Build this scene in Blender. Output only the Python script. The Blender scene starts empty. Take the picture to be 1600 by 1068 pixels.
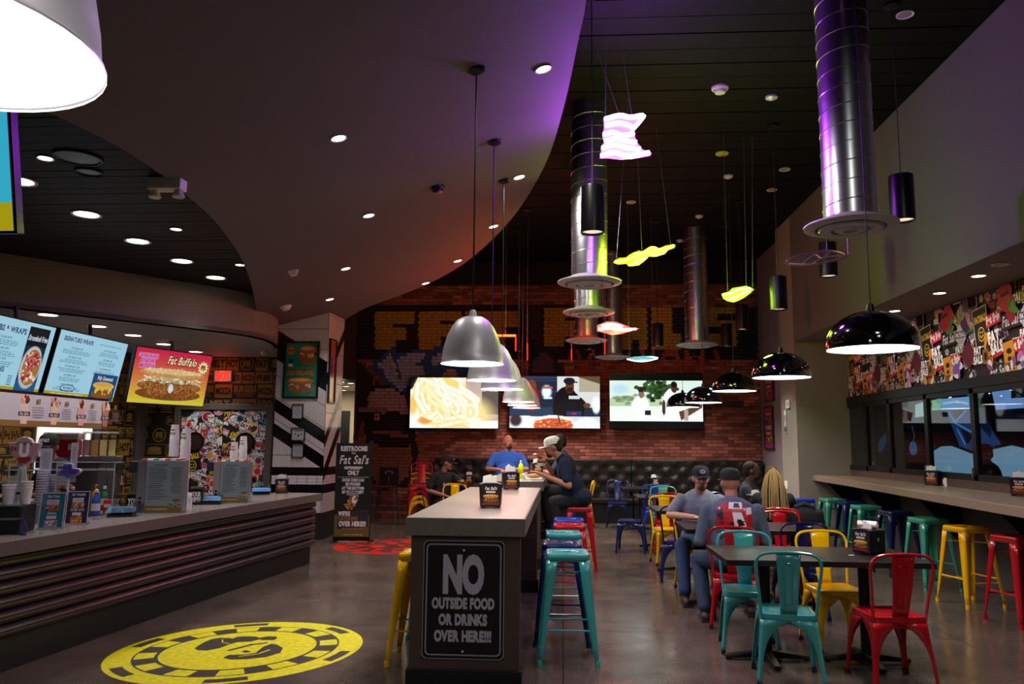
import bpy, bmesh, math, random
import numpy as np
from math import sin, cos, pi, radians as R, sqrt, atan2
from mathutils import Vector, Matrix, Euler
random.seed(7)
SC = bpy.context.scene
COL = SC.collection
# ---------------------------------------------------------------- camera
FPX, VPX, VPY, EYE = 1230.0, 880.0, 691.0, 1.555
_y = Vector(((VPX-800)/FPX, -(VPY-534)/FPX, 1)).normalized()
_x = Vector((_y.z, 0, -_y.x)).normalized()
_z = _x.cross(_y)
if _z.y < 0: _z = -_z
camd = bpy.data.cameras.new('camera'); cam = bpy.data.objects.new('camera', camd); COL.objects.link(cam)
M = Matrix(((_x.x, _x.y, -_x.z), (_y.x, _y.y, -_y.z), (_z.x, _z.y, -_z.z))).to_4x4()
M.translation = (0, 0, EYE); cam.matrix_world = M
camd.sensor_width = 36; camd.lens = FPX/1600*36; camd.clip_start = .05; camd.clip_end = 200
SC.camera = cam
# ---------------------------------------------------------------- world, view
w = bpy.data.worlds.new('night'); SC.world = w; w.use_nodes = True
w.node_tree.nodes['Background'].inputs[0].default_value = (.35, .33, .36, 1)
w.node_tree.nodes['Background'].inputs[1].default_value = .012
vs = SC.view_settings
vs.view_transform = 'Standard'; vs.look = 'None'; vs.gamma = 1; vs.use_curve_mapping = False
vs.exposure = 0.6
# unseen fill lamps added behind and above the camera
def fill_lamp(loc, power, size, aim, col=(1, .96, .92)):
    l = bpy.data.lights.new('front_fill_lamp', 'AREA'); l.energy = power; l.shape = 'DISK'; l.size = size; l.color = col; l.spread = R(170)
    o = bpy.data.objects.new('front_fill_lamp', l); COL.objects.link(o); o.location = loc; o.rotation_euler = Vector(aim).to_track_quat('-Z', 'Y').to_euler()
for x_, y_, z_ in ((-1.2, -1.6, 3.8), (1.7, -1.6, 5.2), (1.7, 1.2, 5.2)): fill_lamp((x_, y_, z_), 45 if y_ < 0 else 28, .5, (0, .02, -1))
# ---------------------------------------------------------------- pixel -> place
def ray(u, v):
    a, b = (u-800)/FPX, -(v-534)/FPX
    return Vector((_x.x*a+_x.y*b+_x.z, _y.x*a+_y.y*b+_y.z, _z.x*a+_z.y*b+_z.z))
def atz(u, v, z): d = ray(u, v); p = d*((z-EYE)/d.z); return Vector((p.x, p.y, z))
def aty(u, v, Y): d = ray(u, v); p = d*(Y/d.y); return Vector((p.x, Y, p.z+EYE))
def atx(u, v, X): d = ray(u, v); p = d*(X/d.x); return Vector((X, p.y, p.z+EYE))
# ---------------------------------------------------------------- colours and materials
def lin(c):
    if isinstance(c, str): c = tuple(int(c[i:i+2], 16)/255 for i in (0, 2, 4))
    return tuple(((x+.055)/1.055)**2.4 if x > .04045 else x/12.92 for x in c[:3])
MATS = {}
def mat(name, col='808080', rough=.5, metal=0, noise=.12, scale=14, bump=0, emit=None, es=1, trans=0, alpha=1, coat=0, spec=.5, ior=1.45):
    if name in MATS: return MATS[name]
    m = bpy.data.materials.new(name); m.use_nodes = True; nt = m.node_tree; b = nt.nodes['Principled BSDF']
    c = lin(col)
    b.inputs['Roughness'].default_value = rough; b.inputs['Metallic'].default_value = metal
    b.inputs['Specular IOR Level'].default_value = spec; b.inputs['IOR'].default_value = ior
    if coat: b.inputs['Coat Weight'].default_value = coat; b.inputs['Coat Roughness'].default_value = .08
    if trans: b.inputs['Transmission Weight'].default_value = trans
    if alpha < 1: b.inputs['Alpha'].default_value = alpha
    b.inputs['Base Color'].default_value = (*c, 1)
    if noise or bump:
        tc = nt.nodes.new('ShaderNodeTexCoord'); n = nt.nodes.new('ShaderNodeTexNoise')
        n.inputs['Scale'].default_value = scale; n.inputs['Detail'].default_value = 4
        nt.links.new(tc.outputs['Object'], n.inputs['Vector'])
        if noise:
            mx = nt.nodes.new('ShaderNodeMix'); mx.data_type = 'RGBA'
            mx.inputs[6].default_value = (*[x*(1-noise) for x in c], 1); mx.inputs[7].default_value = (*[min(1, x*(1+noise)) for x in c], 1)
            nt.links.new(n.outputs['Fac'], mx.inputs[0]); nt.links.new(mx.outputs[2], b.inputs['Base Color'])
        if bump:
            bp = nt.nodes.new('ShaderNodeBump'); bp.inputs['Strength'].default_value = bump; bp.inputs['Distance'].default_value = .01
            nt.links.new(n.outputs['Fac'], bp.inputs['Height']); nt.links.new(bp.outputs['Normal'], b.inputs['Normal'])
    if emit: b.inputs['Emission Color'].default_value = (*lin(emit), 1); b.inputs['Emission Strength'].default_value = es
    MATS[name] = m; return m
def printmat(name, rough=.5, es=0, coat=0):
    m = bpy.data.materials.new(name); m.use_nodes = True; nt = m.node_tree; b = nt.nodes['Principled BSDF']
    a = nt.nodes.new('ShaderNodeAttribute'); a.attribute_name = 'ink'
    b.inputs['Roughness'].default_value = rough
    if coat: b.inputs['Coat Weight'].default_value = coat; b.inputs['Coat Roughness'].default_value = .05
    if es:
        b.inputs['Base Color'].default_value = (.008, .008, .008, 1); b.inputs['Specular IOR Level'].default_value = .12
        nt.links.new(a.outputs['Color'], b.inputs['Emission Color']); b.inputs['Emission Strength'].default_value = es
    else: nt.links.new(a.outputs['Color'], b.inputs['Base Color'])
    MATS[name] = m; return m
# ---------------------------------------------------------------- mesh builder
class MB:
    def __init__(s): s.v = []; s.f = []; s.mi = []; s.m = 0; s.T = None
    def add(s, vs, fs):
        o = len(s.v)
        if s.T is not None: vs = [s.T @ Vector(p) for p in vs]
        s.v += [tuple(p) for p in vs]; s.f += [[i+o for i in f] for f in fs]; s.mi += [s.m]*len(fs); return s
    def box(s, x0, y0, z0, x1, y1, z1):
        return s.add([(x0,y0,z0),(x1,y0,z0),(x1,y1,z0),(x0,y1,z0),(x0,y0,z1),(x1,y0,z1),(x1,y1,z1),(x0,y1,z1)],
                     [(0,3,2,1),(4,5,6,7),(0,1,5,4),(1,2,6,5),(2,3,7,6),(3,0,4,7)])
    def cbox(s, c, d): return s.box(c[0]-d[0]/2, c[1]-d[1]/2, c[2]-d[2]/2, c[0]+d[0]/2, c[1]+d[1]/2, c[2]+d[2]/2)
    def lathe(s, prof, c=(0,0,0), n=24, ax='z', close=False):
        vs = []; k = len(prof)
        for i in range(n):
            a = 2*pi*i/n
            for r, h in prof:
                p = (r*cos(a), r*sin(a), h)
                if ax == 'x': p = (p[2], p[0], p[1])
                if ax == 'y': p = (p[1], p[2], p[0])
                vs.append((p[0]+c[0], p[1]+c[1], p[2]+c[2]))
        fs = [(i*k+j, ((i+1)%n)*k+j, ((i+1)%n)*k+j+1, i*k+j+1) for i in range(n) for j in range(k-1)]
        if close: fs += [[i*k for i in range(n)][::-1], [i*k+k-1 for i in range(n)]]
        return s.add(vs, fs)
    def cyl(s, p0, p1, r0, r1=None, n=12):
        r1 = r0 if r1 is None else r1
        p0, p1 = Vector(p0), Vector(p1); d = (p1-p0).normalized()
        a = d.orthogonal().normalized(); b = d.cross(a)
        vs = [p+ (a*cos(2*pi*i/n)+b*sin(2*pi*i/n))*r for p, r in ((p0, r0), (p1, r1)) for i in range(n)]
        return s.add(vs, [(i, (i+1)%n, n+(i+1)%n, n+i) for i in range(n)]+[list(range(n))[::-1], list(range(n, 2*n))])
    def tube(s, pts, r, n=8, closed=False):
        pts = [Vector(p) for p in pts]; m = len(pts); rings = []; a = None
        for i, p in enumerate(pts):
            q0 = pts[i-1] if (i or closed) else p; q1 = pts[(i+1)%m] if (i < m-1 or closed) else p
            d = (q1-q0).normalized()
            a = d.orthogonal().normalized() if a is None else (a-d*a.dot(d)).normalized()
            b = d.cross(a); rr = r[i] if isinstance(r, (list, tuple)) else r
            rings += [p+(a*cos(2*pi*k/n)+b*sin(2*pi*k/n))*rr for k in range(n)]
        fs = [(i*n+k, i*n+(k+1)%n, ((i+1)%m)*n+(k+1)%n, ((i+1)%m)*n+k) for i in range(m if closed else m-1) for k in range(n)]
        if not closed: fs += [list(range(n))[::-1], list(range((m-1)*n, m*n))]
        return s.add(rings, fs)
    def prism(s, poly, a0, a1, ax='z'):
        def P(p, h): return (p[0], p[1], h) if ax == 'z' else (p[0], h, p[1]) if ax == 'y' else (h, p[0], p[1])
        n = len(poly); vs = [P(p, a0) for p in poly]+[P(p, a1) for p in poly]
        return s.add(vs, [list(range(n))[::-1], list(range(n, 2*n))]+[(i, (i+1)%n, n+(i+1)%n, n+i) for i in range(n)])
    def ell(s, c, r, n=12, m=8):
        vs = []; fs = []
        for j in range(m+1):
            t = pi*j/m
            for i in range(n):
                a = 2*pi*i/n; vs.append((c[0]+r[0]*sin(t)*cos(a), c[1]+r[1]*sin(t)*sin(a), c[2]+r[2]*cos(t)))
        fs = [(j*n+i, (j+1)*n+i, (j+1)*n+(i+1)%n, j*n+(i+1)%n) for j in range(m) for i in range(n)]
        return s.add(vs, fs)
    def quad(s, *p): return s.add(p, [tuple(range(len(p)))])
    def mesh(s, name, mats, smooth=False):
        me = bpy.data.meshes.new(name); me.from_pydata(s.v, [], s.f)
        for m in (mats if isinstance(mats, (list, tuple)) else [mats]): me.materials.append(m)
        if any(s.mi): me.polygons.foreach_set('material_index', s.mi)
        if smooth:
            bm = bmesh.new(); bm.from_mesh(me); bmesh.ops.remove_doubles(bm, verts=bm.verts, dist=1e-5)
            bmesh.ops.recalc_face_normals(bm, faces=bm.faces); bm.to_mesh(me); bm.free()
            me.polygons.foreach_set('use_smooth', [True]*len(me.polygons))
            me.set_sharp_from_angle(angle=R(38))
        me.update(); return me
    def build(s, name, mats, parent=None, smooth=False, bevel=0, solid=0, loc=None, rz=0):
        o = bpy.data.objects.new(name, s.mesh(name, mats, smooth)); COL.objects.link(o)
        if parent is not None: o.parent = parent
        if loc is not None: o.location = loc
        if rz: o.rotation_euler.z = rz
        if solid: md = o.modifiers.new('thick', 'SOLIDIFY'); md.thickness = solid; md.offset = 0
        if bevel: md = o.modifiers.new('edge', 'BEVEL'); md.width = bevel; md.segments = 2; md.limit_method = 'ANGLE'; md.angle_limit = R(40)
        return o
def obj(name, me, parent=None, loc=(0,0,0)):
    o = bpy.data.objects.new(name, me); COL.objects.link(o); o.parent = parent; o.location = loc; return o
def tag(o, label=None, cat=None, group=None, kind=None):
    if label: o['label'] = label
    if cat: o['category'] = cat
    if group: o['group'] = group
    if kind: o['kind'] = kind
    return o
def thing(name, label, cat, loc=(0,0,0), rz=0, group=None):
    o = bpy.data.objects.new(name, None); COL.objects.link(o); o.empty_display_size = .1
    o.location = loc; o.rotation_euler.z = rz; return tag(o, label, cat, group)
def struct(o): o['kind'] = 'structure'; return o
def copy_tree(o, parent=None):
    c = o.copy(); COL.objects.link(c); c.parent = parent
    for ch in list(o.children): copy_tree(ch, c)
    return c
def recolour(o, m, old=None):
    for ch in [o]+list(o.children_recursive):
        if ch.type == 'MESH':
            for sl in ch.material_slots:
                if old is None or sl.material == old: sl.link = 'OBJECT'; sl.material = m
def lamp(name, kind, loc, power, col=(1, 1, 1), size=.1, aim=None, parent=None, spot=100, blend=.5, sy=None, spread=None):
    l = bpy.data.lights.new(name, kind); l.energy = power; l.color = col
    if kind == 'AREA':
        l.size = size
        if sy: l.shape = 'RECTANGLE'; l.size_y = sy
        else: l.shape = 'DISK'
        if spread: l.spread = R(spread)
    else: l.shadow_soft_size = size
    if kind == 'SPOT': l.spot_size = R(spot); l.spot_blend = blend
    o = bpy.data.objects.new(name, l); COL.objects.link(o); o.location = loc
    if aim is not None: o.rotation_euler = Vector(aim).to_track_quat('-Z', 'Y').to_euler()
    if parent: o.parent = parent
    return o
# ---------------------------------------------------------------- lettering: every glyph once, laid out by hand
GLYPH = {}
def make_glyphs():
    chars = "ABCDEFGHIJKLMNOPQRSTUVWXYZabcdefghijklmnopqrstuvwxyz0123456789!'#.&-/"
    obs = []
    for key, off in (('r', .004), ('b', .022), ('h', .06), ('o', .105)):
        for ch in chars:
            cu = bpy.data.curves.new('g', 'FONT'); cu.body = ch; cu.offset = off; cu.resolution_u = 2 if key == 'r' else 4; cu.fill_mode = 'FRONT'
            o = bpy.data.objects.new('g', cu); COL.objects.link(o); obs.append((key, ch, o))
    dg = bpy.context.evaluated_depsgraph_get()
    for key, ch, o in obs:
        me = bpy.data.meshes.new_from_object(o.evaluated_get(dg))
        v = [(p.co.x, p.co.y) for p in me.vertices]; f = [list(p.vertices) for p in me.polygons]
        GLYPH[key, ch] = (v, f); bpy.data.meshes.remove(me)
    for key, ch, o in obs:
        cu = o.data; bpy.data.objects.remove(o); bpy.data.curves.remove(cu)
make_glyphs()
def adv(ch):
    if ch == ' ': return .3
    v = GLYPH['r', ch][0]
    return max(p[0] for p in v)+.07 if v else .3
class Print:
    """flat print: layers of coloured shapes, one mesh"""
    def __init__(s, clip=None): s.v = []; s.f = []; s.c = []; s.k = 0; s.clip = clip
    def put(s, pts, faces, col):
        o = len(s.v); z = s.k*.00025
        if s.clip: x0, y0, x1, y1 = s.clip; pts = [(min(max(p[0], x0), x1), min(max(p[1], y0), y1)) for p in pts]
        s.v += [(p[0], p[1], z) for p in pts]; s.f += [[i+o for i in f] for f in faces]; s.c += [lin(col)]*len(faces)
    def up(s): s.k += 1; return s
    def poly(s, pts, col, up=True):
        if up: s.k += 1
        s.put(pts, [list(range(len(pts)))], col); return s
    def rect(s, x0, y0, x1, y1, col, rot=0, up=True):
        cx, cy = (x0+x1)/2, (y0+y1)/2; c, n = cos(rot), sin(rot)
        return s.poly([(cx+(x-cx)*c-(y-cy)*n, cy+(x-cx)*n+(y-cy)*c) for x, y in ((x0,y0),(x1,y0),(x1,y1),(x0,y1))], col, up)
    def rrect(s, x0, y0, x1, y1, r, col):
        pts = []
        for cx, cy, a0 in ((x1-r, y1-r, 0), (x0+r, y1-r, 90), (x0+r, y0+r, 180), (x1-r, y0+r, 270)):
            pts += [(cx+r*cos(R(a0+15*i)), cy+r*sin(R(a0+15*i))) for i in range(7)]
        return s.poly(pts, col)
    def ell(s, cx, cy, rx, ry, col, n=20, rot=0, up=True):
        c, q = cos(rot), sin(rot)
        return s.poly([(cx+rx*cos(2*pi*i/n)*c-ry*sin(2*pi*i/n)*q, cy+rx*cos(2*pi*i/n)*q+ry*sin(2*pi*i/n)*c) for i in range(n)], col, up)
    def star(s, cx, cy, r0, r1, n, col, rot=0):
        return s.poly([(cx+(r0 if i%2 else r1)*cos(pi*i/n+rot), cy+(r0 if i%2 else r1)*sin(pi*i/n+rot)) for i in range(2*n)], col)
    def stroke(s, pts, wd, col, up=True):
        if up: s.k += 1
        for (x0, y0), (x1, y1) in zip(pts, pts[1:]):
            d = math.hypot(x1-x0, y1-y0) or 1; nx, ny = -(y1-y0)/d*wd/2, (x1-x0)/d*wd/2
            ex, ey = (x1-x0)/d*wd*.3, (y1-y0)/d*wd*.3
            s.put([(x0+nx-ex, y0+ny-ey), (x0-nx-ex, y0-ny-ey), (x1-nx+ex, y1-ny+ey), (x1+nx+ex, y1+ny+ey)], [[0, 1, 2, 3]], col)
        return s
    def text(s, t, x, y, h, col, font='b', sx=1, shear=0, rot=0, al='c', out=None, wmax=None):
        k = h/.70; wtot = sum(adv(c) for c in t)*k*sx
        if wmax and wtot > wmax: sx *= wmax/wtot; wtot = wmax
        ox = -wtot/2 if al == 'c' else 0 if al == 'l' else -wtot
        for fo, cc in ((('o', out),) if out else ())+((font, col),):
            s.k += 1; px = ox
            for ch in t:
                if ch != ' ':
                    v, f = GLYPH[fo, ch]; q = []
                    for a, b in v:
                        xx, yy = px+(a*k)*sx+shear*b*k, b*k
                        q.append((x+xx*cos(rot)-yy*sin(rot), y+xx*sin(rot)+yy*cos(rot)))
                    s.put(q, f, cc)
                px += adv(ch)*k*sx
        return s
    def greek(s, x0, y0, x1, y1, n, col, seed=0, al='c', fill=.5):
        """lines of print too small to read"""
        rr = random.Random(seed); s.k += 1; hh = (y1-y0)/n
        for i in range(n):
            wd = (x1-x0)*rr.uniform(.6, 1); a = (x0+x1)/2-wd/2 if al == 'c' else x0; y = y1-hh*(i+1); px = a
            while px < a+wd:
                q = (x1-x0)*rr.uniform(.04, .14); s.rect(px, y+hh*(1-fill)/2, min(px+q, a+wd), y+hh*(1+fill)/2, col, up=False); px += q+(x1-x0)*.025
        return s
    def blobs(s, x0, y0, x1, y1, n, r, cols, seed=0):
        rr = random.Random(seed)
        for i in range(n):
            s.ell(rr.uniform(x0, x1), rr.uniform(y0, y1), r*rr.uniform(.6, 1.4), r*rr.uniform(.4, .9), rr.choice(cols), 9, rr.uniform(0, 3))
            s.k -= .7
        s.k = int(s.k)+1; return s
    def build(s, name, m, parent=None, o=(0,0,0), U=(1,0,0), V=(0,0,1), layer=1.0):
        U, V = Vector(U), Vector(V); N = U.cross(V).normalized(); o = Vector(o)
        me = bpy.data.meshes.new(name); me.from_pydata([tuple(o+U*a+V*b+N*(c*layer+.0006)) for a, b, c in s.v], [], s.f)
        me.materials.append(m); at = me.attributes.new('ink', 'FLOAT_COLOR', 'FACE')
        at.data.foreach_set('color', np.array([(*c, 1) for c in s.c], dtype=np.float32).ravel())
        ob = bpy.data.objects.new(name, me); COL.objects.link(ob)
        if parent is not None: ob.parent = parent
        return ob
class Raster:
    """a picture for a screen, painted as colours of a fine mesh"""
    def __init__(s, w, h, bg):
        s.w, s.h = w, h; s.a = np.zeros((h, w, 3)); s.a[:] = s.c(bg)
        s.X, s.Y = np.meshgrid((np.arange(w)+.5)/h, (np.arange(h)+.5)/h)
    def c(s, c): return np.array([int(c[i:i+2], 16)/255 for i in (0, 2, 4)]) if isinstance(c, str) else np.array(c)
    def mix(s, m, c): m = np.clip(m, 0, 1)[..., None]; s.a = s.a*(1-m)+s.c(c)*m; return s
    def ell(s, x, y, rx, ry, c, soft=.03, al=1): d = np.hypot((s.X-x)/rx, (s.Y-y)/ry); return s.mix(al*np.clip((1-d)/soft*min(rx, ry)*8+.5, 0, 1) if soft < .2 else al*np.clip((1-d)/soft, 0, 1), c)
    def rect(s, x0, y0, x1, y1, c, al=1): return s.mix(al*((s.X >= x0)&(s.X <= x1)&(s.Y >= y0)&(s.Y <= y1)).astype(float), c)
    def dist(s, pts):
        d = np.full(s.X.shape, 9.)
        for (x0, y0), (x1, y1) in zip(pts, pts[1:]):
            vx, vy = x1-x0, y1-y0; t = np.clip(((s.X-x0)*vx+(s.Y-y0)*vy)/(vx*vx+vy*vy+1e-9), 0, 1)
            d = np.minimum(d, np.hypot(s.X-x0-t*vx, s.Y-y0-t*vy))
        return d
    def stroke(s, pts, wd, c, edge=None):
        d = s.dist(pts)
        if edge: s.mix((wd/2*1.25-d)*s.h+.5, edge)
        return s.mix((wd/2-d)*s.h+.5, c)
    def poly(s, pts, c, al=1):
        ins = np.zeros(s.X.shape, bool); j = len(pts)-1
        for i in range(len(pts)):
            (xi, yi), (xj, yj) = pts[i], pts[j]
            ins ^= ((yi > s.Y) != (yj > s.Y)) & (s.X < (xj-xi)*(s.Y-yi)/(yj-yi+1e-12)+xi); j = i
        return s.mix(al*ins.astype(float), c)
    def build(s, name, m, parent, o, U, V):
        """U, V span the whole picture; o is its lower left corner"""
        U, V, o = Vector(U), Vector(V), Vector(o); w, h = s.w, s.h
        g = [tuple(o+U*(i/w)+V*(j/h)) for j in range(h+1) for i in range(w+1)]
        fs = [(j*(w+1)+i, j*(w+1)+i+1, (j+1)*(w+1)+i+1, (j+1)*(w+1)+i) for j in range(h) for i in range(w)]
        me = bpy.data.meshes.new(name); me.from_pydata(g, [], fs); me.materials.append(m)
        a = s.a[::-1].reshape(-1, 3); a = np.where(a > .04045, ((a+.055)/1.055)**2.4, a/12.92)
        at = me.attributes.new('ink', 'FLOAT_COLOR', 'FACE'); at.data.foreach_set('color', np.c_[a, np.ones(len(a))].astype(np.float32).ravel())
        ob = bpy.data.objects.new(name, me); COL.objects.link(ob); ob.parent = parent; return ob
INK = printmat('ink_matte', .45); INKG = printmat('ink_gloss', .15, coat=.4); SCREEN = printmat('screen_light', .3, es=.72); SCREEN2 = printmat('menu_screen_light', .3, es=.52)
PANEL_GLOW = printmat('blue_panel_ink', .3, es=.6)  # glowing ink of the added blue panel beyond the windows
# ================================================================ materials of the room
M_floorbase = mat('floor_joint', '0c0b0a', .9, noise=0)
def concrete():
    m = bpy.data.materials.new('polished_concrete'); m.use_nodes = True; nt = m.node_tree; b = nt.nodes['Principled BSDF']; L = nt.links.new
    tc = nt.nodes.new('ShaderNodeTexCoord')
    def N(sc, det=5, rough=.6):
        n = nt.nodes.new('ShaderNodeTexNoise'); n.inputs['Scale'].default_value = sc; n.inputs['Detail'].default_value = det; n.inputs['Roughness'].default_value = rough
        L(tc.outputs['Object'], n.inputs['Vector']); return n
    def ramp(src, a, ca, bb, cb):
        r = nt.nodes.new('ShaderNodeValToRGB'); e = r.color_ramp.elements; e[0].position = a; e[0].color = (*ca, 1); e[1].position = bb; e[1].color = (*cb, 1); L(src, r.inputs[0]); return r
    big = ramp(N(.9, 6).outputs['Fac'], .3, lin('4a3f3a'), .7, lin('6e5f55'))
    sp = ramp(N(95, 3, .85).outputs['Fac'], .40, (.3, .3, .3), .62, (1.5, 1.45, 1.4))
    mx = nt.nodes.new('ShaderNodeMix'); mx.data_type = 'RGBA'; mx.blend_type = 'MULTIPLY'; mx.inputs[0].default_value = .75
    L(big.outputs[0], mx.inputs[6]); L(sp.outputs[0], mx.inputs[7]); L(mx.outputs[2], b.inputs['Base Color'])
    rg = ramp(N(2.2, 5).outputs['Fac'], .3, (.10,)*3, .75, (.34,)*3); L(rg.outputs[0], b.inputs['Roughness'])
    bp = nt.nodes.new('ShaderNodeBump'); bp.inputs['Strength'].default_value = .08; bp.inputs['Distance'].default_value = .004
    L(N(35, 4).outputs['Fac'], bp.inputs['Height']); L(bp.outputs['Normal'], b.inputs['Normal']); return m
M_conc = concrete()
M_soff = mat('soffit_plaster', '63565a', .75, noise=.05, scale=3, bump=.02)
M_grey = mat('grey_plaster', '8a847c', .8, noise=.06, scale=5, bump=.05)
M_upper = mat('grey_wall_paint', '5d5855', .8, noise=.05, scale=30, bump=.1)
M_plank = mat('black_plank', '100f10', .6, noise=.3, scale=6, bump=.08, spec=.3)
M_deck = mat('black_deck', '070608', .75, noise=.3, scale=5, bump=.1, spec=.2)
M_black = mat('black_paint', '0b0b0c', .5, noise=.1)
M_cream = mat('cream_paint', 'cfc3a8', .8, noise=.05)
M_white = mat('white_paint', 'dedcd8', .6, noise=.03)
M_steel = mat('brushed_steel', 'b4b4b6', .28, 1, noise=.08, scale=40)
M_galv = mat('galvanised_duct', 'd0d2d8', .3, 1, noise=.14, scale=9)
M_blackmetal = mat('black_metal', '0e0e10', .35, .3, noise=.1)
M_glow = mat('lamp_lens', 'ffffff', .5, noise=0, emit='fff4e6', es=6)
M_trim = mat('white_trim_ring', 'd8d4ce', .5, noise=.02)
M_lamin = mat('stone_laminate', '82776b', .32, noise=.16, scale=22, bump=.02)
M_lamin_edge = mat('stone_laminate_edge', '6f6660', .5, noise=.22, scale=30)
# ================================================================ floor
fl = MB().box(-9.5, -3, -.05, 6.0, 20.5, -.006).build('floor', M_floorbase); struct(fl)
xs = [-9.5, -6.4, -3.2, 0.0, 3.19, 6.0]; ysl = [-3, 0.2, 3.4, 6.85, 10.1, 13.4, 16.8, 20.5]
for i in range(len(xs)-1):
    for j in range(len(ysl)-1):
        MB().box(xs[i]+.003, ysl[j]+.003, -.006, xs[i+1]-.003, ysl[j+1]-.003, 0).build('slab', M_conc, fl)
# ================================================================ main ceiling of black deck boards, upper right wall
CZ = 5.34
ce = MB().box(-4.5, -3, CZ+.02, 4.2, 16.4, CZ+.12).build('ceiling', M_deck); struct(ce)
pl = [MB().box(-4.5, .008, 0, 4.0, .292, .02).mesh('board', M_deck), MB().box(-4.5, .008, .004, 4.0, .292, .02).mesh('board', M_deck)]
for k in range(43): obj('board', pl[k%2], ce, (0, 3.4+.3*k, CZ))
WX = 3.78; SZ = 3.23; GX = 4.62; EY = 13.1
wr = MB(); wr.box(WX, -3, SZ, WX+.3, EY, CZ); wr.build('wall_right_upper', M_upper); struct(bpy.data.objects['wall_right_upper'])
o = MB().box(WX+.004, -3, SZ-.001, 5.0, EY, SZ+.1).build('ceiling_right_soffit', mat('soffit_paint', '77695f', .8, noise=.05)); struct(o)
o = MB().box(WX, EY, 0, 5.0, EY+.9, CZ).build('wall_end_right', mat('end_wall_paint', '8b8578', .8, noise=.05, scale=25, bump=.08)); struct(o)
o = MB().box(4.0, EY+.9, 0, 4.3, 16.3, CZ).build('wall_back_right', mat('mauve_wall', '87787c', .8, noise=.05)); struct(o)
o = MB().box(GX, -3, 0, GX+.2, EY, 1.2).build('wall_right_lower', mat('dark_grey_wall', '4e4a48', .8, noise=.08)); struct(o)
o = MB().box(GX, -3, 2.30, GX+.2, EY, SZ).build('wall_right_wallpaper', M_black); struct(o)
# ================================================================ brick back wall
BY = 16.3; BX0, BX1, BZ1 = -4.37, 4.0, 4.85
wb = MB().box(BX0, BY, 0, BX1, BY+.3, BZ1).build('wall_back', mat('mortar', '4a3a34', .95, noise=.2, scale=60)); struct(wb)
o = MB().box(-9, BY, 2.85, BX0, BY+.3, CZ).build('wall_back_header', mat('dark_red_wall', '4a3534', .8)); struct(o)
o = MB().box(BX0, BY-.02, BZ1, BX1, BY+.3, CZ).build('wall_back_top', M_black); struct(o)
CH, BL = .068, .214
rng = random.Random(3)
def wallpt(u, v): p = aty(u, v, BY); return (p.x, p.z)
# mural: flat colours of paint on the bricks, outlines taken as wall coordinates
MUR = []
def mural(col, pts, closed=True, wd=0): MUR.append((col, [wallpt(*p) for p in pts], wd))
G, K = 'b8862a', '0d0b0c'
mural(K, [(540, 478), (1183, 478), (1183, 560), (540, 560)])
mural('3a1f1b', [(812, 478), (846, 478), (846, 560), (812, 560)])
for a in ([(586,485),(648,485),(648,505),(615,507),(615,511),(634,511),(634,532),(618,532),(618,548),(586,548)],
          [(654,485),(722,485),(722,560),(706,560),(706,528),(690,528),(690,545),(654,545)],
          [(728,485),(812,485),(812,510),(790,510),(790,556),(752,556),(752,510),(728,510)],
          [(850,482),(905,482),(905,496),(882,496),(882,502),(905,502),(905,524),(882,524),(882,541),(850,541)],
          [(972,480),(1012,480),(1012,545),(998,545),(998,530),(988,530),(988,545),(972,545)],
          [(1018,480),(1050,480),(1050,520),(1064,520),(1064,545),(1018,545)],
          [(1100,478),(1152,478),(1152,492),(1120,492),(1120,500),(1152,500),(1152,542),(1100,542),(1100,520),(1130,520),(1130,512),(1100,512)]): mural(G, a)
mural(K, [(688,499),(710,499),(710,504),(688,504)])
B0, B1 = '24509c', 'a4b0d8'
mural(B0, [(580,574),(600,552),(616,540),(622,552),(660,546),(700,540),(716,546),(730,560),(740,590),(700,600),(650,612),(628,622),(602,600),(590,586)])
mural(B1, [(588,572),(606,556),(614,548),(620,566),(626,556),(650,550),(664,552),(660,562),(650,570),(662,572),(664,584),(652,592),(640,600),(628,612),(606,592),(598,578)])
mural(B1, [(672,560),(694,546),(708,548),(700,556),(688,566),(678,572)])
mural('b59aa8', [(690,590),(700,574),(712,578),(716,590)])
mural(B0, [(613,548),(624,588)], wd=.06); mural('c5b5c5', [(609,552),(619,584)], wd=.05)
for a in ([(826,585),(828,560),(838,548),(856,548),(868,560),(880,570),(884,590)], [(760,596),(776,570),(800,566),(812,580),(816,596)]): mural('241a3a', a)
for a in ([(830,583),(833,564),(842,553),(855,553),(864,564),(868,583)],): mural('5f3f5c', a)
OR = 'a8441c'
for a in ([(902,550),(912,574),(922,586)],[(926,552),(912,574),(904,590)],[(944,548),(946,590)],[(946,566),(962,560),(972,590),(982,556),(996,590),(1004,552)],[(1004,550),(1012,584),(1022,552)],[(1030,570),(1040,552),(1056,552),(1062,572),(1050,588),(1036,586),(1030,570)],[(1074,588),(1072,550),(1096,586),(1096,548)],[(1118,548),(1128,580),(1130,590)]): mural(OR, a, wd=.075)
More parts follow.
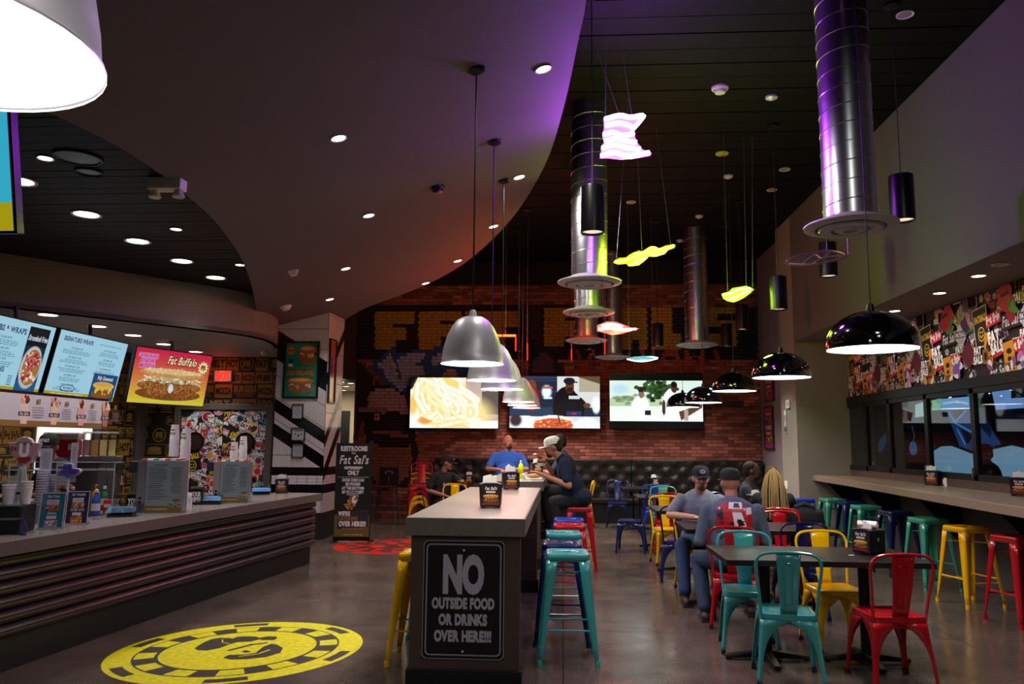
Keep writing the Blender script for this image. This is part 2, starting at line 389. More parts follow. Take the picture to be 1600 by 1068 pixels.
# left figure replaced by plain colour fields of about the same size
mural('0f0c0c', [(566,640),(566,612),(586,598),(604,600),(634,616),(646,640),(650,690),(654,704),(648,740),(636,760),(600,764),(576,752),(572,690)])
mural('b99aa0', [(574,634),(576,616),(594,604),(616,608),(632,618),(640,640),(640,650),(612,640),(600,646),(590,640)])
mural('8d5b46', [(584,672),(634,676),(642,690),(644,720),(638,744),(622,756),(590,756),(578,740),(578,690)])
mural('0f0c0c', [(580,677),(640,684),(640,696),(600,700),(580,688)])
mural('6b5560', [(652,670),(684,670),(676,682),(660,682)])
mural('1d2416', [(556,560),(584,590),(570,640),(556,690)])
cells = []   # (x0, x1, z0, kind)
rows = int(BZ1/CH)
bricks = []
for r in range(rows):
    z = r*CH+.005; x = BX0-(BL/2 if r%2 else 0)
    while x < BX1:
        a, b = max(x+.005, BX0), min(x+BL-.005, BX1)
        if b-a > .03: bricks.append((a, b, z))
        x += BL
base = [lin(c) for c in ('8e4c3c', '9c5644', '7e4236', 'a8624a', '723a30', '965242')]
NC = 5
cx = np.array([[a+(b-a)*(k+.5)/NC, z+CH*.43] for a, b, z in bricks for k in range(NC)])
colr = np.array([base[rng.randrange(6)] for _ in bricks]).repeat(NC, 0)
colr *= np.array([rng.uniform(.7, 1.25) for _ in bricks]).repeat(NC)[:, None]
painted = np.zeros(len(cx), bool)
for col, pts, wd in MUR:
    if wd:
        d = np.full(len(cx), 9.)
        for (x0, y0), (x1, y1) in zip(pts, pts[1:]):
            vx, vy = x1-x0, y1-y0; t = np.clip(((cx[:,0]-x0)*vx+(cx[:,1]-y0)*vy)/(vx*vx+vy*vy), 0, 1); d = np.minimum(d, np.hypot(cx[:,0]-x0-t*vx, cx[:,1]-y0-t*vy))
        ins = d < wd/2+.01
    else:
        ins = np.zeros(len(cx), bool); j = len(pts)-1
        for i in range(len(pts)):
            (xi, yi), (xj, yj) = pts[i], pts[j]
            ins ^= ((yi > cx[:,1]) != (yj > cx[:,1])) & (cx[:,0] < (xj-xi)*(cx[:,1]-yi)/(yj-yi+1e-12)+xi); j = i
    n = ins.sum(); colr[ins] = np.array(lin(col))*np.array([rng.uniform(.85, 1.15) for _ in range(n)])[:, None] if n else 0; painted |= ins
def brickmat():
    m = bpy.data.materials.new('painted_brick'); m.use_nodes = True; nt = m.node_tree; b = nt.nodes['Principled BSDF']
    a = nt.nodes.new('ShaderNodeAttribute'); a.attribute_name = 'ink'; tc = nt.nodes.new('ShaderNodeTexCoord'); n = nt.nodes.new('ShaderNodeTexNoise'); n.inputs['Scale'].default_value = 30; n.inputs['Detail'].default_value = 5
    mx = nt.nodes.new('ShaderNodeMix'); mx.data_type = 'RGBA'; mx.blend_type = 'MULTIPLY'; mx.inputs[0].default_value = .6
    nt.links.new(tc.outputs['Object'], n.inputs['Vector']); nt.links.new(a.outputs['Color'], mx.inputs[6]); nt.links.new(n.outputs['Color'], mx.inputs[7])
    g = nt.nodes.new('ShaderNodeMix'); g.data_type = 'RGBA'; g.blend_type = 'MULTIPLY'; g.inputs[0].default_value = 1; g.inputs[7].default_value = (1.4, 1.4, 1.4, 1)
    nt.links.new(mx.outputs[2], g.inputs[6]); nt.links.new(g.outputs[2], b.inputs['Base Color']); b.inputs['Roughness'].default_value = .8
    bp = nt.nodes.new('ShaderNodeBump'); bp.inputs['Strength'].default_value = .3; bp.inputs['Distance'].default_value = .01; nt.links.new(n.outputs['Fac'], bp.inputs['Height']); nt.links.new(bp.outputs['Normal'], b.inputs['Normal'])
    return m
M_brick = brickmat()
def brick_geo(lst):
    v, f, c = [], [], []
    for (a, b, z, cols, pr) in lst:
        o = len(v); y0, y1 = BY+.002, BY-pr; z1 = z+CH-.010
        xs_ = [a+(b-a)*k/NC for k in range(NC+1)]; N1 = NC+1; E = o+2*N1
        v += [(x, y1, zz) for zz in (z, z1) for x in xs_]+[(a, y0, z), (b, y0, z), (b, y0, z1), (a, y0, z1)]
        f += [(o+k, o+k+1, o+k+1+N1, o+k+N1) for k in range(NC)]+[(E, o, o+N1, E+3), (o+NC, E+1, E+2, o+N1+NC), tuple(range(o+N1, o+2*N1))+(E+2, E+3), (E, E+1)+tuple(range(o+NC, o-1, -1))]
        c += list(cols)+[cols[0], cols[-1], cols[1], cols[1]]
    return v, f, c
def brick_mesh(name, lst):
    v, f, c = brick_geo(lst); me = bpy.data.meshes.new(name); me.from_pydata(v, [], f); me.materials.append(M_brick)
    at = me.attributes.new('ink', 'FLOAT_COLOR', 'FACE'); at.data.foreach_set('color', np.array([(*k, 1) for k in c], dtype=np.float32).ravel()); return me
zr0, zr1 = aty(0, 712, BY).z-.3, aty(0, 668, BY).z
rest, single = [], []
for i, (a, b, z) in enumerate(bricks):
    e = (a, b, z, [tuple(x) for x in colr[i*NC:i*NC+NC]], .006+rng.random()*.006)
    inzone = b-a > .19 and 1.15 < z < 1.87 and -2.9 < a < 3.6 and not painted[i*NC:i*NC+NC].any()
    (single if inzone and len(single) < 300 else rest).append(e)
pool = {}
for (a, b, z, cols, pr) in single:
    w_ = round(b-a, 3); key = (w_, rng.randrange(10))
    if key not in pool: cc = np.array(cols); pool[key] = brick_mesh('brick', [(0, w_, 0, [tuple(cc[0])]*NC, pr)])
    obj('brick', pool[key], wb, (a, 0, z))
o = obj('painted_bricks', brick_mesh('painted_bricks', rest), wb); o['kind'] = 'stuff'
# ================================================================ swooping left ceiling cloud
def sz(x, y): return 4.26+.25*x+.026*y
RE = [(0.1, -3), (.2, 1.5), (.19, 3.6), (.15, 4.85), (.11, 5.35), (0, 6.56), (-.2, 7.96), (-.64, 9.61), (-1.3, 11.13), (-1.93, 12.0), (-2.6, 12.5), (-3.3, 12.85), (-3.8, 13.4)]
LE = [(-5.3, 13.4), (-5.09, 12.24), (-4.62, 11.45), (-4.28, 10.53), (-3.93, 9.51), (-3.59, 8.37), (-3.33, 7.2), (-3.22, 6.43), (-3.16, 5.77), (-3.15, 5.13), (-3.2, 4.6), (-3.35, 3.6), (-3.6, 2), (-4, -3)]
def smoothline(p, n=4):
    out = []
    for i in range(len(p)-1):
        p0, p1, p2, p3 = [np.array(p[min(max(k, 0), len(p)-1)], float) for k in (i-1, i, i+1, i+2)]
        for k in range(n):
            t = k/n; out.append(tuple(.5*((2*p1)+(p2-p0)*t+(2*p0-5*p1+4*p2-p3)*t*t+(3*p1-p0-3*p2+p3)*t**3)))
    return out+[tuple(p[-1])]
poly = smoothline(RE)+smoothline(LE)
mb = MB(); n = len(poly)
mb.add([(x, y, sz(x, y)) for x, y in poly]+[(x, y, sz(x, y)+.3) for x, y in poly], [list(range(n))[::-1], list(range(n, 2*n))]+[(i, (i+1)%n, n+(i+1)%n, n+i) for i in range(n)])
o = mb.build('ceiling_cloud', M_soff); struct(o)
# black plank ceiling over the counter
PZ = 3.66
pc = MB().prism([(x+.1, y) for x, y in LE if y < 12.3]+[(-9.5, -3), (-9.5, 12.24)], PZ+.02, PZ+.1).build('ceiling_planks', M_black); struct(pc)
def ledge(y):
    for (x0, y0), (x1, y1) in zip(LE, LE[1:]):
        if y1 <= y <= y0: return x0+(x1-x0)*(y-y0)/(y1-y0)
    return -4
for k in range(66):
    y = 2.6+.145*k; x1 = min(ledge(y), ledge(y+.14))+.08
    MB().box(-9.5, .004, 0, x1, .141, .02).build('plank', M_plank, pc, loc=(0, y, PZ+rng.uniform(0, .004)))
# bulkhead and low kitchen ceiling
LZ = 3.05
bl = smoothline([(-8.6, 5.8), (-7.5, 7.15), (-6.42, 8.48), (-5.54, 9.58), (-4.75, 10.6), (-4.45, 11.3), (-4.5, 12.0), (-4.66, 12.5)], 3)
mb = MB(); n = len(bl)
mb.add([(x, y, z) for z in (LZ, PZ+.02) for x, y in bl]+[(x-.1, y+.1, z) for z in (LZ, PZ+.02) for x, y in bl],
       [(i, i+1, n+i+1, n+i) for i in range(n-1)]+[(2*n+i, 3*n+i, 3*n+i+1, 2*n+i+1) for i in range(n-1)]+[(i, 2*n+i, 2*n+i+1, i+1) for i in range(n-1)])
o = mb.build('wall_bulkhead', mat('bulkhead_paint', '8a8078', .8, noise=.05)); struct(o)
mb = MB(); bot = bl+[(-4.66, 13.9), (-9.5, 13.9), (-9.5, 5.8)]
mb.prism(bot, LZ, LZ+.06); o = mb.build('ceiling_kitchen', mat('kitchen_ceiling', '8c8684', .7, noise=.04)); struct(o)
# ================================================================ tiled column
CX0, CX1, CY0, CY1 = -4.66, -3.82, 12.5, 13.4
co = MB().box(CX0, CY0, 0, CX1, CY1, 3.9).build('wall_column', mat('dark_grout', '141214', .9, noise=.1)); struct(co)
def tilemat(name, col): return mat(name, col, .18, noise=.06, scale=20, coat=.3)
MT = [tilemat('white_tile', 'cfcbd0'), tilemat('black_tile', '0c0b0d')]
def clip_poly(p, f):
    out = []
    for i in range(len(p)):
        a, b = p[i-1], p[i]; fa, fb = f(a), f(b)
        if (fa >= 0) != (fb >= 0): t = fa/(fa-fb); out.append((a[0]+(b[0]-a[0])*t, a[1]+(b[1]-a[1])*t))
        if fb >= 0: out.append(b)
    return out
def tiles(W, flip, P):
    """slim tiles laid upright, level, or along the slanting bands; P maps (across, up) to the wall"""
    mb = MB(); sl = -.62 if not flip else .95
    def band(a): return a*sl   # height of the slant line across the face
    e = W if flip else 0
    def lay(lo, hi, ang, tw, tl, mi):
        c, s_ = cos(ang), sin(ang); mb.m = mi
        for i in range(-140, 140):
            for j in range(-14, 14):
                q = [(i*tw+.0025, j*tl+.004), ((i+1)*tw-.0025, j*tl+.004), ((i+1)*tw-.0025, (j+1)*tl-.004), (i*tw+.0025, (j+1)*tl-.004)]
                q = [(W/2+x*c-y*s_, 2.0+x*s_+y*c) for x, y in q]
                for f in (lambda p: p[0]-.004, lambda p: W-.004-p[0], lambda p: p[1]-lo(p[0]), lambda p: hi(p[0])-p[1]):
                    if len(q) > 2: q = clip_poly(q, f)
                if len(q) > 2:
                    n = len(q); v = [P(x, y, .006) for x, y in q]+[P(x, y, 0) for x, y in q]
                    mb.add(v, [list(range(n))]+[(k, n+k, n+(k+1)%n, (k+1)%n) for k in range(n)])
    k = lambda v: (lambda a: v)
    d = lambda v: (lambda a: v+band(a-e) if flip else v+band(a))
    a45 = math.atan(sl)
    lay(k(.42), k(.72), pi/2, .026, .2, 0); lay(k(.72), k(.86), pi/2, .026, .2, 1)
    lay(k(.86), k(1.0), pi/2, .05, .16, 0); lay(k(1.0), k(1.13), 0, .03, .2, 1)
    if not flip:
        lay(k(1.13), d(1.62), 0, .034, .34, 0)
        lay(d(1.62), d(1.83), a45, .034, .3, 1); lay(d(1.83), d(2.02), a45, .034, .3, 0)
        lay(d(2.02), d(2.23), a45, .034, .3, 1); lay(d(2.23), d(2.86), a45, .034, .3, 0)
        lay(d(2.86), d(3.34), 0, .034, .3, 1); lay(d(3.34), k(3.86), 0, .034, .34, 0)
    else:
        lay(k(1.13), d(1.75), .3, .034, .34, 0); lay(d(1.75), d(1.98), .3, .034, .34, 1)
        lay(d(1.98), d(2.3), .3, .034, .34, 0); lay(d(2.3), d(2.5), .3, .034, .34, 1)
        lay(d(2.5), d(3.3), 0, .06, .5, 0); lay(d(3.3), d(3.5), 0, .06, .5, 1); lay(d(3.5), k(3.86), 0, .1, .4, 0)
    return mb
o = tiles(CX1-CX0, False, lambda a, h, t: (CX0+a, CY0-t, h)).build('front_tiles', MT, co); o['kind'] = 'stuff'
o = tiles(CY1-CY0, True, lambda a, h, t: (CX1+t, CY0+a, h)).build('side_tiles', MT, co); o['kind'] = 'stuff'
# ================================================================ kitchen walls, corridor
KY = 13.9; KX = -7.6
py0, py1 = atx(55, 700, KX).y, atx(156, 700, KX).y
o = MB().box(-9.5, KY, 0, CX0, KY+.2, LZ+.1).build('wall_kitchen_back', M_black); struct(o); KW = o
mb = MB(); mb.box(KX-.15, 4, 0, KX, py0, LZ); mb.box(KX-.15, py0, 0, KX, py1, 1.05); mb.box(KX-.15, py0, 2.4, KX, py1, LZ); mb.box(KX-.15, py1, 0, KX, KY, LZ)
o = mb.build('wall_kitchen_left', M_black); struct(o); KWL = o
o = MB().box(-9.4, 10.4, 0, -9.3, 13.6, LZ).build('wall_prep_room', M_white); struct(o)
o = MB().box(-9.3, 13.5, 0, KX-.15, 13.6, LZ).build('wall_prep_side', M_white); struct(o)
o = MB().box(-9, 19.6, 0, -3, 19.8, 3).build('wall_corridor', M_cream); struct(o)
o = MB().box(-9, 16.6, 2.8, -3, 19.6, 2.9).build('ceiling_corridor', M_white); struct(o)
o = MB().box(BX0, 16.6, 0, BX0+.15, 19.6, 2.8).build('wall_corridor_right', M_cream); struct(o)
# ================================================================ lamps in the ceilings
ORD = "first second third fourth fifth sixth seventh eighth ninth tenth eleventh twelfth thirteenth fourteenth fifteenth sixteenth seventeenth eighteenth nineteenth twentieth twenty-first twenty-second twenty-third twenty-fourth".split()
def downlight(p, r, label, group, nrm=(0, 0, -1), power=0, col=(1, .95, .88), spot=110, on=True):
    t = thing('recessed_downlight', label, 'downlight', p, 0, group)
    t.rotation_euler = Vector(nrm).to_track_quat('-Z', 'Y').to_euler()
    MB().lathe([(r*1.25, -.004), (r*1.22, -.012), (r, -.008), (r*.96, .02)], n=20).build('trim_ring', M_trim, t, True)
    MB().lathe([(r*.99, -.006), (.0005, -.007)], n=20).build('lens', M_glow if on else mat('unlit_lens', '8a857c', .4), t)
    if power: lamp('downlight_beam', 'SPOT', (0, 0, -.03), power, col, r*.8, None, t, spot, .6)
    return t
for i, (u, v) in enumerate([(75, 491), (152, 509), (208, 523), (256, 537), (306, 549)]):
    p = atz(u, v, LZ); downlight(p, .105, '%s recessed downlight from the front in the low grey kitchen ceiling' % ORD[i], 'downlights in the low kitchen ceiling', power=52)
for i, (u, v) in enumerate([(30, 282), (135, 334), (215, 376), (284, 407), (337, 433)]):
    p = atz(u, v, PZ); downlight(p, .11, '%s large downlight from the front in the black plank ceiling over the counter' % ORD[i], 'large downlights in the plank ceiling', power=52)
for i, (u, v) in enumerate([(71, 246), (275, 357), (375, 413)]):
    p = atz(u, v, PZ); downlight(p, .05, 'small recessed spot in the plank ceiling, %s from the front along the curved edge' % ORD[i], 'small spots in the plank ceiling', power=0)
lamp('kitchen_edge_beam', 'SPOT', atz(0, 480, PZ)+Vector((-.6, -.3, -.1)), 30, (1, .95, .9), .1, (0, .1, -1), None, 140)
SN = (.25, .026, -1)
def soffpt(u, v, lift=0):
    d = ray(u, v); t = (4.26-EYE)/(d.z-.25*d.x-.026*d.y); return Vector((d.x*t, d.y*t, d.z*t+EYE+lift))
for i, (u, v) in enumerate([(849, 107), (529, 215), (811, 276), (576, 336), (771, 353), (715, 407), (540, 419), (665, 442), (515, 467)]):
    downlight(soffpt(u, v), .055, 'small bright spot in the curved mauve ceiling, %s counting from the front' % ORD[i], 'small spots in the curved ceiling', SN, power=(60, 30, 60, 30)[i] if i < 4 else 40, spot=(155, 80, 155, 80)[i] if i < 4 else 130)
for i, (u, v) in enumerate([(1529, 430), (1468, 457), (1398, 485)]):
    downlight(atz(u, v, SZ), .06, 'bright downlight in the soffit over the sticker wall, %s from the front' % ORD[i], 'downlights over the sticker wall', power=14, spot=130)
downlight(atz(1563, 412, SZ), .06, 'unlit downlight in the soffit over the sticker wall', None, on=False)
for i, (u, v) in enumerate([(1414, 22), (1226, 264), (986, 315), (1206, 296)]):
    downlight(atz(u, v, CZ), .06, ['small pale unlit downlight at the top right of the black ceiling', 'small pale unlit downlight in the black ceiling right of the yellow canopy', 'small unlit downlight in the black ceiling above the yellow neon sign', 'small unlit downlight in the black ceiling near the grey wall'][i], 'unlit downlights in the black ceiling', on=False)
for i, (u, v) in enumerate([(533, 596), (541, 603), (548, 598), (536, 609), (546, 612)]):
    downlight(atz(u, v, 2.8), .07, '%s of the little lights in the restroom corridor ceiling, left to right' % ['leftmost', 'middle', 'rightmost', 'nearest left', 'nearest right'][i], 'corridor downlights', power=0)
lamp('corridor_light', 'AREA', (-5.6, 18.2, 2.7), 25, (1, .9, .7), 1.0, (0, 0, -1))
lamp('prep_room_light', 'AREA', (-8.5, 12, 2.9), 70, (1, .98, .95), .9, (0, 0, -1))
# ---------------------------------------------------------------- silver bell pendants over the bar
M_silver = mat('silver_spun_metal', 'dcd8de', .4, .35, noise=.05, scale=60)
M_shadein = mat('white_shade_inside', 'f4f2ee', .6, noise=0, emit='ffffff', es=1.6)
M_cord = mat('black_cord', '121114', .6, noise=0)
M_bulb = mat('bulb', 'ffffff', .5, noise=0, emit='fff6ea', es=12)
bell = [(.03, .33), (.075, .325), (.11, .305), (.145, .26), (.175, .2), (.197, .13), (.21, .06), (.215, .012), (.222, .004), (.222, 0)]
def pendant(kind, x, y, z, top, label, group, power, parts=None):
    t = thing('bell_pendant_lamp' if kind == 'bell' else 'dome_pendant_lamp', label, 'pendant lamp', (x, y, z), 0, group)
    prof = bell if kind == 'bell' else [(.02, .27)]+[(.3*cos(a), .03+.24*sin(a)) for a in np.linspace(1.5, .0, 12)]+[(.3, 0)]
    MB().lathe(prof, n=40).build('shade', M_silver if kind == 'bell' else M_dome, t, True)
    MB().lathe([(r*.975-.002, h-.003 if h > .01 else h+.004) for r, h in prof], n=40).build('shade_lining', M_shadein, t, True)
    h = prof[0][1]
    MB().lathe([(.012, h+.05), (.02, h+.045), (.03, h), (.03, h-.02)], n=16).build('cap', M_silver if kind == 'bell' else M_blackmetal, t, True)
    MB().lathe([(.001, .10), (.03, .09), (.05, .13), (.035, .18), (.02, .2)], n=16).build('bulb', M_bulb, t, True)
    MB().cyl((0, 0, h+.04), (0, 0, top-z-.03), .006 if kind == 'bell' else .004, n=6).build('cord', M_cord, t)
    MB().lathe([(.001, top-z-.045), (.02, top-z-.045), (.065, top-z-.02), (.065, top-z+.02)], n=20).build('canopy', M_blackmetal if kind == 'bell' else M_silver, t, True)
    lamp('pendant_light', 'AREA', (0, 0, .012), power, (1, .95, .9), .36 if kind == 'bell' else .5, (0, 0, -1), t, spread=150)
    return t
M_dome = mat('black_gloss_enamel', '060507', .08, noise=0, coat=1)
BARX = -.63
for i, y in enumerate([.97, 5.41, 6.89, 8.06, 10.6, 11.6, 12.5]):
    x = [-.875, BARX, BARX, BARX, -.60, -.60, -.58][i]
    pendant('bell', x, y, 2.09 if i == 0 else 2.09, sz(x, y) if y < 9 else CZ,
            ['huge silver bell pendant cut off by the top left corner of the photo', 'silver bell pendant with purple sheen, nearest over the bar table', 'second silver bell pendant back over the bar table', 'third silver bell pendant back over the bar table',
             'fourth silver bell pendant, nearest over the far bar table', 'fifth silver bell pendant back, over the far bar table', 'sixth and farthest silver bell pendant over the far bar table'][i], 'silver bell pendants over the bars', 6.5)
for i, (u, v, y) in enumerate([(1363, 546, 5.5), (1221, 590, 8.4), (1147, 611, 11.0), (1099, 629, 13.0), (1067, 636, 14.6)]):
    p = aty(u, v, y); pendant('dome', p.x, y, p.z, CZ, ['largest and nearest glossy black dome pendant over the right tables', 'second black dome pendant back over the right tables', 'third black dome pendant back over the right tables', 'fourth black dome pendant back, before the right TV', 'farthest black dome pendant, before the right TV'][i], 'black dome pendants over the tables', 9)
# ---------------------------------------------------------------- black cylinder pendants
for i, (u, v, wd, h, y, on) in enumerate([(1411, 345, 38, 76, 6.6, 0), (926, 364, 37, 74, 6.3, 0), (1217, 484, 27, 50, 9.2, 1), (1295, 432, 27, 58, 9.0, 1), (1160, 515, 19, 38, 12.2, 0), (1028, 541, 17, 33, 13.3, 0), (1136, 541, 16, 32, 13.6, 0), (812, 549, 14, 36, 15, 0), (921, 546, 16, 28, 14.6, 1), (1086, 557, 14, 26, 15, 1), (826, 562, 12, 30, 15.3, 0), (889, 562, 12, 30, 15.3, 0)]):
    p = aty(u, v, y); r = .098; hh = .39
    lab = ['black cylinder pendant hanging right of the big duct by the grey wall', 'black cylinder pendant with purple sheen before the left duct', 'black cylinder pendant between the domes, below the unlit sign on the left', 'black cylinder pendant right behind the unlit hanging sign', 'black cylinder pendant under the small yellow neon sign', 'black cylinder pendant hanging before the mural beside the ring sign', 'black cylinder pendant before the last yellow mural letter', 'black cylinder pendant just right of the nearest silver bell', 'short black cylinder pendant under the left ducts', 'black cylinder pendant low behind the right slim duct', 'small far cylinder pendant above the gap between the left TVs', 'small far cylinder pendant above the middle TV'][i]
    t = thing('cylinder_pendant_lamp', lab, 'pendant lamp', p, 0, 'black cylinder pendants')
    MB().lathe([(.001, hh), (r*.97, hh), (r, hh-.01), (r, 0), (r*.93, 0), (r*.9, .03)], n=28).build('body', M_blackmetal, t, True)
    MB().lathe([(r*.9, .02), (.001, .02)], n=28).build('lens', mat('frosted_lens', 'c8bfae', .4, noise=0, emit='ffe8c8', es=.6), t)
    MB().cyl((0, 0, hh), (0, 0, CZ-p.z-.02), .004, n=6).build('cord', M_cord, t)
    MB().lathe([(.001, CZ-p.z-.03), (.07, CZ-p.z-.02), (.07, CZ-p.z)], n=16).build('canopy', M_blackmetal, t, True)
    lamp('cylinder_light', 'SPOT', (0, 0, -.01), 30 if y < 12 else 70, (1, .93, .85), .07, (0, 0, -1), t, 60 if y < 12 else 110, .6)
# ---------------------------------------------------------------- spiral ducts with round diffusers
M_diff = mat('white_diffuser', 'b9b4b6', .45, noise=.05)
def duct(x, y, z, label):
    t = thing('spiral_duct', label, 'duct', (x, y, z), 0, 'hanging spiral ducts')
    hh = CZ-z; r = .2; prof = [(r, .05)]; k = .05
    MB().lathe([(r, .03), (r, hh)], n=48).build('pipe', M_galv, t, True)
    pts = []; turns = int((hh-.06)/.155)
    for i in range(turns*24+1):
        a = 2*pi*i/24; pts.append(((r+.001)*cos(a), (r+.001)*sin(a), .06+.155*i/24))
    MB().tube(pts, .0045, 5).build('spiral_seam', M_galv, t, True)
    MB().lathe([(r+.004, .06), (r+.01, .03), (.30, .02), (.355, .0), (.355, -.012), (.3, -.03), (.27, -.03), (.262, .01), (.15, .015)], n=48).build('diffuser', M_diff, t, True)
    MB().lathe([(.245, -.03), (.235, -.045), (.15, -.042), (.145, -.02)], n=40).build('diffuser_ring', M_diff, t, True)
    MB().lathe([(.125, -.035), (.1, -.05), (.06, -.05), (.055, -.03), (.001, -.03)], n=32).build('diffuser_core', M_diff, t, True)
    return t
for i, (u, v, y) in enumerate([(1329, 352, 6.26), (921, 440, 8.59), (920, 487, 10.74), (916, 531, 13.3), (1089, 538, 13.85), (957, 557, 15.6)]):
    p = aty(u, v, y); duct(p.x, y, p.z, ['largest spiral duct with round diffuser, nearest on the right', 'nearest spiral duct of the left line, beside the magenta neon sign', 'second spiral duct of the left line, its diffuser just below the first', 'third spiral duct of the left line, with yellow reflections', 'slim spiral duct in the middle, before the last mural letters', 'farthest spiral duct, behind the white and red neon sign'][i])
# ---------------------------------------------------------------- hanging neon signs
def neon(name, label, cat, y, outline, tubes, colour, plate, es, lampcol, power, tilt=0, wires=(), tilt2=0, depth=.012, pe=.4, tw=.012):
    """outline and tubes are pixels read at depth y; the sign is a flat acrylic plate with bent glass tubes"""
    P = [aty(u, v, y) for u, v in outline]; c = sum(P, Vector())/len(P)
    t = thing(name, label, cat, c, 0)
    k = math.tan(tilt)
    def L(u, v, off=0):
        d = ray(u, v); q = c-Vector((0, 0, EYE)); s_ = (q.y-k*q.z-tilt2*q.x)/(d.y-k*d.z-tilt2*d.x); p = d*s_-q; return Vector((p.x, p.y+off, p.z))
    n = len(outline); mb = MB(); a = [L(*p, depth/2) for p in outline]; b = [L(*p, -depth/2) for p in outline]
    mb.add(a+b, [list(range(n)), list(range(n, 2*n))[::-1]]+[(i, (i+1)%n, n+(i+1)%n, n+i) for i in range(n)])
    mp = mat(name+'_acrylic_'+plate, plate, .2, noise=.02, emit=plate if pe else None, es=pe, alpha=1 if pe else .35)
    mb.build('acrylic_plate', mp, t)
    mt = mat(name+'_tube_'+colour, colour, .3, noise=0, emit=colour if es else None, es=es)
    for q in tubes:
        MB().tube([L(*p, -depth/2-tw) for p in smoothline(q, 3)], tw, 6).build('neon_tube', mt, t, True)
    for (u, v, tu) in wires:
        q = L(u, v); top = aty(u, v, y); MB().cyl(q, (q.x+tu, q.y, CZ-c.z), .0022, n=5).build('wire', mat('steel_wire', '9a9a9c', .4, .8, noise=0), t)
    if power: lamp('neon_glow', 'POINT', c+Vector((0, -.12, -.05)), power, lin(lampcol), .18)
    return t
neon('neon_sandwich_sign', 'glowing magenta stacked sandwich neon sign hung on wires near the ceiling', 'neon sign', 7.0,
     [(943,186),(955,182),(968,179),(985,181),(1007,179),(1005,188),(990,203),(992,215),(996,224),(1004,234),(1018,239),(1016,243),(1000,246),(985,248),(968,249),(950,247),(937,247),(940,240),(939,232),(944,222),(941,212),(944,200)],
     [[(945,188),(968,182),(985,185),(1004,182),(1002,188),(988,204)],[(946,198),(966,194),(984,198),(990,204)],[(943,212),(958,208),(972,213),(990,210)],[(945,222),(962,218),(978,222),(994,224)],[(941,233),(960,228),(980,233),(1000,234)],[(939,245),(960,240),(978,245),(1014,240)]],
     'ff9aff', 'd850f8', 6, 'b03cff', 120, wires=[(946,184,.01),(968,180,-.25),(987,180,-.1)], pe=2.2, tw=.022, tilt2=.25)
neon('neon_club_sign', 'glowing yellow neon sign shaped like a long sub, hung flat over the tables', 'neon sign', 8.6,
     [(958,410),(966,403),(978,402),(986,396),(998,391),(1004,393),(1012,387),(1022,385),(1030,388),(1040,383),(1056,382),(1054,387),(1044,391),(1038,397),(1024,401),(1014,400),(1008,406),(998,414),(986,416),(978,412),(966,413)],
     [[(961,409),(976,407),(990,401),(1006,397),(1022,393),(1038,388),(1052,384)],[(982,414),(996,411),(1006,403)],[(1016,399),(1030,397),(1040,392)],[(990,397),(1004,395),(1018,387),(1028,390)]],
     'f4ff3a', 'a8b000', 5, 'd8ff20', 42, tilt=1.15, wires=[(963,405,.15),(1003,392,-.05),(1048,383,-.15)], pe=.5, tw=.014)
neon('neon_sandwich_sign_small', 'small yellow neon sign with cyan edge beside the grey wall', 'neon sign', 9.4,
     [(1127,459),(1138,456),(1144,450),(1156,448),(1166,446),(1178,452),(1172,458),(1164,464),(1154,469),(1146,472),(1136,470),(1130,466)],
     [[(1130,460),(1142,458),(1154,452),(1172,451)],[(1138,467),(1150,464),(1160,458),(1170,455)]], 'f2ff50', '8ad838', 5, 'b8ff40', 22, tilt=.9, wires=[(1137,456,0),(1166,447,.02),(1176,450,.05)], pe=.9, tw=.014)
neon('neon_bread_sign', 'glowing white neon sign with red rim hung behind the left ducts', 'neon sign', 12.2,
     [(933,508),(948,502),(964,503),(984,511),(999,513),(986,517),(972,521),(956,523),(942,519),(933,517)],
     [[(936,514),(952,512),(972,515),(994,514)],[(940,509),(954,506),(972,510)]], 'fff0ec', 'ff6a58', 5, 'ff5030', 30, tilt=1.0, wires=[(946,503,0),(982,510,0)], pe=1.2, tw=.016)
neon('hanging_sign_unlit', 'unlit flat clear sign with pale bent tubes hung below the big duct', 'hanging sign', 7.4,
     [(1224,409),(1236,399),(1260,393),(1290,389),(1314,391),(1327,398),(1318,406),(1290,412),(1256,416),(1234,415)],
     [[(1228,408),(1244,400),(1270,395),(1300,392),(1320,398),(1300,408),(1262,413),(1232,412)],[(1254,412),(1272,398),(1284,404),(1296,394)],[(1270,411),(1288,402),(1312,400)]], 'c8b080', '6f7a50', 0, 'ffffff', 0, tilt=1.2, wires=[(1292,390,0),(1325,397,-.02)], pe=0, tw=.006)
t = neon('neon_ring_sign', 'flat hanging disc sign with glowing cyan rim before the mural', 'hanging sign', 13.0,
     [(979,560),(990,557),(1004,556),(1018,556),(1029,558),(1024,562),(1010,564),(994,564)], [[(980,561),(994,564),(1010,564),(1027,560)]], 'd8ffff', '68a8a8', 3, '90ffff', 4, tilt=1.3, wires=[(1020,557,0),(984,558,0)], pe=.8, tw=.01)
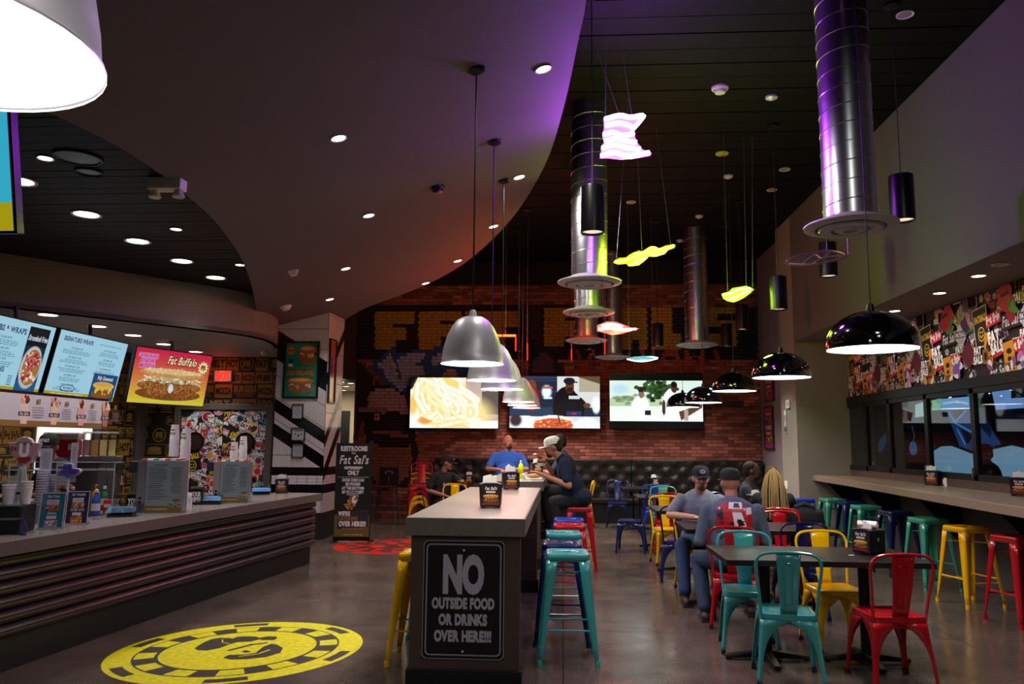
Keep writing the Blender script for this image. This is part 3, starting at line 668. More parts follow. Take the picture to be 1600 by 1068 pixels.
# orange neon frame left of the ducts
t = thing('neon_frame_sign', 'orange neon tube frame hung before the mural above the left TVs', 'neon sign', aty(807, 548, 12.0))
c = t.location.copy()
mo = mat('orange_neon', 'ff5a28', .3, noise=0, emit='ff4a18', es=4); md = mat('dim_orange_neon', 'c02808', .4, noise=0, emit='d02c08', es=.55)
MB().tube([aty(774, 524, 12.0)-c, aty(806, 524, 12.0)-c], .017, 6).build('neon_tube', mo, t, True)
for q in ([(806,524),(806,548)], [(824,536),(824,563)], [(893,545),(893,563)], [(945,532),(945,553)]):
    MB().tube([aty(a, b, 12.0)-c for a, b in q], .01, 6).build('neon_tube', md, t, True)
for u, v in ((790, 524), (824, 536), (893, 545), (945, 532)): q = aty(u, v, 12.0)-c; MB().cyl(q, (q.x, q.y, CZ-c.z), .002, n=5).build('wire', MATS['steel_wire'], t)
lamp('neon_glow', 'POINT', c+Vector((-.2, -.2, .15)), 40, lin('ff3010'), .15)
# smoke detectors, speakers and cameras
def puck(p, r, label, name='smoke_detector', cat='detector', nrm=(0, 0, -1), col=M_trim):
    t = thing(name, label, cat, p); t.rotation_euler = Vector(nrm).to_track_quat('-Z', 'Y').to_euler()
    MB().lathe([(r, .005), (r, -.015), (r*.8, -.035), (r*.75, -.03)], n=24).build('base', col, t, True)
    MB().lathe([(r*.7, -.03), (r*.6, -.06), (.001, -.065)], n=20).build('cover', col, t, True); return t
puck(atz(1125, 137, CZ), .09, 'white round smoke detector on the black main ceiling')
puck(soffpt(683, 292), .075, 'dark domed camera on the curved ceiling right of centre', 'dome_camera', 'camera', SN, M_blackmetal)
puck(soffpt(458, 423), .07, 'white dome camera hanging under the curved ceiling left', 'dome_camera', 'camera', SN, M_trim)
puck(soffpt(446, 478), .09, 'white ball security camera above the tiled column', 'dome_camera', 'camera', SN, M_trim)
puck(atz(256, 530, LZ), .075, 'white detector on the low kitchen ceiling above the red screen', 'smoke_detector', 'detector')
puck(atz(412, 549, LZ), .06, 'small white camera in the corner left of the tiled column', 'dome_camera', 'camera')
for i, (u, v) in enumerate([(122, 246), (139, 268)]):
    t = thing('ceiling_speaker', ['round black ceiling speaker in the plank ceiling', 'slim black vent disc beside the ceiling speaker'][i], 'speaker', atz(u, v, PZ))
    r = (.17, .1)[i]; MB().lathe([(r, .004), (r, -.01), (r*.9, -.012), (r*.88, -.004), (.001, -.006)], n=28).build('grille', M_blackmetal, t, True)
    MB().lathe([(r*1.03, .004), (r*1.03, -.014), (r, -.012)], n=28).build('rim', M_plank, t, True)
t = thing('emergency_light', 'white twin emergency light on the edge of the plank ceiling', 'light', atz(262, 279, PZ))
MB().cbox((0, 0, -.05), (.28, .12, .1)).build('housing', M_trim, t, bevel=.01)
for s_ in (-.1, .1): MB().lathe([(.03, .0), (.05, -.05), (.045, -.06), (.001, -.05)], (s_, 0, -.1), 16).build('lamp_head', M_trim, t, True)
t = thing('wall_plaque_lamp', 'yellow lit round canopy on the black ceiling above the tables', 'canopy', atz(1128, 239, CZ))
MB().lathe([(.085, 0), (.085, -.015), (.075, -.02), (.001, -.02)], n=24).build('plate', mat('yellow_plate', 'b8b040', .5), t, True); MB().cyl((0, 0, -.02), (0, 0, -.9), .004, n=6).build('cord', M_cord, t)
# ================================================================ metal chairs and stools
def paint(name, c): return mat('enamel_'+name, c, .22, noise=.05, scale=18, coat=.35)
ENA = {'teal': paint('teal', '3c9696'), 'mint': paint('mint', '3a957d'), 'yellow': paint('yellow', 'f0b800'), 'red': paint('red', 'b0101c'), 'navy': paint('navy', '141c52'), 'blue': paint('blue', '1c3fa8')}
M_foot = mat('rubber_foot', '151515', .7, noise=.1)
def leg_mesh(sx, sy, top, bot, z0, z1, wt, wb, p, half, n=10, arch=True):
    """folded sheet leg: two flanges meeting at the corner edge, opening into an arch under the seat"""
    mb = MB(); ring = []
    for i in range(n+1):
        s = i/n; z = z0+(z1-z0)*s; cx_ = (bot[0]+(top[0]-bot[0])*s)*sx; cy_ = (bot[1]+(top[1]-bot[1])*s)*sy
        w_ = wb+(wt-wb)*(s**p) if arch else wb+(wt-wb)*s
        ring.append([(cx_-sx*w_, cy_, z), (cx_-sx*.012, cy_, z), (cx_, cy_-sy*.012, z), (cx_, cy_-sy*w_, z)])
    v = [q for r_ in ring for q in r_]
    mb.add(v, [(i*4+k, i*4+k+1, i*4+k+5, i*4+k+4) for i in range(n) for k in range(3)])
    return mb
def rsq(h, r, z, n=5, hy=None):
    hy = hy or h; out = []
    for sx, sy, a0 in ((1, 1, 0), (-1, 1, 90), (-1, -1, 180), (1, -1, 270)):
        out += [(sx*(h-r)+r*cos(R(a0+90*i/n)), sy*(hy-r)+r*sin(R(a0+90*i/n)), z) for i in range(n+1)]
    return out
def loft(rings, cap0=True, cap1=True):
    n = len(rings[0]); mb = MB()
    mb.add([p for r_ in rings for p in r_], [(i*n+k, i*n+(k+1)%n, (i+1)*n+(k+1)%n, (i+1)*n+k) for i in range(len(rings)-1) for k in range(n)]
           + ([list(range(n))[::-1]] if cap0 else [])+([list(range((len(rings)-1)*n, len(rings)*n))] if cap1 else []))
    return mb
def make_chair():
    t = thing('metal_cafe_chair', 'x', 'chair'); m = ENA['teal']
    loft([rsq(.172, .045, .395), rsq(.178, .05, .43), rsq(.178, .055, .446), rsq(.165, .05, .452), rsq(.14, .06, .447), rsq(.06, .05, .441)], False).build('seat', m, t, True, solid=.003)
    for sx in (-1, 1):
        for sy in (-1, 1):
            o = leg_mesh(sx, sy, (.176, .176), (.215, .225 if sy < 0 else .205), .02, .41, .172, .028, 4.5, .17).build('leg', m, t, True, solid=.004)
            MB().box(-.016, -.016, 0, .016, .016, .03).build('foot_cap', M_foot, o, loc=(sx*.2, sy*(.21 if sy < 0 else .192), 0))
    hoop = [(-.172, -.15, .40), (-.176, -.165, .47), (-.188, -.19, .60), (-.203, -.215, .72), (-.205, -.225, .77), (-.19, -.235, .815), (-.15, -.24, .842), (-.08, -.243, .852), (0, -.244, .855)]
    hoop += [(-x, y, z) for x, y, z in hoop[-2::-1]]
    s3 = []
    for i in range(len(hoop)-1):
        p0, p1, p2, p3 = [Vector(hoop[min(max(k, 0), len(hoop)-1)]) for k in (i-1, i, i+1, i+2)]
        for k in range(3): u = k/3; s3.append(.5*((2*p1)+(p2-p0)*u+(2*p0-5*p1+4*p2-p3)*u*u+(3*p1-p0-3*p2+p3)*u**3))
    MB().tube(s3+[Vector(hoop[-1])], .0105, 8).build('back_hoop', m, t, True)
    rows_ = []; 
    for i in range(9):
        s = i/8; z = .445+.405*s; y = -.165-.077*s-.012*sin(pi*s); h = .052+.026*s
        rows_ += [(-h, y-.006, z), (-h+.012, y, z), (0, y+.003, z), (h-.012, y, z), (h, y-.006, z)]
    sp = MB().add(rows_, [(i*5+k, i*5+k+1, i*5+k+6, i*5+k+5) for i in range(8) for k in range(4)]).build('backrest_splat', m, t, True, solid=.003)
    rr = []
    for a in np.linspace(0, 2*pi, 25)[:-1]:
        q = rsq(.03, .016, 0, 5, .145)
    q = rsq(.026, .02, 0, 5, .14); rr = []
    for x, y2, _ in q:
        s = .5+y2/.405*.98; rr.append((x*(.9+.25*s), -.165-.077*s-.012*sin(pi*s)-.0055, .445+.405*s))
    MB().tube(rr, .0035, 5, True).build('pressed_rib', m, sp, True)
    MB().tube([(-.12, -.17, .36), (0, -.15, .385), (.12, -.17, .36)], .006, 6).build('brace', m, t, True)
    return t
def make_stool():
    t = thing('metal_bar_stool', 'x', 'stool'); m = ENA['teal']; h = .155
    loft([rsq(h, .03, .705), rsq(h, .035, .748), rsq(h-.004, .035, .757), rsq(h-.014, .035, .76), rsq(.11, .05, .757), rsq(.03, .02, .756)], False, False).build('seat', m, t, True, solid=.003)
    MB().lathe([(.03, .757), (.022, .75), (.022, .735)], n=16).build('hand_hole', M_foot, t, True)
    for sx in (-1, 1):
        for sy in (-1, 1):
            o = leg_mesh(sx, sy, (h-.002, h-.002), (.215, .215), .03, .715, .078, .03, 1, h, 8, False).build('leg', m, t, True, solid=.004)
            MB().lathe([(.019, 0), (.02, .03), (.017, .04)], (sx*.205, sy*.205, 0), 12, close=True).build('foot_cap', m, o, True)
    for sx in (-1, 1):
        x = sx*.185; MB().tube([(x, -.185, .27), (x, .185, .27)], .0085, 6).build('footrest', m, t, True)
        MB().tube([(-.19, x, .235), (.19, x, .235)], .0085, 6).build('footrest', m, t, True)
    MB().tube([(-.15, -.15, .60), (.15, .15, .60)], .005, 5).build('cross_brace', m, t, True); MB().tube([(-.15, .15, .61), (.15, -.15, .61)], .005, 5).build('cross_brace', m, t, True)
    return t
CHAIR0, STOOL0 = make_chair(), make_stool(); used = {'c': 0, 's': 0}
def put(kind, colour, x, y, rz, label, group, z=0):
    src = CHAIR0 if kind == 'c' else STOOL0
    o = src if not used[kind] else copy_tree(src); used[kind] += 1
    o.location = (x, y, z); o.rotation_euler.z = R(rz); o['label'] = label; o['group'] = group
    todo.append((o, ENA[colour])); return o
todo = []
g = 'metal cafe chairs at the dining tables'
# rz 0: the sitter looks to the back wall; 180: towards the camera
put('c', 'teal', 1.50, 5.62, -8, 'teal metal chair in front, its back to the camera at the near black table', g)
put('c', 'red', 2.17, 5.62, 5, 'large dark red metal chair front right, its back to the camera', g)
put('c', 'teal', 1.42, 6.38, 172, 'teal metal chair behind the near black table, facing the camera', g)
put('c', 'yellow', 2.12, 6.52, 184, 'yellow metal chair behind the near black table, facing the camera', g)
put('c', 'red', 1.50, 7.18, -14, 'red metal chair under the man in the grey long sleeve shirt', g)
put('c', 'yellow', 1.42, 8.72, 180, 'yellow metal chair under the smiling man in the grey T-shirt', g)
put('c', 'navy', 2.16, 7.62, 0, 'dark navy metal chair right behind the yellow chair at the near table', g)
put('c', 'red', 2.28, 8.42, 180, 'red metal chair facing the camera, right of the man seen from behind', g)
put('c', 'red', 2.42, 9.25, -10, 'red metal chair under the woman with blond braids', g)
put('c', 'navy', 2.42, 10.75, 248, 'navy metal chair under the man in profile at the back', g)
put('c', 'navy', 1.33, 9.42, -6, 'navy metal chair at the aisle, left behind the smiling man', g)
put('c', 'yellow', 1.38, 10.66, 186, 'yellow metal chair at the aisle, third table back', g)
put('c', 'red', 1.50, 11.72, 0, 'red metal chair at the fourth aisle table, its back to the camera', g)
put('c', 'navy', .98, 11.75, 80, 'navy metal chair turned sideways at the aisle by the fourth table', g)
put('c', 'mint', 1.62, 13.05, 176, 'mint green metal chair beyond the red one at the fourth aisle table', g)
put('c', 'blue', 1.55, 14.0, 0, 'bright blue metal chair at the farthest aisle table before the banquette', g)
put('c', 'navy', 2.15, 12.0, 0, 'navy metal chair peeking out behind the head of the smiling man', g)
put('c', 'yellow', .33, 15.0, 80, 'yellow metal chair alone right of the man in the white cap', g)
put('c', 'navy', 1.02, 15.15, 175, 'navy metal chair before the banquette, alone in the middle', g)
put('c', 'yellow', -1.86, 13.0, 165, 'yellow metal chair held by the worker in black', g)
put('c', 'navy', -2.12, 13.55, 228, 'navy metal chair under the worker in black', g)
for i, cname in enumerate(['yellow', 'yellow', 'red', 'red']):
    put('c', cname, -2.72, 15.1, 185, ['lowest yellow chair of the stack by the brick wall', 'upper yellow chair of the stack by the brick wall', 'red chair nested second from the top of the stack by the brick wall', 'topmost red chair of the stack by the brick wall'][i], 'stacked chairs by the brick wall', z=.095*i)
g = 'metal stools along the bar tables'
for c_, x, y, rz, lab in [('teal', .03, 5.98, 2, 'teal bar stool nearest the camera right of the bar table'), ('navy', -.01, 6.5, 0, 'navy bar stool right behind the nearest teal stool'), ('teal', .0, 7.25, 3, 'second teal bar stool back along the bar table'),
        ('red', .06, 7.95, 0, 'red bar stool between the teal and the blue stool along the bar'), ('blue', .06, 8.5, 0, 'bright blue bar stool behind the red stool along the bar'), ('red', .20, 10.1, 0, 'red bar stool under the man in the white cap'), ('blue', .0, 10.9, 0, 'blue bar stool in the gap beyond the man in the white cap'), ('navy', .02, 12.2, 0, 'navy bar stool under the man with sunglasses on his head'),
        ('yellow', -1.02, 5.85, 0, 'yellow bar stool on the left side of the bar table'), ('teal', -1.02, 6.6, 0, 'teal bar stool hidden behind the yellow one left of the bar'), ('blue', -1.02, 7.4, 0, 'blue bar stool farther back on the left side of the bar'), ('navy', -.95, 13.62, 0, 'navy bar stool under the bald man in the blue T-shirt')]:
    put('s', c_, x, y, rz, lab, g)
g = 'metal stools along the window counter'
for c_, x, y, rz, lab in [('red', 4.06, 7.5, 14, 'red stool at the window counter, nearest the camera'), ('yellow', 4.02, 8.32, 14, 'yellow stool at the window counter'), ('mint', 4.04, 9.2, 10, 'mint stool right behind the yellow one at the window counter'), ('navy', 4.06, 10.1, 6, 'navy stool at the window counter between two mint stools'),
        ('mint', 4.02, 10.95, 4, 'mint stool at the window counter behind the near table napkin holder'), ('navy', 4.1, 11.7, 0, 'dark navy stool hidden among the farther mint stools'), ('mint', 4.02, 12.25, 5, 'farthest mint stool at the window counter'), ('blue', 3.55, 12.2, 0, 'bright blue stool at the far end by the grey wall')]:
    put('s', c_, x, y, rz, lab, g)
for o, m in todo: recolour(o, m, ENA['teal']) if m != ENA['teal'] else None
# ================================================================ dining tables
M_top = mat('black_table_top', '1a1718', .3, noise=.2, scale=8); M_iron = mat('black_cast_iron', '0d0d0e', .5, .2, noise=.1)
def dining_table():
    t = thing('dining_table', 'x', 'table')
    MB().box(-.35, -.40, .72, .35, .40, .76).build('table_top', M_top, t, bevel=.004)
    MB().cyl((0, 0, .06), (0, 0, .72), .038, n=16).build('column', M_iron, t, True)
    mb = MB()
    for a in range(4):
        mb.T = Matrix.Rotation(a*pi/2+.0, 4, 'Z'); mb.add([(-.03, 0, .02), (.03, 0, .02), (.028, .3, .012), (-.028, .3, .012), (-.026, 0, .075), (.026, 0, .075), (.022, .3, .035), (-.022, .3, .035)], [(0,3,2,1),(4,5,6,7),(0,1,5,4),(1,2,6,5),(2,3,7,6),(3,0,4,7)])
        mb.T = None
    mb.build('cross_base', M_iron, t, bevel=.005)
    for a in range(4): MB().lathe([(.001, 0), (.018, 0), (.018, .02), (.001, .02)], (.28*cos(a*pi/2), .28*sin(a*pi/2), 0), 10).build('glide', M_foot, t)
    mb = MB(); mb.cbox((0, 0, .712), (.5, .05, .016)); mb.cbox((0, 0, .712), (.05, .5, .016)); mb.build('spider_plate', M_iron, t)
    return t
T0 = dining_table()
tabs = [(1.48, 6.08, 'nearest black dining table with two chairs before it, left half'), (2.19, 6.08, 'nearest black dining table, right half with the napkin holder'), (1.50, 8.02, 'black dining table between the two men in grey'), (2.25, 8.02, 'black dining table right of the man seen from behind'),
        (1.45, 10.03, 'third black table back along the aisle'), (2.3, 10.03, 'black table between the man in profile and the woman with braids'), (1.45, 12.3, 'fourth black table back along the aisle'), (1.4, 14.6, 'farthest black table along the aisle, by the banquette'), (2.2, 12.35, 'black table far back behind the smiling man'), (-.2, 15.0, 'black table far back behind the bar, by the banquette'), (-1.9, 15.0, 'black table by the worker in black')]
for i, (x, y, lab) in enumerate(tabs):
    o = T0 if i == 0 else copy_tree(T0); o.location = (x, y, 0); tag(o, lab, 'table', 'black dining tables')
# ================================================================ bar tables
def bar(y0, y1, x0, x1, label, front):
    t = thing('bar_table', label, 'bar table', ((x0+x1)/2, (y0+y1)/2, 0), 0, 'stone topped bar tables')
    hx, hy = (x1-x0)/2, (y1-y0)/2
    MB().box(-hx, -hy, .955, hx, hy, 1.07).build('worktop', [M_lamin], t, bevel=.006)
    for s_ in (-1, 1): MB().box(-hx, s_*hy-.003, .958, hx, s_*hy+.003, 1.066).build('edge_band', M_lamin_edge, t); MB().box(s_*hx-.003, -hy, .958, s_*hx+.003, hy, 1.066).build('edge_band', M_lamin_edge, t)
    M_pan = mat('panel_laminate', '48372e', .5, noise=.18, scale=9)
    for s_ in (-1, 1):
        MB().cbox((0, s_*(hy-.09), .54), (2*hx-.06, .1, .83)).build('end_panel', M_pan, t, bevel=.003)
        MB().cbox((0, s_*(hy-.085), .065), (2*hx-.03, .13, .13)).build('plinth', M_black, t, bevel=.003)
    MB().cbox((0, 0, .54), (.3, 2*hy-.26, .83)).build('core_panel', mat('dark_panel', '2a2524', .6, noise=.1), t)
    return t
BAR1 = bar(5.12, 8.62, -1.01, -.245, 'long bar table with stone top and NO OUTSIDE FOOD sign on its end', True)
BAR2 = bar(9.98, 13.2, -.98, -.25, 'second bar table farther back where three men eat', False)
# its sign
t = thing('no_outside_food_sign', 'black rounded sign with white words NO OUTSIDE FOOD on the bar end', 'sign', (-.635, 5.148, .56))
pr = Print(); pr.rrect(-.26, -.365, .26, .365, .03, 'bcb8c0'); pr.rrect(-.257, -.362, .257, .362, .03, '0a090a'); pr.rrect(-.242, -.345, .242, .345, .03, '8f8a96'); pr.rrect(-.233, -.336, .233, .336, .024, '0a090a')
W_ = 'aaa5b4'
pr.text('NO', 0, .05, .215, W_, 'h', .92, wmax=.27)
for s_, y in (('OUTSIDE FOOD', -.055), ('OR DRINKS', -.155), ('OVER HERE!!!', -.255)): pr.text(s_, 0, y, .062, W_, 'h', .8, wmax={'OUTSIDE FOOD': .40, 'OR DRINKS': .31, 'OVER HERE!!!': .365}[s_])
for y in (.305, -.318): pr.ell(0, y, .007, .007, 'd8d4dc')
MB().box(-.26, 0, -.365, .26, .006, .365).build('board', M_black, t, bevel=.002)
pr.build('flat_print', printmat('ink_sign', .35), t, (0, -.0005, 0))
# ================================================================ napkin holders
M_nap = mat('paper_napkin', 'e6e0d6', .8, noise=.03)
def food(pr, x0, y0, x1, y1, seed=1, bun='c08038', fill=('7a2a18', 'b04a20', 'd8b060', '506028', 'e0d0b0')):
    """a long filled roll"""
    w_, h = x1-x0, y1-y0; cx_ = (x0+x1)/2
    pr.ell(cx_, y0+h*.26, w_*.48, h*.26, '8a5424', 18); pr.up()
    pr.blobs(x0+w_*.08, y0+h*.34, x1-w_*.08, y0+h*.66, 22, h*.13, fill, seed)
    pr.ell(cx_, y0+h*.76, w_*.49, h*.22, bun, 20); pr.ell(cx_-w_*.05, y0+h*.83, w_*.38, h*.1, 'dca45c', 16); pr.up(); return pr
def napkin_holder(x, y, z, rz, label, kind=0):
    t = thing('napkin_holder', label, 'napkin holder', (x, y, z), R(rz), 'black napkin holders')
    mb = MB(); prof = [(-.075, .012), (-.06, .004), (-.02, .012), (.02, .012), (.06, .004), (.075, .012), (.082, .175), (.04, .185), (-.04, .185), (-.082, .175)]
    mb.prism(prof, -.085, .085, 'y'); mb.build('case', mat('black_plastic', '121214', .35, noise=.05), t, bevel=.004)
    for i in range(3): MB().prism([(-.06+.01*i, .17), (.05-.012*i, .17), (.045, .215+.012*i), (.0, .245-.01*i), (-.055+.01*i, .232)], -.03+.02*i, -.026+.02*i, 'y').build('napkin', M_nap, t)
    pr = Print(); pr.poly([(-.07, .02), (.07, .02), (.074, .17), (-.074, .17)], '2a2024'); pr.text("Fat Sal's", 0, .135, .022, 'e8e4e0', 'b', .8, .2, wmax=.1); pr.rect(-.035, .112, .035, .127, 'b8b4b8')
    food(pr, -.06, .045, .06, .105, 5); pr.rect(-.06, .028, .06, .04, '8a1c1c'); pr.build('front_card', INKG, t, (0, -.0855, 0))
    pr = Print(); pr.poly([(-.07, .02), (.07, .02), (.07, .165), (-.07, .165)], '18181a'); pr.ell(0, .11, .012, .016, '60606a'); pr.build('side_card', INKG, t, (.083, 0, 0), (0, 1, 0))
    return t
p = atz(764, 794, 1.07); napkin_holder(p.x, p.y+.09, 1.07, 8, 'napkin holder with sandwich picture at the near end of the bar table')
p = atz(800, 765, 1.07); napkin_holder(p.x-.02, p.y+.05, 1.07, 12, 'second napkin holder close behind the first on the bar table')
p = atz(1362, 866, .76); napkin_holder(p.x, p.y+.05, .76, -58, 'napkin holder with rolled napkin on the near black table')
for u, v, lab, rz in [(1363, 745, 'farthest napkin holder on the window counter', -38), (1458, 758, 'middle napkin holder on the window counter', -38), (1596, 775, 'napkin holder on the window counter cut off by the right edge', -38)]:
    p = atz(u, v, 1.07); napkin_holder(p.x, p.y, 1.07, rz, lab)
p = atz(1049, 760, .76); napkin_holder(1.62, 14.5, .76, 20, 'napkin holder on the farthest aisle table')
napkin_holder(2.35, 10.0, .76, 10, 'napkin holder between the heads of the two men in grey, on a far table')
p = atz(834, 736, 1.07); napkin_holder(-.40, 12.0, 1.07, 15, 'napkin holder on the far bar table before the eating men')
napkin_holder(.05, 15.1, .76, 0, 'napkin holder on the far table right of the man in the white cap')
napkin_holder(-1.75, 14.85, .76, 0, 'napkin holder under the arm of the worker in black')
# ================================================================ window counter, windows
ed = [(3.62, 5.2), (3.66, 6.4), (3.74, 8.0), (3.86, 9.7), (3.95, 11.3), (4.0, EY)]
t = thing('window_counter', 'long stone topped counter running along the right windows', 'counter', (4.2, 9, 0))
mb = MB(); mb.T = Matrix.Translation((-4.2, -9, 0)); mb.prism([(x, y) for x, y in ed]+[(GX, EY), (GX, 5.2)], .985, 1.07); mb.build('worktop', mat('taupe_stone', '8d7b69', .3, noise=.18, scale=20), t, bevel=.004)
mb = MB(); mb.T = Matrix.Translation((-4.2, -9, 0)); mb.box(GX-.02, 5.2, 1.07, GX-.001, EY, 1.17); mb.build('backsplash', mat('backsplash_stone', '55453f', .4, noise=.12), t)
for y in (6.2, 7.9, 9.6, 11.3, 12.7):
    mb = MB(); mb.T = Matrix.Translation((-4.2, -9, 0)); mb.prism([(GX-.55, .975), (GX-.02, .975), (GX-.02, .45), (GX-.06, .45), (GX-.5, .93)], y-.02, y+.02, 'y'); mb.build('bracket', M_blackmetal, t)
M_frame = mat('window_frame_paint', '16181c', .35, .3, noise=.05)
def glassmat(name, tint, gloss=.12):
    m = bpy.data.materials.new(name); m.use_nodes = True; nt = m.node_tree; nt.nodes.clear(); N = nt.nodes.new
    o = N('ShaderNodeOutputMaterial'); mx = N('ShaderNodeMixShader'); tr = N('ShaderNodeBsdfTransparent'); gl = N('ShaderNodeBsdfGlossy'); f = N('ShaderNodeLayerWeight')
    tr.inputs[0].default_value = (*tint, 1); gl.inputs['Roughness'].default_value = .02; f.inputs['Blend'].default_value = .5; pw = N('ShaderNodeMath'); pw.operation = 'POWER'; pw.inputs[1].default_value = 3.5; sc_ = N('ShaderNodeMath'); sc_.operation = 'MULTIPLY_ADD'; sc_.inputs[1].default_value = gloss*5; sc_.inputs[2].default_value = .03
    nt.links.new(f.outputs['Facing'], pw.inputs[0]); nt.links.new(pw.outputs[0], sc_.inputs[0]); nt.links.new(sc_.outputs[0], mx.inputs[0]); nt.links.new(tr.outputs[0], mx.inputs[1]); nt.links.new(gl.outputs[0], mx.inputs[2]); nt.links.new(mx.outputs[0], o.inputs[0]); return m
M_pane = glassmat('tinted_glass', (.62, .66, .7))
yb = [atx(u, 690, GX).y for u in (1324, 1356, 1393, 1452, 1526)]+[7.2, 5.9]
MB().box(GX-.04, 5.2, 2.2, GX+.04, EY, 2.32).build('trim_1', M_frame, bevel=.004); struct(bpy.data.objects['trim_1'])
for i in range(len(yb)-1):
    w_ = MB(); a, b = yb[i+1], yb[i]; fr = .045; z0, z1 = 1.17, 2.2
    for bx in ((GX-.03, a, z0, GX+.03, b, z0+.07), (GX-.03, a, z1-.06, GX+.03, b, z1), (GX-.03, a, z0, GX+.03, a+fr, z1), (GX-.03, b-fr, z0, GX+.03, b, z1)): w_.box(*bx)
    o = w_.build('window_%d' % (i+1), M_frame, bevel=.003); struct(o)
    MB().box(GX-.004, a+fr, z0+.07, GX+.004, b-fr, z1-.06).build('pane', M_pane, o)
    if i in (2, 3, 4): MB().cbox((GX-.045, a+.02, z0+.09), (.03, .03, .1)).build('latch', M_steel, o, bevel=.003)
# outside the windows: an added glowing blue panel and a sitting figure against it
OX = 7.0
def op(u, v): p = atx(u, v, OX); return (-p.y, p.z)
t = thing('blue_glow_panel', 'pale blue glowing panel with wavy top and slanting blue beams beyond the window', 'sign', (OX+.02, 12, 0))
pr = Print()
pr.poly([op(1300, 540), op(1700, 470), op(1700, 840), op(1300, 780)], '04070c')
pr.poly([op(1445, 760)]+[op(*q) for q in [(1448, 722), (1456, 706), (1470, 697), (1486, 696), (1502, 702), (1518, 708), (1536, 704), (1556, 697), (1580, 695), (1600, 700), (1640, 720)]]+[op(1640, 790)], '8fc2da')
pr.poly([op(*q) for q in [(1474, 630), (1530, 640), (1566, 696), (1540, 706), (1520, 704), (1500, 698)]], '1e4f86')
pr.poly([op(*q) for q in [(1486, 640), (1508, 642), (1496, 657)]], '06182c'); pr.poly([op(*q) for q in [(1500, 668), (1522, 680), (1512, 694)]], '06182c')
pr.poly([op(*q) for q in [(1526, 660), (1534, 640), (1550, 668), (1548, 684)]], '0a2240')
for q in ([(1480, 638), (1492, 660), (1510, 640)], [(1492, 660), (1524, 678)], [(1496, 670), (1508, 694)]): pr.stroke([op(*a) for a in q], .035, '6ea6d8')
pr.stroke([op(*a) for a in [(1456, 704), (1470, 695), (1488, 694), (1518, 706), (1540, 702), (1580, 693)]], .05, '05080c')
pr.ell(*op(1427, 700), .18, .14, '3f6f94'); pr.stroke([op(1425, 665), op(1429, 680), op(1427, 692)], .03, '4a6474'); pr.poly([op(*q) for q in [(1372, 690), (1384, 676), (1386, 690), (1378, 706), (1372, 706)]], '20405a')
pr.build('flat_print', PANEL_GLOW, t, (-.02, -12, 0), (0, -1, 0))
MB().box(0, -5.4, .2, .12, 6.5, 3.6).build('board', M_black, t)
t = thing('tv_reflection_panel', 'pale TV reflections drawn behind the top of the windows', 'screen', (OX-.4, 12, 0)); OX2 = OX-.4  # TV reflections in the panes, put in as glowing shapes outside
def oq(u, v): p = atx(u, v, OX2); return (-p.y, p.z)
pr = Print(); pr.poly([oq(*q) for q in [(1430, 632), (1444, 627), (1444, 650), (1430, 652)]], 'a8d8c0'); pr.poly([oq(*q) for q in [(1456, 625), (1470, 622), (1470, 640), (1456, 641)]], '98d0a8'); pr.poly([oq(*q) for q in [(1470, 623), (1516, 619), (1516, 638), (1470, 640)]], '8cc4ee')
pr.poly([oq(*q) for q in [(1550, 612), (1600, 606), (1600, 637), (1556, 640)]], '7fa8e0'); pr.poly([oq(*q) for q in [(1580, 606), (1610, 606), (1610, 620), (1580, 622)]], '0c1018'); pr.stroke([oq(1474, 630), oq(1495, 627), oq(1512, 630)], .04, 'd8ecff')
pr.build('picture', printmat('ink_tv_reflection', .4, es=.9), t, (0, -12, 0), (0, -1, 0))
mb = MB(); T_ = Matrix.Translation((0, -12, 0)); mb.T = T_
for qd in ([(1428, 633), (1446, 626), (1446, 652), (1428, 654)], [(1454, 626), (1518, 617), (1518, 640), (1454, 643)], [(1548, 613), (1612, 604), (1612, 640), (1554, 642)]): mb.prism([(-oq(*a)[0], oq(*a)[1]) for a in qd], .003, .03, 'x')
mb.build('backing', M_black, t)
MB().box(GX+.2, -3, -.05, 9, 17, 0).build('floor_outside', mat('pavement', '2c2b2a', .8, noise=.2)); struct(bpy.data.objects['floor_outside'])
# ================================================================ tufted banquette
M_leath = mat('black_leather', '16110f', .38, noise=.15, scale=30, bump=.05)
def banquette(x0, x1, label):
    t = thing('banquette', label, 'bench', ((x0+x1)/2, 15.95, 0), 0, 'tufted wall banquettes'); hx = (x1-x0)/2
    MB().box(-hx, -.25, 0, hx, .33, .38).build('base', M_black, t)
    MB().box(-hx, -.3, .38, hx, .12, .48).build('seat', M_leath, t, bevel=.02)
    nx = int((x1-x0)/.07); nz = 16; v = []
    for j in range(nz+1):
        for i in range(nx+1):
            a, b = i*(x1-x0)/nx, .48+.72*j/nz
            d = .07*abs(sin(pi*(a/.34+(b-.48)/.34))*sin(pi*(a/.34-(b-.48)/.34)))**.6
            v.append((-hx+a, .15-d, b))
    fs = [(j*(nx+1)+i, j*(nx+1)+i+1, (j+1)*(nx+1)+i+1, (j+1)*(nx+1)+i) for j in range(nz) for i in range(nx)]
    MB().add(v, fs).build('tufted_back', M_leath, t, True); MB().box(-hx, .12, .48, hx, .33, 1.23).build('back_board', M_leath, t, bevel=.02)
    k = 0
    for j in range(5):
        for i in range(int((x1-x0)/.34)+1):
            a = (i+(.5 if j % 2 else 0))*.34
            if a < x1-x0: MB().ell((-hx+a, .145, .48+.17*j), (.016, .012, .016), 8, 5).build('button', M_leath, t, True)
    return t
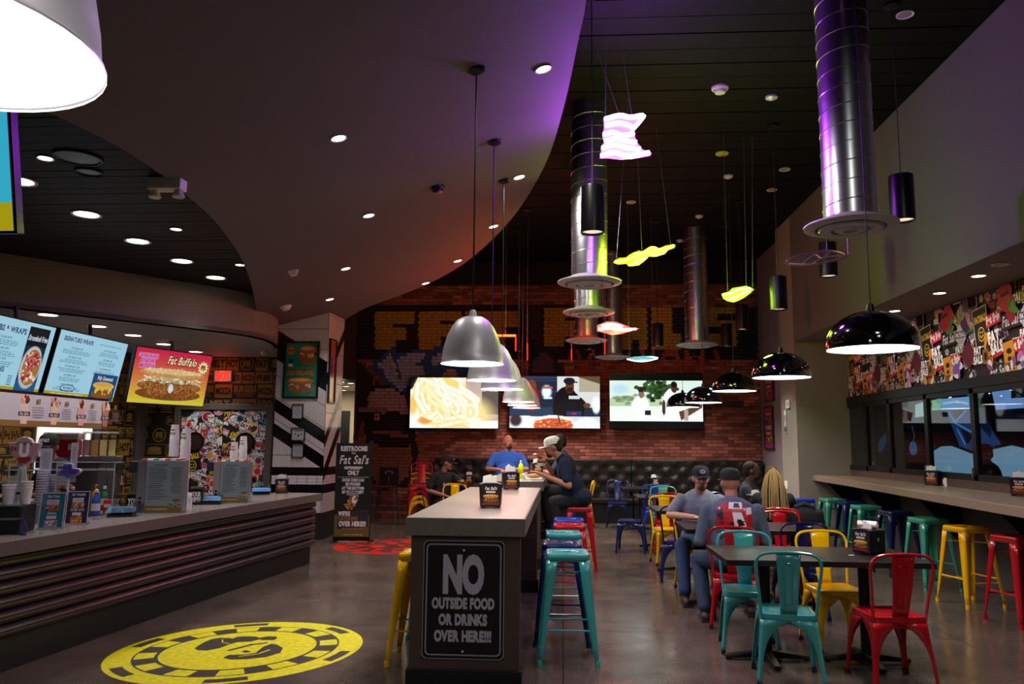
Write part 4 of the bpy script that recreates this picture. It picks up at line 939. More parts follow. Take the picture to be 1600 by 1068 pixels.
banquette(-2.6, -.75, 'black tufted leather banquette against the brick wall, left section'); banquette(-.73, 1.35, 'black tufted leather banquette against the brick wall, middle section'); banquette(1.37, 3.95, 'black tufted leather banquette against the brick wall, right section')
# ================================================================ televisions on the brick wall
M_bezel = mat('black_bezel', '08080a', .25, noise=.03)
def tv(u0, v0, u1, v1, ras, label, y=16.12, name='television'):
    a, b = aty(u0, v1, y), aty(u1, v0, y); c = (a+b)/2; hx, hz = (b.x-a.x)/2, (b.z-a.z)/2
    t = thing(name, label, 'television', (c.x, y, c.z), 0, 'wall televisions')
    MB().box(-hx-.015, 0, -hz-.02, hx+.015, .06, hz+.015).build('cabinet', M_bezel, t, bevel=.004)
    MB().box(-.25, .06, -.2, .25, .16, .2).build('wall_bracket', M_blackmetal, t)
    ras.build('screen', SCREEN, t, (-hx, -.003, -hz), (2*hx, 0, 0), (0, 0, 2*hz)); return t
r = Raster(140, 80, 'f4e8d0'); rr = random.Random(5); r.rect(0, 0, 2, 1, 'fffaf0')
r.rect(1.1, 0, 1.8, .85, 'b09898', .9).ell(1.35, .35, .3, .4, 'c8b0a8', .6, .9); r.rect(1.42, .28, 1.8, .72, '4a4640', .8); r.rect(1.5, .1, 1.56, .5, '6a5a54', .6)
r.poly([(0, 0), (.14, 0), (.04, .22), (0, .24)], '101010')
r.ell(.6, .35, .62, .62, 'f8d878', .3); r.ell(1.0, .75, .8, .5, 'fbe09a', .4); r.ell(.85, .82, .3, .14, 'f4a838', .5, .8); r.ell(.3, .85, .18, .1, 'e88828', .5, .8); r.ell(.05, .55, .1, .25, 'f0b040', .5, .7)
for i in range(17):
    x = .18+rr.random()*.75; p = [(x, -.02+rr.random()*.2)]
    for k in range(5): p.append((p[-1][0]+rr.uniform(-.12, .2), p[-1][1]+rr.uniform(.05, .2)))
    r.stroke(p, .075, rr.choice(['fffbe8', 'fff2c4', 'ffffff']), rr.choice(['f4d080', 'f0c464', 'f8dc98']))
for i in range(9):
    x, y = .1+rr.random()*1.0, .72+rr.random()*.25; r.stroke([(x, y), (x+rr.uniform(.08, .2), y+rr.uniform(-.08, .08)), (x+.3, y+rr.uniform(-.1, .1))], .08, 'fff6d8', 'f0c870')
r.stroke([(.15, .12), (.12, .4), (.3, .7)], .09, 'fffbe8', 'ecc060'); r.ell(1.2, .68, .17, .17, 'fff4d8').ell(1.2, .68, .1, .13, 'f8e0a0', .3).ell(1.2, .68, .05, .09, 'fff4d0', .3); r.rect(1.2, .85, 1.8, 1, 'fffdf6', .8)
tv(640, 590, 779, 668, r, 'large lit television showing a close-up of pasta, left on the brick wall')
r = Raster(140, 80, '1a2a40'); r.rect(0, 0, .92, 1, '223c58').rect(.38, .05, .95, .6, '16283c'); r.rect(.92, 0, 1.8, .6, 'd8dcd8').rect(1.35, 0, 1.8, .3, 'b0a890'); r.poly([(1.3, 0), (1.8, 0), (1.8, .16)], '5a4a38')
for i in range(8): r.rect(.4, .08+.07*i, .92, .085+.07*i, '2c4a68')
r.ell(.72, .3, .12, .16, 'e8f6ff', .4).rect(.64, .2, .84, .24, 'c05050'); r.rect(.66, .4, .82, .44, 'dceeff'); r.ell(.42, .42, .18, .3, '8a1c24', .2); r.ell(.43, .18, .09, .12, '6a4434'); r.rect(.3, .45, .6, .62, '2a1c1c', .7)
r.ell(1.1, .62, .26, .42, '0c0d14', .08); r.poly([(.92, .6), (1.0, .35), (1.3, .33), (1.48, .5), (1.42, .85), (.95, .85)], '0d0e16'); r.ell(1.17, .2, .085, .13, '5c3426'); r.ell(1.17, .26, .06, .05, '2a1814'); r.ell(1.16, .09, .11, .07, '14182a').rect(1.1, .1, 1.32, .125, '14182a'); r.rect(1.15, .38, 1.36, .44, 'd0d4dc')
r.ell(1.5, .56, .07, .05, '6a3c2c'); r.ell(1.68, .55, .1, .2, 'f0f2f4', .3); r.rect(1.1, .68, 1.4, .76, '243064').rect(1.2, .7, 1.3, .74, 'a02838')
r.rect(0, .78, 1.8, 1, 'd8dce4'); r.ell(.3, .9, .3, .14, 'f4f4fa').ell(.12, .85, .14, .14, '3a2a30', .4); r.ell(.85, .93, .44, .18, 'f2efe8').ell(.85, .95, .38, .14, 'd0582c')
for i in range(70): r.ell(.85+rr.uniform(-.35, .35), .95+rr.uniform(-.11, .08), .03, .014, rr.choice(['f08a50', 'b03818', 'f4b070', 'd86030']))
r.stroke([(.93, .7), (.98, .9)], .022, '12141c'); r.ell(1.5, .95, .25, .16, 'eef0fa')
tv(796, 588, 937, 668, r, 'large lit television showing a cook at a counter, middle of the brick wall')
r = Raster(140, 80, '08090c'); r.rect(0, .12, 1.8, .88, 'd8ece4').rect(0, .45, 1.8, .6, 'b8d0a8').rect(0, .6, 1.8, .88, 'eef4ee'); r.ell(.2, .28, .2, .12, 'b8dcec', .6)
for i in range(90): r.ell(.95+rr.gauss(0, .17), .3+rr.gauss(0, .09), .05, .035, rr.choice(['1c3818', '2c4c22', '14280e', '3c5a30']), .03, .9)
for i in range(40): r.ell(.35+rr.uniform(-.3, .3), .45+rr.gauss(0, .04), .05, .025, rr.choice(['6a8860', '88a078', '587850']), .1, .7)
r.ell(.58, .62, .17, .22, 'f6f8f8', .08); r.ell(.6, .36, .055, .09, '8a6450').ell(.59, .29, .06, .05, '2a1e1a'); r.ell(1.18, .6, .2, .33, 'f4f6f6', .08); r.ell(1.22, .26, .06, .09, '4a2e26').ell(1.22, .2, .06, .05, '181210'); r.ell(1.02, .62, .035, .14, '4a3028'); r.rect(.66, .68, .78, .76, '202428')
r.poly([(1.3, .7), (1.74, .55), (1.74, .62), (1.34, .86)], '5a4034'); r.rect(1.4, .66, 1.48, .86, 'c09a94'); r.rect(0, 0, 1.8, .12, '050507').rect(0, .88, 1.8, 1, '06070a')
tv(953, 584, 1097, 668, r, 'large lit television showing two men outdoors, right on the brick wall')
# ================================================================ ordering counter
CTZ = .88
P0, P1 = atz(-60, 856, CTZ), atz(503, 770, CTZ); dv = (P1-P0).normalized(); nv = Vector((-dv.y, dv.x, 0)); LEN = (P1-P0).length
ang = atan2(dv.y, dv.x)
t = thing('ordering_counter', 'long ordering counter with stone top and dark ribbed front on the left', 'counter', (P0.x, P0.y, 0), ang)
MB().box(-2.5, 0, CTZ-.095, LEN, .62, CTZ).build('worktop', [mat('counter_stone', '8c8580', .22, noise=.14, scale=30)], t, bevel=.004)
M_rib = mat('ribbed_front', '4a4146', .26, .7, noise=.06, scale=30)
for k in range(6): MB().cyl((-2.5, .1, .745-.094*k), (LEN-.03, .1, .742-.096*k), .0445, n=20).build('half_round_rail', M_rib, t, True)
MB().box(-2.5, .11, .0, LEN-.05, .6, CTZ-.095).build('carcass', M_black, t); MB().box(-2.5, -.004, CTZ-.095, LEN, .001, CTZ-.004).build('edge_band', mat('counter_edge', '5e524e', .45, noise=.2, scale=30), t)
def onctr(u, v, back=0): p = atz(u, v, CTZ); return p
RZ = ang-pi/2   # things that face the customers get this turn about z, front towards -y
def cnt(name, label, cat, u, v, rz=None, group=None): p = onctr(u, v); return thing(name, label, cat, (p.x, p.y, CTZ), rz if rz is not None else 0, group)
CLEAR = glassmat('clear_acrylic', (.93, .95, .96), .25)
M_pap = mat('printed_paper', 'd8d6d4', .6, noise=.02)
# two table tents in clear holders
def tent(u, v, label, bg, seed, w_=.17, h=.27, rz=18):
    t = cnt('sign_holder', label, 'sign holder', u, v, R(rz), 'acrylic sign holders')
    T = Matrix.Rotation(R(-9), 4, 'X')
    mb = MB(); mb.T = T; mb.box(-w_/2-.005, 0, 0, w_/2+.005, .004, h+.004); mb.build('acrylic_sheet', CLEAR, t)
    mb = MB(); mb.box(-w_/2-.005, -.0, 0, w_/2+.005, .1, .004); mb.build('acrylic_foot', CLEAR, t)
    pr = Print(); pr.rect(-w_/2, .005, w_/2, h, 'd6d4d8'); pr.rect(-w_/2+.006, .01, w_/2-.006, h-.006, bg)
    pr.text(['Fat Fries', 'FAT TENDERS'][seed], 0, h*.86, .018, 'd8e8f0', 'b', .8, .15, wmax=w_*.6); pr.rect(-w_*.24, h*.66, w_*.24, h*.8, 'd4ccd4').greek(-w_*.2, h*.68, w_*.2, h*.78, 3, '8a8494', seed)
    pr.rect(-w_*.26, h*.5, w_*.26, h*.64, 'c07038').blobs(-w_*.24, h*.51, w_*.24, h*.62, 14, .012, ['d89048', 'a04828', 'e0b070', '7a2c20'], seed+3)
    pr.text(['Shakes', 'TATER TOTS'][seed], 0, h*.40, .018, 'd8e8f0', 'b', .8, .15, wmax=w_*.6); pr.rect(-w_*.2, h*.27, w_*.2, h*.36, 'd4ccd4'); pr.rect(-w_*.26, h*.05, w_*.26, h*.24, ['8ab4cc', 'b86a28'][seed]).blobs(-w_*.24, h*.06, w_*.24, h*.22, 14, .012, [['e8e0f0', 'c86a50', 'b8d0e0', '9a5040'], ['d88838', 'e8a850', 'a85820', 'c87830']][seed], seed+9)
    ob = pr.build('card', INKG, t); ob.matrix_local = T @ Matrix.Translation((0, -.002, 0)); return t
tent(78, 826, 'teal card in a clear holder at the front of the ordering counter', '2f6c80', 0)
tent(118, 819, 'navy card in a clear holder, right of the teal card on the counter', '232440', 1, .165, .26)
# two steel menu stands
def menu_stand(u, v, label, s=1.0, rz=14):
    t = cnt('menu_stand', label, 'menu stand', u, v, R(rz), 'grey menu stands'); w_, h = .40*s, .48*s
    MB().box(-w_/2, 0, 0, w_/2, .2*s, h).build('case', mat('grey_metal_case', '8f9496', .35, .5, noise=.06), t, bevel=.006)
    MB().box(-w_/2-.006, -.006, 0, -w_/2+.07*s, .0, h).build('steel_flange', M_steel, t, bevel=.002)
    MB().box(-w_/2-.09*s, .02, h*.76, -w_/2, .16, h*.98).build('printer_hood', mat('dark_navy_plastic', '1a2230', .5), t, bevel=.006)
    pr = Print(); x0, x1 = -w_/2+.075*s, w_/2-.004
    pr.rect(x0, .01, x1, h-.006, '7f8c8e'); pr.rect(x0, .01, x1, .065*s, '7a6224'); pr.greek(x0+.02, .025, x0+.2*s, .045*s, 1, 'c8b890', 2, 'l'); pr.text('Fat Sals', x1-.06*s, .06*s, .03*s, '141414', 'h', .7, out='e8e8e8', wmax=.11*s)
    pr.ell(x1-.05*s, .115*s, .035*s, .014*s, '7a5a28'); pr.greek(x0+.02, .12*s, x0+.19*s, h-.06, 15, '4a565a', 4, 'l', .4); pr.greek(x0+.21*s, .18*s, x1-.01, h-.06, 12, '4a565a', 6, 'c', .4); pr.text('FRESH FRIES', (x0+x1)/2-.04, h-.05, .014, '3a4448', wmax=.16)
    pr.build('menu_card', INKG, t, (0, -.001, 0))
    for k, cc in enumerate(['c83028', 'e8e4e0', '2f8a3c', 'e8e4e0', 'c02830', 'e0d8d4', 'c83028']): MB().box(-w_/2+.05*k*s+.02, .01, h, -w_/2+.05*k*s+.066, .19*s, h+.014).build('wrapped_straw', mat('wrap_'+cc, cc, .5, noise=.05), t, bevel=.003)
    for z in (.1*s, .135*s): MB().lathe([(.001, -.012), (.012, -.01), (.012, 0)], (-w_/2+.03, -.006, z), 12, 'y').build('screw', M_blackmetal, t, True)
    return t
menu_stand(248, 801, 'nearer grey menu stand with a printed menu on the ordering counter'); menu_stand(360, 785, 'farther grey menu stand before the sticker doors', .92)
# stacks of paper cups
for ci, (u, v, vt, n, back, lab) in enumerate([(284, 797, 669, 24, .0, 'paper cup, %s from below, in the tall stack beside the nearer menu stand'), (266, 795, 663, 9, .3, 'paper cup, %s from below, in the stack behind the nearer menu stand'), (362, 780, 690, 6, .26, 'paper cup, %s from below, shorter stack behind the farther menu stand'), (376, 778, 681, 9, .26, 'paper cup, %s from below, taller stack behind the farther menu stand')]):
    p = onctr(u, v); k_ = (p.y+back)/p.y; x, y = p.x*k_, p.y+back; zt = aty(u, vt, y).z; pitch = .024; zb = zt-.15-pitch*(n-1); 
    if ci == 0: zb = CTZ; pitch = (zt-.15-CTZ)/(n-1)
    for k in range(n):
        t = thing('paper_cup', lab % ORD[k], 'cup', (x, y, zb+pitch*k), 0, 'stacked paper cups')
        MB().lathe([(.036, .15), (.047, .004), (.049, .0)], n=14).build('cup_body', mat('white_cup', 'e4e0dc', .5, noise=.03), t, True)
        if k == n-1:
            MB().lathe([(.036, .15), (.001, .15)], n=14).build('cup_base', MATS['white_cup'], t)
            pr = Print(); pr.text("FAT SAL'S", 0, .05, .02, '181818', 'h', .7, wmax=.055); pr.rect(-.02, .09, .02, .1, '383438'); pr.build('cup_print', INK, t, (0, -.047, 0))
    if ci:
        t = thing('cup_dispenser', 'steel cup holder under the %s of paper cups on the counter' % ['', 'stack behind the nearer stand', 'shorter far stack', 'taller far stack'][ci], 'holder', (x, y, CTZ)); h = zb-CTZ+.02
        MB().lathe([(.052, 0), (.055, .01), (.055, h), (.051, h), (.051, .02)], n=18).build('tube', M_steel, t, True); MB().lathe([(.001, 0), (.075, 0), (.075, .012), (.001, .012)], n=18).build('foot', M_blackmetal, t, True)
# payment terminals, tip boxes, printers
M_dk = mat('dark_plastic', '15161a', .4, noise=.06)
def terminal(u, v, label, rz=20, screen='2c4f78'):
    t = cnt('card_terminal', label, 'card terminal', u, v, R(rz), 'card terminals')
    MB().prism([(-.1, 0), (.12, 0), (.12, .07), (-.1, .02)], -.1, .1, 'x').build('base', M_dk, t, bevel=.006)
    pr = Print(); pr.rect(-.12, 0, .12, .2, '0c0c10'); pr.rect(-.11, .02, .11, .18, screen); pr.rect(-.1, .15, .1, .165, 'a8b8d0'); ob = pr.build('touch_screen', INKG, t, (0, -.1, .035), (1, 0, 0), (0, .97, .24))
    MB().cyl((.09, .06, .03), (.09, .06, .12), .012, n=10).build('pen_tube', M_steel, t, True); return t
terminal(190, 806, 'card terminal with dark blue screen left of the nearer menu stand'); terminal(328, 787, 'card terminal with bright blue screen between the menu stands', 20, '4a90c8'); terminal(408, 772, 'card terminal with blue screen at the far end of the ordering counter', 20, '4a90c8')
def tip_box(u, v, label):
    t = cnt('tip_box', label, 'box', u, v, R(16), 'black tip boxes'); MB().box(-.065, 0, 0, .065, .12, .17).build('box', M_dk, t, bevel=.006)
    pr = Print(); pr.rect(-.06, .005, .06, .165, '101014'); pr.text('YOUR', 0, .085, .045, 'e8e8ec', 'h', .7, wmax=.1); pr.text('TIPS!', 0, .03, .045, 'e8e8ec', 'h', .7, wmax=.1); pr.build('label_print', INKG, t, (0, -.001, 0)); MB().box(-.06, .02, .171, .06, .1, .18).build('lid', M_dk, t, bevel=.003)
tip_box(208, 801, 'black tip box left of the nearer menu stand'); tip_box(305, 788, 'black tip box right of the little cups')
for i, (u, v) in enumerate([(284, 797), (292, 795)]):
    t = cnt('sauce_cup', ['small white cup heaped with paper twists, nearer of the pair', 'small white cup heaped with paper twists, farther of the pair'][i], 'cup', u, v, 0, 'small white cups')
    MB().lathe([(.001, .0), (.04, 0), (.05, .1), (.047, .1), (.04, .01)], n=18).build('cup_body', MATS['white_cup'], t, True)
    for k in range(7): MB().ell((rng.uniform(-.03, .03), rng.uniform(-.03, .03), .1+rng.uniform(0, .05)), (.02, .015, .02), 7, 5).build('paper_twist', M_nap, t)
t = cnt('straw_holder', 'white slanted straw holder leaning before the farther menu stand', 'holder', 361, 780, R(14)); 
mb = MB(); mb.T = Matrix.Rotation(R(-12), 4, 'Y'); mb.box(-.045, -.12, 0, .045, -.05, .33); mb.build('box', mat('pale_lilac_card', 'c4bcc4', .6, noise=.04), t, bevel=.004); MB().box(-.06, -.13, 0, .08, -.03, .012).build('foot', MATS['pale_lilac_card'], t)
t = cnt('straw_box', 'pale upright straw box right of the farther menu stand', 'holder', 381, 776, R(14)); MB().box(-.045, 0, 0, .045, .08, .27).build('box', MATS['pale_lilac_card'], t, bevel=.004); MB().box(-.03, .01, .27, .03, .07, .3).build('straws', mat('purple_straws', '6a5a78', .5), t)
p = onctr(452, 770); napkin_holder(p.x-.1, p.y, CTZ, 14, 'napkin holder at the far end of the ordering counter before the tiles')
t = cnt('register_printer', 'black receipt printer at the left edge of the ordering counter', 'printer', -4, 836, R(18)); MB().box(-.22, .05, 0, .12, .38, .2).build('body', M_dk, t, bevel=.012); MB().box(-.22, .04, .1, .12, .05, .115).build('slot', M_steel, t); MB().tube([(.11, .02, .1), (.16, -.02, .11), (.19, -.03, .05), (.18, -.02, .006), (.1, .05, .006)], .006, 6).build('blue_cable', mat('blue_cable', '20387a', .4), t, True)
# clear risers with cups and sauces behind the tents
t = cnt('acrylic_shelf', 'clear acrylic shelf unit on the ordering counter behind the cards', 'shelf', 92, 808, R(16))
for z in (.02, .40): MB().box(-.42, 0, z, .42, .3, z+.008).build('shelf_board', CLEAR, t)
for x in (-.42, -.05, .41): MB().box(x, 0, 0, x+.008, .3, .46).build('upright', CLEAR, t)
MB().box(-.42, .0, .1, .42, .006, .40).build('front_sheet', CLEAR, t)
mb = MB(); mb.box(-.42, -.002, .40, .42, .004, .411); mb.box(-.42, .296, .46, .42, .302, .468)
for x in (-.42, -.05, .412): mb.box(x, -.003, 0, x+.009, .003, .46)
mb.build('polished_edge', mat('polished_acrylic_edge', 'c4c8d0', .15, noise=0, alpha=.7), t)
for i, (u, v, n, lab, r, zz) in enumerate([(50, 810, 14, 'clear cup, %s from below, in the tall stack left on the counter', .05, .0), (66, 808, 12, 'clear cup, %s from below, in the second stack beside the teal card', .045, .0), (14, 790, 2, 'foam cup, %s from below, in the short stack on the printer', .045, .23), (26, 785, 3, 'foam cup, %s from below, in the taller stack on the printer', .04, .23)]):
    p = onctr(u, v) if zz == 0 else onctr(-4, 836)+Vector([(-.06, .06, 0), (.03, .12, 0)][i-2]); m = mat('clear_cup', 'd8d0dc', .25, noise=0, alpha=.55) if zz == 0 else mat('foam_cup', 'e8e6e4', .7, noise=.02)
    for k in range(n):
        c_ = thing('plastic_cup' if zz == 0 else 'foam_cup', lab % ORD[k], 'cup', (p.x, p.y+.1, CTZ+(.2 if zz else 0)+.022*k), 0, 'nested cups %d' % i)
        MB().lathe([(.001, 0), (r*.75, 0), (r, .11), (r*1.05, .115)], n=14).build('cup_body', m, c_, True); MB().lathe([(r*1.05, .11), (r*1.1, .115), (r*1.05, .12)], n=14).build('cup_rim', m, c_, True)
def topper(u, v, y, w_, h, pts, col, words, label, name, depth=.05):
    p = aty(u, v, y); t = thing(name, label, 'sign', p, R(12))
    q = [(a*w_, b*h) for a, b in pts]; MB().prism(q, 0, depth, 'y').build('sign_body', mat(name+'_edge', 'b8b4c0', .4, noise=.05), t, bevel=.004)
    pr = Print(); pr.poly([(a*.93, b*.93) for a, b in q], col[0]); 
    for (s_, x, yy, hh, cc, wm) in words: pr.text(s_, x*w_, yy*h, hh*h, cc, 'h', .8, wmax=wm*w_)
    pr.build('sign_face', INKG, t, (0, -.001, 0)); return t, pr
BP = onctr(80, 812).y
shape1 = [(-.5, .28), (-.26, .3), (-.2, .42), (-.08, .5), (.08, .48), (.2, .4), (.24, .3), (.5, .28), (.45, .02), (.5, -.2), (.36, -.22), (.28, -.4), (.08, -.5), (-.1, -.42), (-.2, -.28), (-.28, -.28)]
t, pr = topper(37, 704, BP+.35, .27, .25, shape1, ['b08890'], [('LAS VEGAS', 0, .2, .1, '7a3a44', .5), ('FAT', -.24, 0, .14, '7a3a44', .3), ('U', .02, -.18, .42, 'e6e0e4', .34)], 'pale pink shield shaped sign with a big U standing above the left of the counter', 'topper_sign')
MB().prism([(-.02, -.12), (.02, -.12), (.05, -.36), (-.08, -.36)], .01, .03, 'y').build('stem', M_white, t)
pr = Print(); pr.poly([(.28*.25, -.22*.23), (-.2*.25, -.26*.23), (-.1*.25, -.42*.23), (.08*.25, -.48*.23), (.24*.25, -.36*.23)], '9a2830'); pr.build('red_base', INKG, t, (0, -.006, 0))
t, pr = topper(107, 736, BP+.2, .20, .135, [(-.5, -.05), (-.28, .1), (-.26, .42), (-.2, .5), (.1, .5), (.14, .42), (.14, .2), (.42, .16), (.5, -.02), (.36, -.22), (.1, -.36), (0, -.5), (-.12, -.36), (-.36, -.22)], ['4a5cb4'], [('LAS VEGAS', 0, -.12, .22, '7a2438', .66), ('WELCOME', -.05, .18, .12, '24307a', .3)], 'blue diamond shaped LAS VEGAS sign standing on the acrylic shelf', 'topper_sign_blue')
MB().box(-.006, .01, -.2, .006, .03, 0).build('stem', M_white, t)
for i, (u, v, w_, h, lab) in enumerate([(71, 730, .10, .33, 'tall pale printed price strip in front of the worker with black cap'), (115, 722, .055, .34, 'narrow pale printed strip before the red box behind the counter')]):
    y = BP+.25; p = aty(u, v, y); t = thing('price_strip', lab, 'sign', p, R(10)); pr = Print(); pr.rect(-w_/2, -h/2, w_/2, h/2, 'c2c0cc'); pr.greek(-w_*.4, -h*.4, w_*.4, h*.4, 20, '74727e', 7+i, 'c', .45); pr.build('strip_print', INK, t, (0, -.001, 0)); MB().box(-w_/2, 0, -h/2, w_/2, .003, h/2).build('card', M_pap, t); MB().box(-.01, .003, p.z*0-h/2-.18, .01, .01, -h/2).build('stem', CLEAR, t)
for i, (u, v, c_, lab) in enumerate([(138, 800, 'c87c20', 'orange bottle standing in the acrylic shelf'), (137, 812, '2450a8', 'blue sauce bottle in the acrylic shelf'), (100, 806, '6a1c1c', 'dark red bottle behind the navy card'), (152, 796, '1e7038', 'green and white carton right of the acrylic shelf')]):
    p = onctr(u, v); t = thing('bottle', lab, 'bottle', (p.x, p.y+.1, CTZ+(.03 if i < 3 else 0)), 0, 'sauce bottles'); m = mat('bottle_'+c_, c_, .3, noise=.08)
    MB().lathe([(.001, 0), (.035, 0), (.036, .12), (.03, .15), (.014, .17), (.014, .19), (.001, .19)], n=16).build('body', m, t, True); MB().lathe([(.016, .19), (.016, .215), (.001, .22)], n=12).build('cap', M_trim if i else m, t, True); MB().lathe([(.0365, .04), (.0368, .1)], n=16).build('label_band', mat('paper_label', 'd8d0c8', .6), t, True)
t = cnt('red_carton', 'small red carton beside the green one on the counter', 'carton', 155, 800, R(12)); MB().box(-.04, .2, 0, .04, .26, .1).build('box', mat('red_card', 'c01828', .5), t, bevel=.003); MB().box(-.03, .199, .03, .03, .2, .06).build('label_patch', M_pap, t)
# back ledge behind the counter with black machines
t = thing('back_ledge', 'low steel work ledge behind the ordering counter', 'counter', (-5.9, 8.4, 0), 0); MB().box(-.35, -4, .86, .35, .1, .9).build('worktop', M_steel, t, bevel=.004); MB().box(-.32, -3.95, 0, .32, .05, .86).build('carcass', mat('steel_cabinet', '6a6260', .5, .3), t)
for i, (y, h, lab) in enumerate([(6.3, .22, 'black register on the back ledge behind the clear cups'), (7.9, .2, 'black register on the back ledge left of the nearer menu stand'), (7.2, .16, 'small black machine on the back ledge')]):
    t = thing('register', lab, 'register', (-5.8, y, .9), R(80)); MB().box(-.2, -.15, 0, .2, .15, h).build('body', M_dk, t, bevel=.01); MB().box(-.17, -.155, h*.4, .17, -.15, h*.9).build('screen', mat('dark_screen', '20242c', .15), t)
# drinks machine, red cooler
CQ = aty(103, 717, 9.3); t = thing('red_cooler', 'bright red cooler box with a white lid behind the worker', 'cooler', (CQ.x, CQ.y, 1.34), R(25)); MB().box(-.22, -.2, 0, .14, .2, .2).build('body', mat('cooler_red', 'c8141c', .35), t, bevel=.02); MB().box(-.23, -.21, .2, .15, .21, .29).build('lid', mat('cooler_lid', 'cfc0c4', .5), t, bevel=.02); MB().box(.04, -.205, .08, .1, -.2, .15).build('sticker', M_pap, t)
t = thing('cooler_stand', 'grey steel stand carrying the red cooler and the juice tanks', 'stand', (CQ.x, CQ.y, 0), R(25)); MB().box(-.3, -.25, 1.29, .6, .3, 1.34).build('top', M_steel, t); MB().box(-.28, -.23, 0, .58, .28, 1.29).build('cabinet', mat('steel_dark', '5a5452', .4, .5, noise=.1), t, bevel=.006)
for i in range(4):
    a = R(25); q = Vector((.22+.095*i, 0)); t = thing('juice_tank', 'clear juice tank with pale %s drink, %s from the left' % (['pink', 'orange', 'yellow', 'yellow'][i], ORD[i]), 'drink tank', (CQ.x+q.x*cos(a), CQ.y+q.x*sin(a), 1.34), a, 'juice tanks')
    MB().box(-.042, -.14, .0, .042, .14, .28).build('tank', CLEAR, t, bevel=.01); MB().box(-.036, -.13, .01, .036, .13, .2).build('juice', mat('juice_%d' % i, ['e0b0a8', 'e8a860', 'ecd888', 'ecd888'][i], .3, noise=.02), t); MB().box(-.045, -.145, .28, .045, .145, .3).build('lid', mat('clear_lid', 'd8d8dc', .3, alpha=.6), t, bevel=.006)
# ================================================================ menu screens
def menu_screen(cx_, cy_, cz_, W, H, rz, tilt, pr, label):
    t = thing('menu_screen', label, 'screen', (cx_, cy_, cz_), 0, 'hanging menu screens'); t.rotation_euler = Euler((R(tilt), 0, R(rz)), 'XYZ')
    MB().box(-W/2-.014, .002, -H/2-.014, W/2+.014, .06, H/2+.014).build('cabinet', M_bezel, t, bevel=.004)
    pr.build('display', SCREEN2, t, (0, 0, 0), layer=.5)
    MB().cyl((0, .05, H/2-.1), (0, .12, H/2+.12), .02, n=10).build('mount', M_blackmetal, t, True); return t
SKY = 'a9dcf0'
def menu_print(W, H, kind):
    p = Print((-W/2, -H/2, W/2, H/2)); X = lambda a: -W/2+a*W; Y = lambda b: H/2-b*H
    p.rect(X(0), Y(1), X(1), Y(0), SKY); p.rect(X(0), Y(1), X(1), Y(.915), 'b3a512')
    if kind == 0:
        p.text("SUBS & WRAPS", X(.36), Y(.18), .055, '2c6a94', 'h', .8, wmax=.5*W, out='e4f4fc'); 
        for k, (a, b) in enumerate([(.0, .27), (.0, .42), (.0, .56)]): p.text('FAT CLUB 12.99', X(.3), Y(b), .02, '2c5c7c', 'b'); p.greek(X(.08), Y(b+.1), X(.52), Y(b+.02), 3, '5a90ae', k, 'c', .45)
        p.text("SIDES", X(.36), Y(.72), .045, '2c6a94', 'h', .8, out='e4f4fc')
        for k in range(5): p.rect(X(.1), Y(.775+.03*k), X(.4), Y(.77+.03*k-.006), '5a90ae', up=k == 0); p.rect(X(.5), Y(.775+.03*k), X(.56), Y(.77+.03*k-.006), '2c5c7c', up=False)
        p.rect(X(.62), Y(.97), X(.93), Y(.05), '0c2c4c'); p.rect(X(.62), Y(.32), X(.93), Y(.05), '06101c'); p.rect(X(.62), Y(.97), X(.93), Y(.82), '1c5c8c'); p.text('Stromboli Fries', X(.775), Y(.24), .055, 'e8f4fc', 'b', .6, .2, wmax=.29*W)
        p.ell(X(.775), Y(.62), .155*W, .31*H, 'a8b4c4', 28); p.ell(X(.78), Y(.615), .14*W, .285*H, 'd8d4cc', 28); p.ell(X(.785), Y(.62), .128*W, .262*H, 'a87838', 24)
        p.blobs(X(.68), Y(.83), X(.88), Y(.42), 80, .022, ['b0284c', 'c83860', 'e8d8a8', 'd8c080', '98203c', 'f0e4c8', 'd0587c'], 4)
    else:
        p.text('SIGNATURE WRAPS', X(.27), Y(.14), .048, '2c6a94', 'h', .8, out='e4f4fc', wmax=.42*W); p.greek(X(.5), Y(.115), X(.98), Y(.09), 1, '5a90ae', 3)
        names = ['FAT SLOB 12.99', 'FAT PHILLY 12.99', 'FAT BUFFALO 12.99', 'FAT JERRY 11.99', 'FAT CLUB 12.99']
        for k, n_ in enumerate(names): p.text(n_, X(.27), Y(.25+.14*k), .02, '2c5c7c', 'b', wmax=.26*W); p.greek(X(.08), Y(.25+.14*k+.085), X(.47), Y(.25+.14*k+.015), 3, '5a90ae', k, 'c', .45)
        for k, n_ in enumerate(['FAT TEXAN 12.99', 'FAT MO 12.99', 'FAT ERVIN 13.99']): p.text(n_, X(.75), Y(.2+.15*k), .02, '2c5c7c', 'b', wmax=.26*W); p.greek(X(.56), Y(.2+.15*k+.085), X(.94), Y(.2+.15*k+.015), 3, '5a90ae', k+7, 'c', .45)
        p.ell(X(.28), Y(.85), .1*W, .055*H, '2c6484', 22).ell(X(.28), Y(.85), .088*W, .042*H, SKY, 22).text('FAT SALS', X(.28), Y(.865), .022, '2c6484', 'h', wmax=.14*W).rect(X(.19), Y(.9), X(.37), Y(.885), '2c6484')
        p.text('ASK ABOUT OUR COMBOS', X(.3), Y(.975), .03, 'f0e8c0', 'b', wmax=.44*W); p.rect(X(.6), Y(.99), X(.98), Y(.56), '1c4c7c'); p.text('Philly Cheesesteak', X(.79), Y(.66), .045, 'e0ecf8', 'b', .6, .15, wmax=.3*W)
        food(p, X(.62), Y(.97), X(.96), Y(.68), 3, 'e8b848', ('f0c830', 'e8b820', '8a5040', '6a5048', 'f0d050'))
    return p
